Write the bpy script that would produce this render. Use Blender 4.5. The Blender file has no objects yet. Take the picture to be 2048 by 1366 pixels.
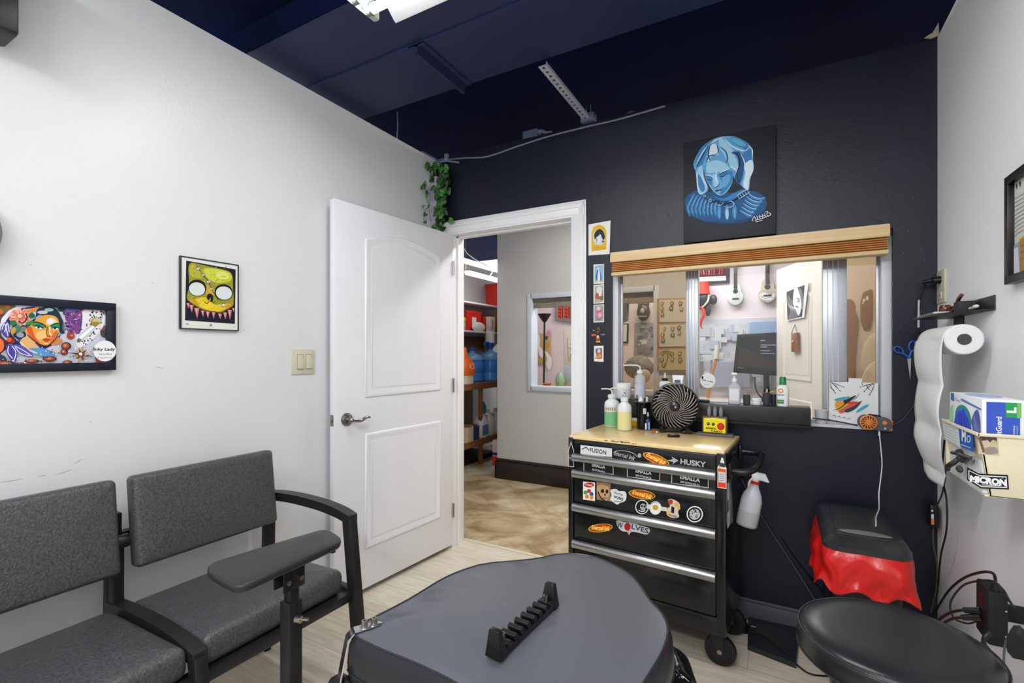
import bpy, bmesh, math, random
from mathutils import Vector, Matrix
random.seed(7)
C = bpy.context.scene.collection
SC = bpy.context.scene
# ---------------------------------------------------------------- camera
TH = math.radians(29.16); FPX = 957.0; HY = 705.0; CX = 1024.0; EYE = 1.26
cam_d = bpy.data.cameras.new('camera'); cam = bpy.data.objects.new('camera', cam_d); C.objects.link(cam)
cam.location = (0, 0, EYE); cam.rotation_euler = (math.pi/2, 0, TH)
cam_d.sensor_width = 36.0; cam_d.lens = FPX/2048*36.0
cam_d.shift_y = (HY-683.0)/2048; cam_d.clip_start = 0.02; cam_d.clip_end = 60
SC.camera = cam
# ---------------------------------------------------------------- light and exposure
SC.view_settings.view_transform = 'Standard'; SC.view_settings.look = 'None'
SC.view_settings.gamma = 1.0; SC.view_settings.use_curve_mapping = False
SC.view_settings.exposure = 0.8
w = bpy.data.worlds.new('world'); SC.world = w; w.use_nodes = True
w.node_tree.nodes['Background'].inputs[0].default_value = (0.95, 0.97, 1.0, 1)
w.node_tree.nodes['Background'].inputs[1].default_value = 0.85
def area(name, loc, rot, sx, sy, power, col=(1, 1, 1)):
    l = bpy.data.lights.new(name, 'AREA'); l.shape = 'RECTANGLE'; l.size = sx; l.size_y = sy
    l.energy = power; l.color = col
    o = bpy.data.objects.new(name, l); C.objects.link(o); o.location = loc; o.rotation_euler = rot
    return o
area('tube_light_studio', (-0.72, 1.22, 2.50), (0, 0, 0), 1.2, 0.10, 13, (1.0, 0.985, 0.96))
area('fill_light_rear', (-0.15, -0.25, 2.5), (0, 0, 0), 1.0, 1.3, 15, (1.0, 0.985, 0.96))  # added soft overhead fill behind the camera, not a seen fixture
area('fill_light_back_strip', (-0.75, -1.1, 2.47), (math.radians(55), 0, 0), 1.7, 0.2, 20, (0.95, 0.98, 1.0))  # added tilted strip behind the camera to brighten the right wall
area('tube_light_lobby', (-0.9, 4.9, 2.5), (0, 0, 0), 1.6, 0.4, 21, (0.98, 0.98, 1.0))
area('tube_light_hall', (-0.6, 3.35, 2.6), (0, 0, 0), 2.2, 0.25, 26, (1.0, 0.97, 0.93))
area('tube_light_store', (-2.75, 4.5, 2.2), (0, 0, 0), 0.15, 1.2, 4.5, (1.0, 0.98, 0.95))

# ---------------------------------------------------------------- pixels to places
ct, st = math.cos(TH), math.sin(TH)
def ray(px, py):
    u = (px-CX)/FPX
    return Vector((-st+ct*u, ct+st*u, (HY-py)/FPX))
CAMV = Vector((0, 0, EYE))
def at(px, py, X=None, Y=None, Z=None, d=None):
    r = ray(px, py)
    if X is not None: k = X/r.x
    elif Y is not None: k = Y/r.y
    elif Z is not None: k = (Z-EYE)/r.z
    else: k = d
    return CAMV + r*k
# ---------------------------------------------------------------- materials
def lin(c):
    c = c/255.0
    return c/12.92 if c <= 0.04045 else ((c+0.055)/1.055)**2.4
def rgb(c): return (lin(c[0]), lin(c[1]), lin(c[2]), 1)
MATS = {}
def mat(name, col, rough=0.5, metal=0.0, spec=0.5, emit=0, alpha=1, trans=0, coat=0, bump=None, var=None, ior=1.45, sheen=0):
    """bump = (scale, strength, detail); var = (other colour, scale, amount, stretch)"""
    if name in MATS: return MATS[name]
    m = bpy.data.materials.new(name); m.use_nodes = True; nt = m.node_tree
    b = nt.nodes['Principled BSDF']
    b.inputs['Base Color'].default_value = rgb(col); b.inputs['Roughness'].default_value = rough
    b.inputs['Metallic'].default_value = metal; b.inputs['Specular IOR Level'].default_value = spec
    b.inputs['IOR'].default_value = ior; b.inputs['Alpha'].default_value = alpha
    b.inputs['Transmission Weight'].default_value = trans; b.inputs['Coat Weight'].default_value = coat
    b.inputs['Coat Roughness'].default_value = 0.15
    b.inputs['Sheen Weight'].default_value = sheen
    if emit:
        b.inputs['Emission Color'].default_value = rgb(col); b.inputs['Emission Strength'].default_value = emit
    tc = None
    if bump or var: tc = nt.nodes.new('ShaderNodeTexCoord')
    if var:
        c2, sc, amt = var[0], var[1], var[2]; st3 = var[3] if len(var) > 3 else (1, 1, 1)
        mp = nt.nodes.new('ShaderNodeMapping'); mp.inputs['Scale'].default_value = st3
        nt.links.new(tc.outputs['Object'], mp.inputs[0])
        n = nt.nodes.new('ShaderNodeTexNoise'); n.inputs['Scale'].default_value = sc; n.inputs['Detail'].default_value = 6
        n.inputs['Roughness'].default_value = 0.6
        nt.links.new(mp.outputs[0], n.inputs['Vector'])
        r = nt.nodes.new('ShaderNodeMapRange'); r.inputs[1].default_value = 0.35; r.inputs[2].default_value = 0.65
        r.inputs[3].default_value = 0; r.inputs[4].default_value = amt
        nt.links.new(n.outputs['Fac'], r.inputs[0])
        mx = nt.nodes.new('ShaderNodeMix'); mx.data_type = 'RGBA'
        mx.inputs[6].default_value = rgb(col); mx.inputs[7].default_value = rgb(c2)
        nt.links.new(r.outputs[0], mx.inputs[0]); nt.links.new(mx.outputs[2], b.inputs['Base Color'])
    if bump:
        n = nt.nodes.new('ShaderNodeTexNoise'); n.inputs['Scale'].default_value = bump[0]
        n.inputs['Detail'].default_value = bump[2] if len(bump) > 2 else 3
        nt.links.new(tc.outputs['Object'], n.inputs['Vector'])
        bp = nt.nodes.new('ShaderNodeBump'); bp.inputs['Strength'].default_value = bump[1]; bp.inputs['Distance'].default_value = 0.002
        nt.links.new(n.outputs['Fac'], bp.inputs['Height']); nt.links.new(bp.outputs[0], b.inputs['Normal'])
    MATS[name] = m; return m
def flat(c):
    """printed ink of one colour"""
    n = 'ink_%02x%02x%02x' % tuple(c)
    return mat(n, c, 0.55, spec=0.3)
def glassmat(name, col, op, rough=0.02):
    """thin pane: mostly clear with mirror reflection"""
    if name in MATS: return MATS[name]
    m = bpy.data.materials.new(name); m.use_nodes = True; nt = m.node_tree
    for n in list(nt.nodes): nt.nodes.remove(n)
    o = nt.nodes.new('ShaderNodeOutputMaterial'); t = nt.nodes.new('ShaderNodeBsdfTransparent'); t.inputs[0].default_value = rgb(col)
    g = nt.nodes.new('ShaderNodeBsdfGlossy'); g.inputs['Roughness'].default_value = rough
    f = nt.nodes.new('ShaderNodeFresnel'); f.inputs[0].default_value = 1.45
    ad = nt.nodes.new('ShaderNodeMath'); ad.operation = 'ADD'; ad.inputs[1].default_value = op
    mx = nt.nodes.new('ShaderNodeMixShader')
    nt.links.new(f.outputs[0], ad.inputs[0]); nt.links.new(ad.outputs[0], mx.inputs[0])
    nt.links.new(t.outputs[0], mx.inputs[1]); nt.links.new(g.outputs[0], mx.inputs[2]); nt.links.new(mx.outputs[0], o.inputs[0])
    MATS[name] = m; return m
# ---------------------------------------------------------------- mesh builder
X_, Y_, Z_ = Vector((1, 0, 0)), Vector((0, 1, 0)), Vector((0, 0, 1))
WM = {}
class MB:
    def __init__(s, M=None):
        s.bm = bmesh.new(); s.mats = []; s.M = M or Matrix.Identity(4)
    def mi(s, m):
        if m not in s.mats: s.mats.append(m)
        return s.mats.index(m)
    def face(s, vs, m, smooth=True):
        try: f = s.bm.faces.new(vs)
        except ValueError: return None
        f.material_index = s.mi(m); f.smooth = smooth; return f
    def poly(s, pts, m):
        return s.face([s.bm.verts.new(p) for p in pts], m)
    def hexa(s, p, m, bev=0, seg=2):
        """8 points: bottom 4 ccw, top 4 ccw"""
        v = [s.bm.verts.new(q) for q in p]
        fs = [s.face([v[i] for i in f], m) for f in ((3, 2, 1, 0), (4, 5, 6, 7), (0, 1, 5, 4), (1, 2, 6, 5), (2, 3, 7, 6), (3, 0, 4, 7))]
        if bev:
            es = list({e for f in fs for e in f.edges})
            r = bmesh.ops.bevel(s.bm, geom=es, offset=bev, segments=seg, profile=0.5, affect='EDGES', clamp_overlap=True)
            for f in r['faces']: f.material_index = s.mi(m); f.smooth = True
    def box(s, x0, x1, y0, y1, z0, z1, m, bev=0, seg=2):
        s.hexa([(x0, y0, z0), (x1, y0, z0), (x1, y1, z0), (x0, y1, z0), (x0, y0, z1), (x1, y0, z1), (x1, y1, z1), (x0, y1, z1)], m, bev, seg)
    def bar(s, a, b, w, h, m, up=Z_, bev=0):
        """square bar from a to b"""
        a, b = Vector(a), Vector(b); d = (b-a).normalized(); sx = d.cross(up).normalized(); sy = sx.cross(d).normalized()
        o = [(-1, -1), (1, -1), (1, 1), (-1, 1)]
        s.hexa([a+sx*(i*w/2)+sy*(j*h/2) for i, j in o]+[b+sx*(i*w/2)+sy*(j*h/2) for i, j in o], m, bev)
    def cyl(s, a, b, r0, m, r1=None, n=20, caps=True):
        a, b = Vector(a), Vector(b); r1 = r0 if r1 is None else r1
        d = (b-a).normalized(); t = Z_ if abs(d.z) < 0.9 else X_
        sx = d.cross(t).normalized(); sy = d.cross(sx).normalized()
        A = []; B = []
        for i in range(n):
            q = 2*math.pi*i/n; v = sx*math.cos(q)+sy*math.sin(q)
            A.append(s.bm.verts.new(a+v*r0)); B.append(s.bm.verts.new(b+v*r1))
        for i in range(n): s.face([A[i], A[(i+1) % n], B[(i+1) % n], B[i]], m)
        if caps: s.face(A[::-1], m); s.face(B, m)
    def lathe(s, prof, o, m, n=24, ax=Z_, sx=1, sy=1, caps=True, mats=None):
        """prof = [(radius, height)...]; mats gives one material per step"""
        ax = Vector(ax).normalized(); t = X_ if abs(ax.x) < 0.9 else Y_
        u = (t-ax*t.dot(ax)).normalized(); v = ax.cross(u); o = Vector(o); R = []
        for r, h in prof:
            R.append([s.bm.verts.new(o+ax*h+(u*math.cos(2*math.pi*i/n)*sx+v*math.sin(2*math.pi*i/n)*sy)*max(r, 1e-5)) for i in range(n)])
        for k in range(len(R)-1):
            mm = mats[k] if mats else m
            for i in range(n): s.face([R[k][i], R[k][(i+1) % n], R[k+1][(i+1) % n], R[k+1][i]], mm)
        if caps: s.face(R[0][::-1], mats[0] if mats else m); s.face(R[-1], mats[-1] if mats else m)
    def tube(s, pts, r, m, n=8, closed=False, smooth=0):
        pts = [Vector(p) for p in pts]
        if smooth:
            if isinstance(r, (list, tuple)):
                r = list(r)+[r[-1]]*(len(pts)-len(r))
                r = [r[i]+(r[i+1]-r[i])*j/smooth for i in range(len(pts)-1) for j in range(smooth)]+[r[len(pts)-1]]
            pts = spline(pts, smooth)
        prev = None; R = []; N = len(pts)
        for i, p in enumerate(pts):
            d = (pts[min(i+1, N-1)]-pts[max(i-1, 0)]).normalized()
            if prev is None:
                t = Z_ if abs(d.z) < 0.9 else X_
                a = d.cross(t).normalized()
            else: a = (prev-d*prev.dot(d)).normalized()
            prev = a; b = d.cross(a)
            rr = r[i] if isinstance(r, (list, tuple)) else r
            R.append([s.bm.verts.new(p+(a*math.cos(2*math.pi*k/n)+b*math.sin(2*math.pi*k/n))*rr) for k in range(n)])
        for i in range(N-1):
            for k in range(n): s.face([R[i][k], R[i][(k+1) % n], R[i+1][(k+1) % n], R[i+1][k]], m)
        s.face(R[0][::-1], m); s.face(R[-1], m)
    def ell(s, c, rx, ry, rz, m, n=20, k=12, R=None):
        c = Vector(c); rows = []
        for j in range(k+1):
            ph = -math.pi/2+math.pi*j/k
            row = []
            for i in range(n):
                q = 2*math.pi*i/n; v = Vector((rx*math.cos(ph)*math.cos(q), ry*math.cos(ph)*math.sin(q), rz*math.sin(ph)))
                if R: v = R @ v
                row.append(v+c)
            rows.append(row)
        vb = s.bm.verts.new(c+((R @ Vector((0, 0, -rz))) if R else Vector((0, 0, -rz)))); vt = s.bm.verts.new(c+((R @ Vector((0, 0, rz))) if R else Vector((0, 0, rz))))
        V = [[s.bm.verts.new(p) for p in row] for row in rows[1:-1]]
        for j in range(len(V)-1):
            for i in range(n): s.face([V[j][i], V[j][(i+1) % n], V[j+1][(i+1) % n], V[j+1][i]], m)
        for i in range(n):
            s.face([vb, V[0][(i+1) % n], V[0][i]], m); s.face([vt, V[-1][i], V[-1][(i+1) % n]], m)
    def prism(s, pts, off, m, bev=0, seg=2, side=None):
        """closed outline pts (3D) extruded by vector off"""
        off = Vector(off); A = [s.bm.verts.new(p) for p in pts]; B = [s.bm.verts.new(Vector(p)+off) for p in pts]; n = len(pts)
        fs = [s.face(A[::-1], m), s.face(B, m)]
        cap = [e for f in fs for e in f.edges]
        for i in range(n): s.face([A[i], A[(i+1) % n], B[(i+1) % n], B[i]], side or m)
        if bev:
            r = bmesh.ops.bevel(s.bm, geom=cap, offset=bev, segments=seg, profile=0.5, affect='EDGES', clamp_overlap=True)
            for f in r['faces']: f.material_index = s.mi(m); f.smooth = True
    def loft(s, rings, m, caps=True, closed=True):
        V = [[s.bm.verts.new(p) for p in r] for r in rings]; n = len(V[0])
        for j in range(len(V)-1):
            for i in range(n if closed else n-1): s.face([V[j][i], V[j][(i+1) % n], V[j+1][(i+1) % n], V[j+1][i]], m)
        if caps and closed: s.face(V[0][::-1], m); s.face(V[-1], m)
    def build(s, name, parent=None, origin=None, angle=38, norm=True, data=None):
        me = bpy.data.meshes.new(name)
        if norm: bmesh.ops.recalc_face_normals(s.bm, faces=s.bm.faces)
        if parent is not None: W = WM[parent]
        elif origin is not None: W = Matrix.Translation(Vector(origin))
        else:
            bb = [s.M @ v.co for v in s.bm.verts]
            W = Matrix.Translation(Vector(((min(p.x for p in bb)+max(p.x for p in bb))/2, (min(p.y for p in bb)+max(p.y for p in bb))/2, min(p.z for p in bb))))
        s.bm.transform(W.inverted() @ s.M)
        s.bm.to_mesh(me); s.bm.free()
        for m in s.mats: me.materials.append(m)
        me.set_sharp_from_angle(angle=math.radians(angle))
        o = bpy.data.objects.new(name, me); C.objects.link(o)
        if parent is not None: o.parent = parent
        else: o.matrix_world = W
        WM[o] = W
        if data:
            for k, v in data.items(): o[k] = v
        return o
def spline(p, k=6):
    out = []; n = len(p)
    for i in range(n-1):
        a, b, c, d = p[max(i-1, 0)], p[i], p[i+1], p[min(i+2, n-1)]
        for j in range(k):
            t = j/k
            out.append(0.5*((2*b)+(c-a)*t+(2*a-5*b+4*c-d)*t*t+(3*b-a-3*c+d)*t**3))
    out.append(p[-1]); return out
def thing(name, label, cat, loc=(0, 0, 0), rz=0, group=None, kind=None):
    o = bpy.data.objects.new(name, None); C.objects.link(o); o.empty_display_size = 0.05
    o.location = loc; o.rotation_euler = (0, 0, rz)
    WM[o] = Matrix.Translation(Vector(loc)) @ Matrix.Rotation(rz, 4, 'Z')
    return tag(o, label, cat, group, kind)
def tag(o, label=None, cat=None, group=None, kind=None):
    if label: o['label'] = label
    if cat: o['category'] = cat
    if group: o['group'] = group
    if kind: o['kind'] = kind
    return o
def struct(o): o['kind'] = 'structure'; return o
def copy_tree(o, parent=None):
    c = o.copy(); C.objects.link(c); c.parent = parent; WM[c] = WM[o]
    for ch in [k for k in WM if k.parent == o]: copy_tree(ch, c)
    return c
# ---------------------------------------------------------------- printed pictures
class Art:
    """layers of flat ink on one plane; points are photo pixels of that plane or plane metres"""
    def __init__(s, O, U, V, pix=True, step=0.00006):
        s.hold = False
        s.O, s.U, s.V = Vector(O), Vector(U).normalized(), Vector(V).normalized(); s.N = s.U.cross(s.V).normalized()
        s.mb = MB(); s.k = 1; s.pix = pix; s.step = step
    def w(s, p):
        if s.pix:
            r = ray(*p); t = (s.O-CAMV).dot(s.N)/r.dot(s.N); q = CAMV+r*t
        else: q = s.O+s.U*p[0]+s.V*p[1]
        return q+s.N*(s.step*s.k)
    def fill(s, pts, c, sm=0):
        P = [s.w(p) for p in pts]
        if sm:
            P = P+[P[0]]; n = len(P)-1; out = []
            for i in range(n):
                a, b, c2, d = P[(i-1) % n], P[i], P[(i+1) % n], P[(i+2) % n]
                for j in range(sm):
                    t = j/sm; out.append(0.5*((2*b)+(c2-a)*t+(2*a-5*b+4*c2-d)*t*t+(3*b-a-3*c2+d)*t**3))
            P = out
        f = s.mb.poly(P, flat(c) if isinstance(c, tuple) else c); s.k += 0 if s.hold else 1; return s
    def ell(s, x, y, rx, ry, c, a=0, n=20):
        a = math.radians(a)
        return s.fill([(x+rx*math.cos(q)*math.cos(a)-ry*math.sin(q)*math.sin(a), y+rx*math.cos(q)*math.sin(a)+ry*math.sin(q)*math.cos(a)) for q in [2*math.pi*i/n for i in range(n)]], c)
    def line(s, pts, w, c, sm=4, taper=False):
        P = [s.w(p) for p in pts]
        if sm and len(P) > 2: P = spline(P, sm)
        if s.pix: w = w*(P[0]-CAMV).length/FPX*0.9
        m = flat(c) if isinstance(c, tuple) else c; L = []; n = len(P)
        for i, p in enumerate(P):
            d = (P[min(i+1, n-1)]-P[max(i-1, 0)]); q = s.N.cross(d).normalized()
            ww = w/2*(math.sin(math.pi*(i+0.35)/(n-0.3))**0.7 if taper else 1)
            L.append((s.mb.bm.verts.new(p+q*ww), s.mb.bm.verts.new(p-q*ww)))
        for i in range(n-1): s.mb.face([L[i][0], L[i+1][0], L[i+1][1], L[i][1]], m)
        s.k += 0 if s.hold else 1; return s
    def text(s, t, p, size, c, wid=None, rot=0, shear=0, bold=0, flipy=False):
        """text centred at p, cap height size in metres, fitted to width wid"""
        cu = bpy.data.curves.new('t', 'FONT'); cu.body = t; cu.align_x = 'CENTER'; cu.align_y = 'CENTER'; cu.size = 1; cu.shear = shear
        cu.offset = bold; cu.resolution_u = 3
        o = bpy.data.objects.new('t', cu); me = bpy.data.meshes.new_from_object(o)
        xs = [v.co.x for v in me.vertices]; ys = [v.co.y for v in me.vertices]
        if not xs: return s
        w0, h0 = max(xs)-min(xs), max(ys)-min(ys); cx, cy = (max(xs)+min(xs))/2, (max(ys)+min(ys))/2
        kx = (wid/w0) if wid else size/0.7; ky = size/(h0 if wid else 0.7)
        q = s.w(p); a = math.radians(rot); m = flat(c) if isinstance(c, tuple) else c
        vs = []
        for v in me.vertices:
            x, y = (v.co.x-cx)*kx, (v.co.y-cy)*ky
            vs.append(s.mb.bm.verts.new(q+s.U*(x*math.cos(a)-y*math.sin(a))+s.V*(x*math.sin(a)+y*math.cos(a))))
        for f in me.polygons: s.mb.face([vs[i] for i in f.vertices], m)
        bpy.data.objects.remove(o); bpy.data.curves.remove(cu); bpy.data.meshes.remove(me)
        s.k += 0 if s.hold else 1; return s
    def build(s, name, parent=None, **k): return s.mb.build(name, parent, norm=False, **k)
# ================================================================ the room shell
XL, XR, YB, HT = -1.98, 0.558, 2.52, 2.53
m_white = mat('white_wall_paint', (222, 223, 225), 0.34, spec=0.5, bump=(160, 0.35, 2))
m_whiter = mat('right_wall_paint', (243, 244, 247), 0.45, bump=(160, 0.3, 2))
m_navy = mat('navy_black_wall_paint', (20, 25, 41), 0.42, spec=0.5, bump=(120, 0.25, 2), var=((16, 20, 34), 3, 0.8))
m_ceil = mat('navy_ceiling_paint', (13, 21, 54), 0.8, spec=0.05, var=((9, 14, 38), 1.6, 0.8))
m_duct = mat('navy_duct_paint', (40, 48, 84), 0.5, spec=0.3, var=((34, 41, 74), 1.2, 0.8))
m_trim = mat('white_trim_paint', (234, 235, 237), 0.3, spec=0.5)
m_door = mat('white_door_paint', (230, 231, 235), 0.35, spec=0.5, var=((222, 224, 229), 6, 0.5, (1, 1, .3)))
m_grey = mat('hall_grey_paint', (190, 190, 190), 0.5, bump=(120, .2, 2))
m_pink = mat('lobby_pink_paint', (224, 212, 214), 0.6)
m_tan = mat('lobby_tan_paint', (222, 212, 198), 0.6)
m_brownbase = mat('dark_brown_trim', (42, 34, 32), 0.3)
m_greybase = mat('dark_grey_trim', (84, 87, 94), 0.4)
m_black = mat('black_paint', (16, 16, 18), 0.35)

def plank_floor():
    m = bpy.data.materials.new('pale_vinyl_planks'); m.use_nodes = True; nt = m.node_tree; b = nt.nodes['Principled BSDF']
    b.inputs['Roughness'].default_value = 0.38
    tc = nt.nodes.new('ShaderNodeTexCoord'); mp = nt.nodes.new('ShaderNodeMapping'); mp.inputs['Rotation'].default_value = (0, 0, 0)
    nt.links.new(tc.outputs['Object'], mp.inputs[0])
    br = nt.nodes.new('ShaderNodeTexBrick'); br.inputs['Scale'].default_value = 1
    br.inputs['Brick Width'].default_value = 1.2; br.inputs['Row Height'].default_value = 0.18; br.inputs['Mortar Size'].default_value = 0.0012
    br.inputs['Color1'].default_value = rgb((222, 214, 198)); br.inputs['Color2'].default_value = rgb((212, 203, 186)); br.inputs['Mortar'].default_value = rgb((170, 160, 142))
    nt.links.new(mp.outputs[0], br.inputs['Vector'])
    m2 = nt.nodes.new('ShaderNodeMapping'); m2.inputs['Scale'].default_value = (2, 22, 1); nt.links.new(tc.outputs['Object'], m2.inputs[0])
    n = nt.nodes.new('ShaderNodeTexNoise'); n.inputs['Scale'].default_value = 2.5; n.inputs['Detail'].default_value = 8; n.inputs['Roughness'].default_value = 0.65
    nt.links.new(m2.outputs[0], n.inputs['Vector'])
    mx = nt.nodes.new('ShaderNodeMix'); mx.data_type = 'RGBA'; mx.blend_type = 'MULTIPLY'; mx.inputs[0].default_value = 0.55
    cr = nt.nodes.new('ShaderNodeValToRGB'); cr.color_ramp.elements[0].position = 0.3; cr.color_ramp.elements[0].color = rgb((196, 188, 174)); cr.color_ramp.elements[1].position = 0.65; cr.color_ramp.elements[1].color = (1, 1, 1, 1)
    nt.links.new(n.outputs['Fac'], cr.inputs[0]); nt.links.new(br.outputs['Color'], mx.inputs[6]); nt.links.new(cr.outputs[0], mx.inputs[7])
    nt.links.new(mx.outputs[2], b.inputs['Base Color']); return m
def marble_floor():
    m = bpy.data.materials.new('stained_concrete'); m.use_nodes = True; nt = m.node_tree; b = nt.nodes['Principled BSDF']
    b.inputs['Roughness'].default_value = 0.2
    tc = nt.nodes.new('ShaderNodeTexCoord'); n = nt.nodes.new('ShaderNodeTexNoise'); n.inputs['Scale'].default_value = 2.0; n.inputs['Detail'].default_value = 12
    n.inputs['Roughness'].default_value = 0.62; n.inputs['Distortion'].default_value = 0.9
    nt.links.new(tc.outputs['Object'], n.inputs['Vector'])
    cr = nt.nodes.new('ShaderNodeValToRGB'); e = cr.color_ramp.elements
    e[0].position = 0.3; e[0].color = rgb((120, 98, 70)); e[1].position = 0.72; e[1].color = rgb((206, 196, 172))
    for p, c in ((0.42, (150, 128, 94)), (0.5, (176, 156, 122)), (0.6, (196, 182, 152))):
        q = e.new(p); q.color = rgb(c)
    nt.links.new(n.outputs['Fac'], cr.inputs[0]); nt.links.new(cr.outputs[0], b.inputs['Base Color'])
    return m
m_plank, m_conc = plank_floor(), marble_floor()
b = MB(); b.box(-2.1, 0.68, -1.3, 2.66, -0.05, 0, m_plank); struct(b.build('floor'))
b = MB(); b.box(-5.4, 2.4, 2.66, 8.2, -0.05, -0.004, m_conc); struct(b.build('floor'))
b = MB(); b.box(-1.92, -0.95, 2.645, 2.675, -0.004, 0.004, mat('threshold', (205, 196, 172), 0.4)); struct(b.build('trim_1'))
b = MB(); b.box(XL-0.12, XL, -1.3, YB, 0, HT, m_white); struct(b.build('wall_left'))
b = MB(); b.box(XR, XR+0.12, -1.3, YB+0.12, 0, HT, m_whiter); struct(b.build('wall_right'))
# wall with door opening and window
DX0, DX1, DZ = -1.865, -1.005, 2.035
WX0, WX1, WZ0, WZ1 = -0.79, 0.415, 0.93, 1.78
b = MB()
b.box(XL-0.12, DX0, YB, YB+.12, 0, HT, m_navy); b.box(DX0, DX1, YB, YB+.12, DZ, HT, m_navy)
b.box(DX1, WX0, YB, YB+.12, 0, HT, m_navy); b.box(WX0, WX1, YB, YB+.12, 0, WZ0, m_navy)
b.box(WX0, WX1, YB, YB+.12, WZ1, HT, m_navy); b.box(WX1, XR, YB, YB+.12, 0, HT, m_navy)
wb = struct(b.build('wall_back'))
wl = [o for o in WM if o.name == 'wall_left'][0]
a = Art((XL, 0, 0), (0, 1, 0), (0, 0, 1))
for pts in (((0, 965), (22, 962), (45, 958)), ((75, 953), (92, 951)), ((110, 950), (130, 944), (142, 939)), ((148, 927), (158, 922), (165, 918)), ((312, 733), (320, 736), (326, 737))): a.line(pts, 1.0, (150, 150, 148), 0, True)
for x, y in ((305, 566), (181, 843), (62, 530), (487, 660), (40, 700)): a.ell(x, y, 1, 1, (140, 140, 138), n=8)
a.build('scuffs', wl)
# plaster nicks showing white
a = Art((0, YB, 0), (1, 0, 0), (0, 0, 1))
for i in range(26):
    x, y = random.choice([(1290+random.random()*60, 400+random.random()*80), (1620+random.random()*60, 290+random.random()*90), (1780+random.random()*70, 300+random.random()*250)])
    l = random.random()*5+2; a.line([(x, y), (x+random.uniform(-2, 3), y+l)], 0.8, (78, 84, 104) if i % 4 else (12, 13, 18), 0)
for x0, x1 in ((1560, 1620), (1650, 1675)):
    P = [(x0+(x1-x0)*i/12, 847+(x0+(x1-x0)*i/12-1560)*0.055+random.uniform(-.6, 2.4)) for i in range(13)]
    for i in range(12): a.line([P[i], P[i+1]], random.uniform(.5, 2.4), (206, 206, 206), 0)
a.build('paint_chips', wb)
# open plenum above: deck, big duct
b = MB(); b.box(-5.4, 2.4, -1.3, 8.2, 3.12, 3.2, m_ceil); struct(b.build('ceiling'))
b = MB(); b.box(-3.2, 2.0, -1.42, 3.25, 2.71, 2.76, m_ceil); struct(b.build('ceiling'))
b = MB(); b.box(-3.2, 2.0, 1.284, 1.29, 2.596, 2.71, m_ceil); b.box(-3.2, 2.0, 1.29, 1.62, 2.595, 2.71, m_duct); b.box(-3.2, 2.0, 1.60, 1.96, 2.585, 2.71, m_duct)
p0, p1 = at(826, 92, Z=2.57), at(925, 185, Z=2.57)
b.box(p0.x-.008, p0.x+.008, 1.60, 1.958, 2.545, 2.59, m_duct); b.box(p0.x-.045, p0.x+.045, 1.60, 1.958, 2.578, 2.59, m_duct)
struct(b.build('ceiling'))
# walls around so the light bounces as in a closed room
b = MB(); b.box(-2.1, 0.68, -1.42, -1.3, 0, 3.1, m_white); struct(b.build('wall_front'))
# grey wall across the hall, with its window
GY = 4.14; GX0, GX1, GZ0, GZ1 = -2.10, -0.92, 0.925, 1.79
b = MB()
b.box(-2.48, GX0, GY, GY+.12, 0, 3.12, m_grey); b.box(GX0, GX1, GY, GY+.12, 0, GZ0, m_grey); b.box(GX0, GX1, GY, GY+.12, GZ1, 3.12, m_grey)
b.box(GX1, -0.58, GY, GY+.12, 0, 3.12, m_grey)
struct(b.build('wall_hall'))
b = MB(); b.box(-2.495, -0.565, GY-.018, GY, 0, 0.17, m_brownbase, .004); b.box(-2.49, -0.57, GY-.012, GY, .17, 0.2, m_brownbase, .005)
b.box(-2.5, -2.48, GY-.018, GY+.14, 0, .17, m_brownbase, .004)
struct(b.build('baseboard_hall'))
# lobby walls
LY = 5.6
b = MB(); b.box(-3.10, 1.6, LY, LY+.1, 0, 3.12, m_pink); struct(b.build('wall_lobby'))
b = MB(); b.hexa([(x, y, z) for z in (0, 3.12) for x, y in ((-2.51, GY+.115), (-2.48, GY+.115), (-3.07, LY), (-3.10, LY))], m_pink); struct(b.build('wall_lobby_left'))
# storage walls
b = MB(); b.box(-3.5, -3.4, 2.0, 8.2, 0, 2.36, mat('store_wall', (205, 206, 206), .5)); struct(b.build('wall_store'))
b = MB(); b.box(-3.4, -3.12, 6.2, 6.3, 0, 2.4, m_grey); struct(b.build('wall_store_end'))
b = MB(); b.box(-3.5, -2.1, 2.1, 2.2, 0, 2.36, m_grey); struct(b.build('wall_store_near'))
# right return wall of the hall and black edge behind the lobby door
b = MB(); b.box(.72, .82, 2.64, 6.0, 0, 3.12, m_tan); struct(b.build('wall_lobby_right'))
b = MB(); b.box(.30, .72, 4.38, 4.46, 0, 3.12, mat('lobby_dark_wall', (30, 31, 36), .5)); struct(b.build('wall_lobby_black'))
b = MB(); b.box(.365, .72, 4.28, 4.36, 0, 3.12, m_tan); struct(b.build('wall_lobby_tan'))

# baseboard
b = MB(); b.box(-0.93, XR, YB-.014, YB, 0, .085, m_greybase, .003); b.box(-0.93, XR, YB-.009, YB, .085, .1, m_greybase, .003); struct(b.build('baseboard_back'))
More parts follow.
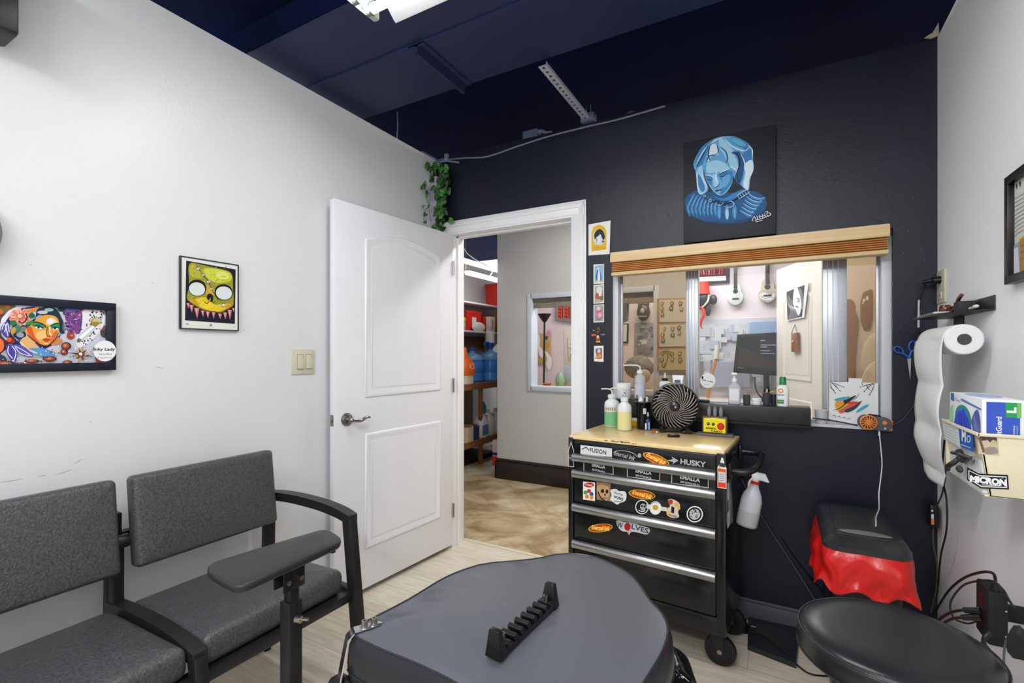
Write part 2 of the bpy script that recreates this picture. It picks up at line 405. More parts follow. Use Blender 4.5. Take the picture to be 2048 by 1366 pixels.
# door casing (moulded) and jamb
def casing(b, x0, x1, zt, y, w, m, zb=0):
    """stepped moulding around opening x0..x1, zb..zt on the -y face"""
    steps = [(0, w, .010), (w*.12, w*.9, .015), (w*.55, w*.84, .021), (w*.62, w*.76, .024)]
    for a0, a1, th in steps:
        b.box(x0-a1, x0-a0, y-th, y, zb, zt+a1, m, .0015); b.box(x1+a0, x1+a1, y-th, y, zb, zt+a1, m, .0015)
        b.box(x0-a1, x1+a1, y-th-.0002, y, zt+a0, zt+a1, m, .0015)
b = MB(); casing(b, -1.845, -1.02, 2.02, YB, .088, m_trim)
b.box(DX0, -1.845, YB, YB+.125, 0, DZ, m_trim, .001); b.box(-1.02, DX1, YB, YB+.125, 0, DZ, m_trim, .001); b.box(DX0, DX1, YB, YB+.125, 2.02, DZ, m_trim, .001)
b.box(-1.845, -1.833, YB+.045, YB+.085, 0, 2.02, m_trim, .001); b.box(-1.032, -1.02, YB+.045, YB+.085, 0, 2.02, m_trim, .001); b.box(-1.845, -1.02, YB+.045, YB+.085, 2.008, 2.02, m_trim, .001)
struct(b.build('trim_2'))
# ---------------------------------------------------------------- doors with arched panels
m_nickel = mat('brushed_nickel', (150, 148, 145), .28, 1.0)
def door_leaf(name, W, H, m, z0, knob=True):
    """leaf from local x=0 (hinge) to W, front face looking to -y, thickness towards +y; returns MB mesh object builder"""
    b = MB(); T = .036
    b.box(0, W, 0, T, z0, H, m, .002)
    def panel(x0, x1, y0, y1, arch):
        def outline(ins):
            a0, a1, b0, b1 = x0+ins, x1-ins, y0+ins, y1-ins
            pts = [(a0, b0), (a1, b0), (a1, b1)]
            if arch:
                n = 14
                for i in range(1, n):
                    t = i/n; pts.append((a1+(a0-a1)*t, b1+arch*4*t*(1-t)))
            pts.append((a0, b1)); return pts
        for side in (-1, 1):
            y = -.0004 if side < 0 else T+.0004
            rings = []
            for ins, dep in ((0, 0), (.003, -.005), (.008, -.007), (.016, -.006), (.040, .001), (.046, .0), (.05, -.001)):
                rings.append([(p[0], y+side*(-dep)*1.0, p[1]) for p in outline(ins)])
            b.loft(rings, m, caps=False)
            b.poly([(p[0], y+side*.002, p[1]) for p in outline(.05)], m)
    return b, panel
def finish_leaf(name, W, H, m, loc, rz, z0, flip=False):
    M = Matrix.Translation(Vector(loc)) @ Matrix.Rotation(rz, 4, 'Z')
    b, panel = door_leaf(name, W, H, m, z0)
    s = W/.88
    panel(.115*s, .695*s, 1.025, 1.855, .05)
    panel(.115*s, .695*s, .235, .838, 0)
    b.M = M
    o = struct(b.build(name)); return o, M
hx, hy = -1.862, 2.492
fx, fy = -1.934, 1.622
rz = math.atan2(fy-hy, fx-hx)
# visible face looks to +X : local -y must point to +X side
W1 = math.hypot(fx-hx, fy-hy)
rz1 = rz
door1, MD = finish_leaf('door_1', W1, 2.015, m_door, (hx, hy, 0), rz1, .03)
chk = (MD.to_3x3() @ Vector((0, -1, 0)))
FS = 1 if chk.x > 0 else -1     # +1: the -y face is the one looking into the room
yf = 0 if FS > 0 else .036; sg = -1 if FS > 0 else 1
b = MB(MD); kx, kz = W1-.07, .925
b.cyl((kx, yf, kz), (kx, yf+sg*.008, kz), .033, m_nickel, .031, 28); b.cyl((kx, yf+sg*.008, kz), (kx, yf+sg*.012, kz), .028, m_nickel, .02, 28)
b.cyl((kx, yf+sg*.01, kz), (kx, yf+sg*.045, kz), .011, m_nickel, .012, 16)
b.tube([(kx, yf+sg*.048, kz), (kx-.02, yf+sg*.05, kz-.004), (kx-.05, yf+sg*.05, kz-.008), (kx-.08, yf+sg*.048, kz+.002), (kx-.105, yf+sg*.043, kz+.004), (kx-.115, yf+sg*.04, kz-.002)], [.011, .0105, .0085, .0075, .006, .0045], m_nickel, 10, smooth=4)
b.ell((kx, yf+sg*.048, kz), .014, .01, .014, m_nickel)
b.build('door_handle', door1)
b = MB(MD); b.box(W1-.0005, W1+.0015, .006, .030, kz-.028, kz+.028, m_nickel); b.box(W1, W1+.008, .012, .024, kz-.008, kz+.008, m_nickel, .002); b.build('latch_plate', door1)
for z in (.25, 1.05, 1.8):
    b = MB(MD); b.cyl((-.004, yf+sg*.006, z-.045), (-.004, yf+sg*.006, z+.045), .006, m_nickel, n=10); b.build('hinge', door1)
# ================================================================ furniture
def rrect(w, d, r, n=5):
    """rounded rectangle outline, centred"""
    r = min(r, w/2-1e-4, d/2-1e-4); out = []
    for cx, cy, a0 in ((w/2-r, d/2-r, 0), (-w/2+r, d/2-r, 90), (-w/2+r, -d/2+r, 180), (w/2-r, -d/2+r, 270)):
        for i in range(n+1):
            a = math.radians(a0+90*i/n); out.append((cx+r*math.cos(a), cy+r*math.sin(a)))
    return out
def cushion(b, w, d, h, rc, re, crown, m, M, n=6, bottom=True, top_m=None, fun=None):
    prof = []
    for i in range(5):
        a = math.pi/2*i/4; prof.append((re*(1-math.sin(a)), re*(1-math.cos(a))))
    for i in range(5):
        a = math.pi/2*i/4; prof.append((re*(1-math.cos(a)), h-re*(1-math.sin(a))))
    mx = min(w, d)/2-.002
    rings = []
    for ins, z in prof: rings.append([M @ Vector((x, y, z)) for x, y in rrect(w-2*ins, d-2*ins, max(rc-ins, .004), n)])
    for k in range(1, 6):
        t = k/5; ins = re+(mx-re)*t
        ring = []
        for x, y in rrect(w-2*ins, d-2*ins, max(rc-ins, .001), n):
            z = h+crown*(1-(1-t)**2)
            ring.append(M @ Vector((x, y, z)))
        rings.append(ring)
    if fun: rings = [[fun(p) for p in r] for r in rings]
    b.loft(rings, m)
m_vinyl = mat('charcoal_textured_vinyl', (82, 84, 86), .38, spec=.6, var=((50, 52, 54), 170, 1.0), bump=(220, .8, 3))
m_frame = mat('black_powder_coat', (28, 28, 30), .38, spec=.5, var=((34, 34, 36), 60, .5))
m_blk = mat('black_plastic', (20, 20, 22), .35)
m_blkr = mat('black_rubber', (18, 18, 19), .6)
m_chrome = mat('chrome', (205, 207, 210), .16, 1.0)
m_steel = mat('steel_bolt', (170, 165, 158), .3, 1.0)
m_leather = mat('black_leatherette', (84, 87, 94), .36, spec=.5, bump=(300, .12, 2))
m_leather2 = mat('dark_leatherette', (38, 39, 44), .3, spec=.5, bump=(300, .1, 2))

# ---- two-seat waiting-room bench
def T(x, y, z, rx=0, ry=0, rz=0):
    return Matrix.Translation((x, y, z)) @ Matrix.Rotation(rz, 4, 'Z') @ Matrix.Rotation(ry, 4, 'Y') @ Matrix.Rotation(rx, 4, 'X')
bench = thing('waiting_bench', 'long black metal bench with two charcoal vinyl seats and backrests along the white wall', 'bench', (-1.62, .74, 0))
for y0, y1 in ((.22, .705), (.745, 1.235)):
    yc = (y0+y1)/2; wd = y1-y0
    b = MB(); M = T(-1.615, yc, .37, ry=math.radians(-1.5))
    cushion(b, .445, wd, .092, .022, .03, .014, m_vinyl, M); b.build('seat', bench)
    # backrest: local x = along wall, local y up the back, z outwards
    R = Matrix.Rotation(math.radians(8), 4, 'Y')
    M = Matrix.Translation((-1.86, yc, .565)) @ Matrix(((0, 0, 1, 0), (1, 0, 0, 0), (0, 1, 0, 0), (0, 0, 0, 1)))
    M = Matrix.Translation((-1.845, yc, .712)) @ Matrix.Rotation(math.radians(-7), 4, 'Y') @ Matrix(((0, 0, 1, 0), (1, 0, 0, 0), (0, 1, 0, 0), (0, 0, 0, 1)))
    b = MB(); cushion(b, wd, .292, .058, .016, .018, .006, m_vinyl, M); b.build('backrest', bench)
def armframe(y):
    b = MB(); w = .042
    arm = [(-1.90, .672), (-1.80, .684), (-1.68, .688), (-1.55, .684), (-1.45, .672), (-1.385, .655)]
    P = spline([Vector((x, 0, z)) for x, z in arm], 4)
    for i in range(len(P)-1): pass
    top = [(p.x, p.z) for p in P]; bot = [(p.x, p.z-.034) for p in P][::-1]
    out = top+bot
    b.prism([(x, y-w/2, z) for x, z in out], (0, w, 0), m_frame, .003)
    b.build('armrest', bench)
    b = MB(); b.bar((-1.405, y, .645), (-1.335, y, 0.012), w, .036, m_frame, Y_, .003); b.cyl((-1.334, y, 0), (-1.334, y, .014), .016, m_blkr); b.build('leg', bench)
    b = MB(); b.bar((-1.885, y, .665), (-1.90, y, .012), w, .036, m_frame, Y_, .003); b.cyl((-1.90, y, 0), (-1.90, y, .014), .016, m_blkr); b.build('leg', bench)
    b = MB(); b.bar((-1.89, y, .36), (-1.38, y, .36), w*.8, .05, m_frame, Z_, .003); b.build('side_rail', bench)
armframe(1.268); armframe(.19)
b = MB()
P = spline([Vector((-1.90, 0, .458)), Vector((-1.75, 0, .468)), Vector((-1.6, 0, .47)), Vector((-1.48, 0, .463)), Vector((-1.375, 0, .445))], 4)
b.prism([(p.x, .705, p.z) for p in P]+[(p.x, .705, p.z-.035) for p in P[::-1]], (0, .038, 0), m_frame, .003); b.build('middle_rail', bench)
b = MB(); b.bar((-1.39, .724, .43), (-1.335, .724, .012), .038, .036, m_frame, Y_, .003); b.cyl((-1.334, .724, 0), (-1.334, .724, .014), .016, m_blkr); b.build('leg', bench)
b = MB(); b.bar((-1.885, .724, .74), (-1.90, .724, .012), .038, .036, m_frame, Y_, .003); b.cyl((-1.90, .724, 0), (-1.90, .724, .014), .016, m_blkr); b.build('leg', bench)
b = MB(); b.bar((-1.862, .722, .66), (-1.862, .722, .45), .05, .03, m_frame, Y_, .004); b.cyl((-1.84, .69, .655), (-1.84, .745, .655), .022, m_frame, n=20); b.build('back_bracket', bench)
b = MB(); b.bar((-1.41, .19, .362), (-1.395, 1.268, .362), .05, .03, m_frame, Z_, .003); b.build('front_rail', bench)
b = MB(); b.bar((-1.86, .19, .36), (-1.86, 1.268, .36), .04, .03, m_frame, Z_, .003); b.bar((-1.885, .19, .66), (-1.885, 1.268, .66), .03, .03, m_frame, Z_, .003); b.build('rear_rail', bench)

# ---- adjustable client arm rest on a post
ar = thing('armrest_stand', 'adjustable arm rest with narrow black padded board on a square telescoping post', 'arm rest', (-1.09, .79, 0))
b = MB()
pc = [at(x, y, Z=.75) for x, y in ((414, 1138), (416, 1131), (432, 1122), (636, 1061), (656, 1059), (680, 1072), (683, 1080), (676, 1088), (500, 1167), (480, 1173), (463, 1172), (418, 1147))]
cen = sum(pc, Vector())/len(pc)
ol = []
n = len(pc)
for i in range(n):
    a_, b_, c_, d_ = pc[(i-1) % n], pc[i], pc[(i+1) % n], pc[(i+2) % n]
    for j in range(4):
        t = j/4*.5
        ol.append(b_.lerp(c_, t+.25))
def smooth_loop(pts, it=2):
    for _ in range(it):
        n = len(pts); q = []
        for i in range(n):
            q.append(pts[i].lerp(pts[(i+1) % n], .25)); q.append(pts[i].lerp(pts[(i+1) % n], .75))
        pts = q
    return pts
ol = smooth_loop(pc, 1)
def pad_loop(b, ol, z0, z1, re, m, crown=0, top=None):
    cen = sum(ol, Vector())/len(ol); R = []
    def ring(ins, z):
        out = []
        for p in ol:
            d = (p-cen); L = d.length; q = cen+d*((L-ins)/L); out.append(Vector((q.x, q.y, z)))
        return out
    for i in range(4):
        a = math.pi/2*i/3; R.append(ring(re*(1-math.sin(a)), z0+re*(1-math.cos(a))))
    for i in range(4):
        a = math.pi/2*i/3; R.append(ring(re*(1-math.cos(a)), z1-re*(1-math.sin(a))))
    for t in (.25, .5, .75, .97):
        out = []
        for p in ol:
            d = p-cen; L = d.length; k = (L-re)/L*(1-t); q = cen+d*k; out.append(Vector((q.x, q.y, z1+crown*(1-(1-t)**2))))
        R.append(out)
    b.loft(R, m)
pad_loop(b, ol, .733, .752, .007, mat('armpad_vinyl', (36, 37, 39), .4, bump=(260, .2, 2)), .003); b.build('pad', ar)
px_, py_ = -1.078, .785
b = MB(); b.box(px_-.03, px_+.03, py_-.045, py_+.03, .724, .7335, m_blk, .002)
b.box(px_+.016, px_+.021, py_-.035, py_+.025, .668, .726, m_blk, .002); b.box(px_-.021, px_-.016, py_-.035, py_+.025, .668, .726, m_blk, .002)
b.build('tilt_bracket', ar)
b = MB(); b.cyl((px_+.012, py_+.006, .695), (px_+.034, py_+.006, .695), .006, m_steel, n=12); b.cyl((px_+.02, py_-.022, .69), (px_+.024, py_-.022, .69), .006, m_steel, n=12); b.build('bolt', ar)
b = MB(); b.box(px_-.013, px_+.013, py_-.012, py_+.014, .45, .70, m_frame, .002); b.build('inner_post', ar)
b = MB(); b.box(px_-.019, px_+.019, py_-.019, py_+.019, .03, .635, m_frame, .003); b.build('outer_post', ar)
b = MB(); b.cyl((px_+.018, py_, .59), (px_+.05, py_+.012, .592), .004, m_steel, n=10); b.cyl((px_+.018, py_, .59), (px_+.032, py_+.005, .59), .009, m_steel, n=12); b.build('clamp_screw', ar)
b = MB(); b.cyl((px_, py_, .012), (px_, py_, .03), .15, m_frame, n=32); b.cyl((px_, py_, 0), (px_, py_, .013), .145, m_blkr, n=32); b.build('base', ar)
for q in ((-1.10, .66), (-1.05, .89)): b = MB(); b.cyl((q[0], q[1], .722), (q[0], q[1], .734), .008, m_blk, n=12); b.build('pad_screw', ar)

# ---- padded treatment table in the foreground
ZT = .66
opx = [(708, 1264), (730, 1246), (753, 1234), (808, 1206), (845, 1184), (883, 1160), (920, 1143), (968, 1128), (1031, 1123), (1079, 1118), (1105, 1111), (1135, 1108), (1165, 1110), (1198, 1117), (1231, 1132), (1261, 1150), (1280, 1173), (1298, 1202), (1320, 1223), (1333, 1247), (1334, 1270), (1322, 1305), (1298, 1345), (1272, 1385), (1230, 1440), (1140, 1475), (1040, 1450), (960, 1395), (905, 1360), (831, 1325), (764, 1299), (716, 1276)]
opw = [at(x, y, Z=ZT) for x, y in opx]
ol = smooth_loop(opw, 1)
table = thing('treatment_table', 'wide padded black leatherette headpiece of a tattoo chair in the foreground', 'treatment table', (sum((p.x for p in opw))/len(opw), sum((p.y for p in opw))/len(opw), 0))
tc_ = sum(ol, Vector())/len(ol)
b = MB()
R = []
def tring(ins, z, sw=0):
    out = []
    for p in ol:
        d = p-tc_; L = d.length; q = tc_+d*((L-ins)/L); out.append(Vector((q.x, q.y, z)))
    return out
for ins, z in ((.03, ZT-.135), (.01, ZT-.125), (-.012, ZT-.1), (-.016, ZT-.06), (-.012, ZT-.022), (-.004, ZT-.006), (-.001, ZT-.001)): R.append(tring(ins, z))
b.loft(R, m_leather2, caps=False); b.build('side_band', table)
b = MB(); R = [tring(.001, ZT-.004), tring(0.0, ZT+.0006), tring(.004, ZT+.0015)]
for t in (.08, .2, .35, .5, .65, .8, .93, .99):
    ring = []
    for i, p in enumerate(ol):
        d = p-tc_; q = tc_+d*((d.length-.004)/d.length*(1-t))
        zz = ZT+.002+.010*(1-(1-t)**2)
        # soft creases running in from the left edge
        if q.x < tc_.x-.02:
            ww = math.exp(-((t-.12)/.14)**2); zz += .007*ww*math.sin(q.y*80+q.x*25)
        ring.append(Vector((q.x, q.y, zz)))
    R.append(ring)
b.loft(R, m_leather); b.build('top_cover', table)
b = MB(); pts = [tring(-.002, ZT+.001)[i] for i in range(len(ol))]; b.tube(pts+[pts[0]], .0022, m_leather2, 6); 
pts = tring(-.0155, ZT-.075); b.tube(pts+[pts[0]], .0018, m_leather2, 6); b.build('seam', table)
b = MB(); c2 = tc_
b.box(c2.x-.2, c2.x+.2, c2.y-.22, c2.y+.16, ZT-.17, ZT-.134, m_frame, .006); b.build('deck', table)
b = MB(); b.cyl((c2.x, c2.y-.05, .04), (c2.x, c2.y-.05, ZT-.16), .06, m_chrome, n=28); b.build('column', table)
b = MB(); b.lathe([(.26, 0), (.26, .02), (.2, .035), (.07, .05)], (c2.x, c2.y-.05, 0), m_frame, 40); b.build('base', table)
# bolted steel strap at the left corner
s0, s1 = at(708, 1262, Z=ZT+.004), at(762, 1247, Z=ZT+.004)
dv = (s1-s0).normalized(); nv = Z_.cross(dv).normalized()
b = MB(); w2 = .013
b.prism([s0-nv*w2, s0+nv*w2, s1+nv*.008+dv*-.004, s1+nv*.0+dv*.004, s1-nv*.008-dv*.004], (0, 0, .003), m_chrome, .0006)
dn = at(676, 1345, d=1.02); dn2 = at(665, 1366, d=1.02)
b.loft([[s0+nv*w2, s0-nv*w2, s0-nv*w2+Vector((0, 0, .003)), s0+nv*w2+Vector((0, 0, .003))],
        [s0+nv*w2-dv*.012+Vector((0, 0, -.012)), s0-nv*w2-dv*.012+Vector((0, 0, -.012)), s0-nv*w2-dv*.015+Vector((0, 0, -.01)), s0+nv*w2-dv*.015+Vector((0, 0, -.01))],
        [s0+nv*w2-dv*.03+Vector((0, 0, -.1)), s0-nv*w2-dv*.03+Vector((0, 0, -.1)), s0-nv*w2-dv*.033+Vector((0, 0, -.1)), s0+nv*w2-dv*.033+Vector((0, 0, -.1))]], m_chrome)
b.build('strap', table)
for f in (.38, .74):
    p = s0.lerp(s1, f)+Vector((0, 0, .003)); b = MB()
    b.cyl(p, p+Z_*.002, .009, m_steel, n=20); b.cyl(p+Z_*.002, p+Z_*.0135, .0064, m_steel, .0062, n=24)
    b.cyl(p+Z_*.0136, p+Z_*.0139, .0032, m_blk, n=6); b.build('bolt', table)
# glossy black ring lever at lower left
q = s0-dv*.032+Vector((0, 0, -.118)); b = MB()
b.tube([q+Vector((.03*math.cos(a), .03*math.sin(a)*.5, .03*math.sin(a)-.012)) for a in [math.pi*i/10*2 for i in range(11)]], .011, m_blk, 10)
b.build('lever_ring', table)
# black wrapped foot cushion behind the right side of the table
m_wrap = mat('glossy_black_wrap', (16, 15, 16), .12, bump=(28, 1.2, 4))
b = MB(); pw = at(1352, 1345, Z=.44)
def crump(p):
    return p+Vector((math.sin(p.z*90+p.x*60), math.sin(p.x*80+p.z*50), math.sin(p.y*90+p.x*40)))*.005
cushion(b, .16, .20, .30, .05, .03, .01, m_wrap, T(pw.x-.03, pw.y-.02, .17, rz=.4), 8, fun=crump)
b.cyl((pw.x-.03, pw.y-.02, .0), (pw.x-.03, pw.y-.02, .2), .02, m_frame); b.cyl((pw.x-.03, pw.y-.02, .0), (pw.x-.03, pw.y-.02, .015), .08, m_frame, n=28)
tag(b.build('wrapped_footrest'), 'glossy black wrapped footrest peeking out right of the padded table', 'footrest')

# ---- black holder rack lying on the table
zr = ZT+.0138
r0, r1 = at(985, 1318, Z=zr), at(1105, 1207, Z=zr)
dv = (r1-r0); L = dv.length; rzr = math.atan2(dv.y, dv.x)
rack = thing('needle_rack', 'black notched tool rack with raised ends lying diagonally on the padded table', 'rack', tuple(r0), rzr)
Mr = WM[rack]; m_rack = mat('black_resin', (15, 15, 16), .3)
hw = .0165
b = MB(Mr); z1 = .020
b.box(.004, L-.004, -hw, hw, 0, .012, m_rack, .001)
for i in range(8):
    xx = .034+(L-.068)*i/7; rr = .0068
    if 0 < i < 7: b.cyl((xx, -hw, .019), (xx, hw, .019), rr, m_rack, n=16)
    else: b.box(xx-.008, xx+.008, -hw, hw, .01, .021, m_rack, .001)
b.build('saddle', rack)
for e in (0, 1):
    b = MB(Mr); x = 0 if e == 0 else L; s_ = 1 if e == 0 else -1
    b.hexa([(x, -hw-.002, 0), (x+s_*.026, -hw-.002, 0), (x+s_*.026, hw+.002, 0), (x, hw+.002, 0), (x+s_*.003, -.011, .052), (x+s_*.016, -.011, .052), (x+s_*.016, .011, .052), (x+s_*.003, .011, .052)][::1], m_rack, .0012)
    b.cyl((x+s_*.0095, 0, .0521), (x+s_*.0095, 0, .0526), .0026, m_blkr, n=12)
    b.build('end_block', rack)
    b = MB(Mr); x = .034 if e == 0 else L-.034
    b.cyl((x, 0, .021), (x, 0, .034), .005, m_steel, n=18); b.cyl((x, 0, .0341), (x, 0, .0344), .0026, m_blk, n=6); b.build('screw', rack)

# ---- round stool, lower right
zs = .62
c1 = at(1787, 1276, Z=zs)
stool = thing('stool', 'round black leatherette stool seat in the lower right corner', 'stool', (c1.x, c1.y, 0))
WMs = c1
RS = .187
b = MB(); b.lathe([(.02, -.062), (RS-.02, -.062), (RS-.002, -.052), (RS, -.035), (RS-.002, -.012), (RS-.008, -.002), (RS-.02, .005), (RS-.05, .009), (.1, .0095), (.05, .008), (.002, .0075)], (c1.x, c1.y, zs), mat('stool_leatherette', (34, 35, 38), .27, bump=(300, .1, 2)), 64)
b.build('seat', stool)
b = MB(); b.tube([(c1.x+(RS-.004)*math.cos(a), c1.y+(RS-.004)*math.sin(a), zs-.004) for a in [2*math.pi*i/64 for i in range(65)]], .002, m_leather2, 6)
b.tube([(c1.x+(RS-.001)*math.cos(a), c1.y+(RS-.001)*math.sin(a), zs-.05) for a in [2*math.pi*i/64 for i in range(65)]], .002, m_leather2, 6); b.build('piping', stool)
b = MB(); b.cyl((c1.x, c1.y, .3), (c1.x, c1.y, zs-.06), .014, m_chrome); b.cyl((c1.x, c1.y, .08), (c1.x, c1.y, .34), .025, m_chrome); b.build('gas_lift', stool)
for i in range(5):
    a = 2*math.pi*i/5+.3; e = Vector((c1.x+.2*math.cos(a), c1.y+.2*math.sin(a), .07)); b = MB()
    b.bar((c1.x, c1.y, .09), e, .03, .02, m_chrome, bev=.003); b.build('leg', stool)
    b = MB(); b.cyl(e+Vector((-.012*math.sin(a), .012*math.cos(a), -.045)), e+Vector((.012*math.sin(a), -.012*math.cos(a), -.045)), .025, m_blkr, n=20); b.cyl(e-Z_*.04, e, .006, m_chrome, n=8); b.build('caster', stool)

# ---- tool chest
chest = thing('tool_chest', 'black rolling tool chest with pale butcher-block top and stickered drawers against the navy wall', 'tool chest', (-.854, 2.07, 0), math.radians(-4.1))
MC = WM[chest]; CW, CD = .677, .40
m_chest = mat('gloss_black_enamel', (14, 14, 16), .22, spec=.5, coat=.3, var=((30, 30, 33), 7, .35))
m_pull = mat('brushed_pull', (176, 176, 178), .33, 1.0)
def butcher():
    m = bpy.data.materials.new('butcher_block'); m.use_nodes = True; nt = m.node_tree; p = nt.nodes['Principled BSDF']; p.inputs['Roughness'].default_value = .22
    tc = nt.nodes.new('ShaderNodeTexCoord'); br = nt.nodes.new('ShaderNodeTexBrick'); br.inputs['Scale'].default_value = 1
    br.inputs['Brick Width'].default_value = .16; br.inputs['Row Height'].default_value = .03; br.inputs['Mortar Size'].default_value = .0004
    br.inputs['Color1'].default_value = rgb((250, 234, 188)); br.inputs['Color2'].default_value = rgb((244, 222, 168)); br.inputs['Mortar'].default_value = rgb((196, 160, 96))
    nt.links.new(tc.outputs['Object'], br.inputs['Vector'])
    mp = nt.nodes.new('ShaderNodeMapping'); mp.inputs['Scale'].default_value = (4, 60, 1); nt.links.new(tc.outputs['Object'], mp.inputs[0])
    n = nt.nodes.new('ShaderNodeTexNoise'); n.inputs['Scale'].default_value = 3; n.inputs['Detail'].default_value = 6; nt.links.new(mp.outputs[0], n.inputs['Vector'])
    mx = nt.nodes.new('ShaderNodeMix'); mx.data_type = 'RGBA'; mx.blend_type = 'MULTIPLY'; mx.inputs[7].default_value = rgb((236, 212, 170))
    nt.links.new(n.outputs['Fac'], mx.inputs[0]); nt.links.new(br.outputs['Color'], mx.inputs[6]); nt.links.new(mx.outputs[2], p.inputs['Base Color'])
    return m
m_butch = butcher()
b = MB(MC)
b.box(0, CW, .012, CD, .153, .862, m_chest, .003)
b.box(0, .026, -.004, .03, .153, .868, m_chest, .004); b.box(CW-.034, CW, -.004, .03, .153, .868, m_chest, .004)
b.box(.02, CW-.03, -.002, .02, .153, .222, m_chest, .003)
b.build('body', chest)
b = MB(MC); b.box(.006, CW-.006, -.002, CD, .860, .878, m_butch, .003); b.build('worktop', chest)
b = MB(MC)
rnd = random.Random(3)
for i in range(14):
    x = .13+rnd.random()*.2; b.box(x, x+.004+rnd.random()*.02, -.0026, -.0015, .866+rnd.random()*.006, .868+rnd.random()*.006, mat('scuff', (92, 66, 40), .6))
b.build('scuffs', chest)
b = MB(MC); b.box(.03, CW-.038, -.003, .02, .802, .858, m_chest, .002); hdr = b.build('header_panel', chest)
drawers = []
for z0, z1, zb in ((.722, .80, .780), (.572, .717, .706), (.405, .565, .551), (.226, .398, .383)):
    b = MB(MC); b.box(.03, CW-.038, -.001, .02, z0, z1, m_chest, .002)
    if z1-z0 > .1: b.box(.045, CW-.053, -.004, 0, z0+.012, zb-.02, m_chest, .003)
    dr = b.build('drawer', chest); drawers.append(dr)
    b = MB(MC); n = 14; prof = [(-.004, zb-.019), (-.018, zb-.017), (-.026, zb-.006), (-.027, zb+.004), (-.022, zb+.013), (-.012, zb+.018), (-.002, zb+.019)]
    b.prism([(.026, y, z) for y, z in prof], (CW-.062, 0, 0), m_pull, .001); b.build('drawer_pull', dr)
# side push handle with cup ring on the right
b = MB(MC)
b.tube([(CW, .06, .79), (CW+.05, .055, .79), (CW+.085, .075, .80), (CW+.095, .14, .81), (CW+.095, .26, .82), (CW+.085, .32, .82), (CW+.03, .335, .82), (CW, .335, .82)], .013, m_blk, 12, smooth=4)
b.box(CW, CW+.012, .035, .09, .76, .82, m_blk, .003); b.box(CW, CW+.012, .31, .36, .79, .85, m_blk, .003); b.build('side_handle', chest)
for x, y in ((.07, .075), (CW-.055, .075), (.07, CD-.07), (CW-.055, CD-.07)):
    b = MB(MC); b.box(x-.035, x+.035, y-.045, y+.045, .145, .154, m_frame, .002)
    wx = x+.022
    for yy in (-.021, .017): b.prism([(x-.03, y+yy, .147), (x+.034, y+yy, .147), (wx+.014, y+yy, .055), (wx+.006, y+yy, .047), (wx-.008, y+yy, .05)], (0, .004, 0), m_frame, .001)
    cs = b.build('caster', chest)
    b = MB(MC); b.lathe([(.052, -.014), (.058, -.012), (.0600, -.006), (.0600, .006), (.058, .012), (.052, .014)], (wx, y, .0602), m_blkr, 36, ax=Y_); b.cyl((wx, y-.025, .0602), (wx, y+.022, .0602), .009, m_steel, n=12)
    b.cyl((wx, y-.0155, .0602), (wx, y+.0155, .0602), .036, m_blk, n=24); b.build('wheel', cs)

# stickers: printed on the plane of the chest front
FO = MC @ Vector((0, -.0052, 0)); FU = MC.to_3x3() @ Vector((1, 0, 0))
def SA(off=0): return Art(MC @ Vector((0, -.0048-off, 0)), FU, Z_)
W_, K_, R_, G_ = (238, 238, 236), (18, 18, 20), (206, 36, 30), (190, 192, 196)
def sticker(parent, label, a):
    o = a.build('sticker', parent); o['label'] = label; return o
a = SA(); a.fill([(1161, 890), (1224, 897), (1224, 914), (1161, 908)], (214, 216, 218)); a.text('FUSION', (1196, 902.5), .020, (30, 30, 32), .078, rot=-3, bold=.02); a.line([(1164, 899), (1172, 895), (1178, 901)], 2, (40, 40, 42)); sticker(hdr, 'silver rectangular sticker reading FUSION', a)
a = SA(); a.ell(1250, 912, 24, 9.5, (30, 30, 32), 9); a.line([(1227+24*(1-math.cos(t))*1.0, 911+ (t-1.57)*3.4-9*math.sin(t)) for t in [i*.3 for i in range(11)]], 1.1, G_)
a.text('Eternal Ink', (1249, 911), .020, (196, 198, 202), .095, rot=-8, shear=.3); a.ell(1279, 911, 3.5, 4.5, (170, 172, 176)); sticker(hdr, 'black and silver oval script sticker reading Eternal Ink', a)
def flame(a, x, y, rx, ry, ang, w):
    a.ell(x, y, rx, ry, (226, 190, 60), ang); a.ell(x, y, rx*.93, ry*.84, (28, 20, 18), ang); a.ell(x-rx*.02, y, rx*.88, ry*.76, (206, 60, 26), ang); a.ell(x+rx*.2, y+ry*.12, rx*.62, ry*.5, (232, 128, 30), ang)
    a.text('Eternal Ink', (x, y), .016*ry/7, (246, 214, 96), w, rot=-ang, shear=.3, bold=.03); return a
sticker(hdr, 'red and yellow oval sticker reading Eternal Ink', flame(SA(.0002), 1312, 918, 28, 9, 22, .085))
a = SA(.0004); a.fill([(1334, 921), (1346, 918), (1343, 913), (1357, 921), (1345, 928), (1347, 924)], (176, 178, 182)); a.text('HUSKY', (1386, 926), .0225, (172, 174, 178), .098, rot=-1, bold=.035); o = a.build('logo', hdr); o['label'] = 'silver dog-head mark with the word HUSKY'
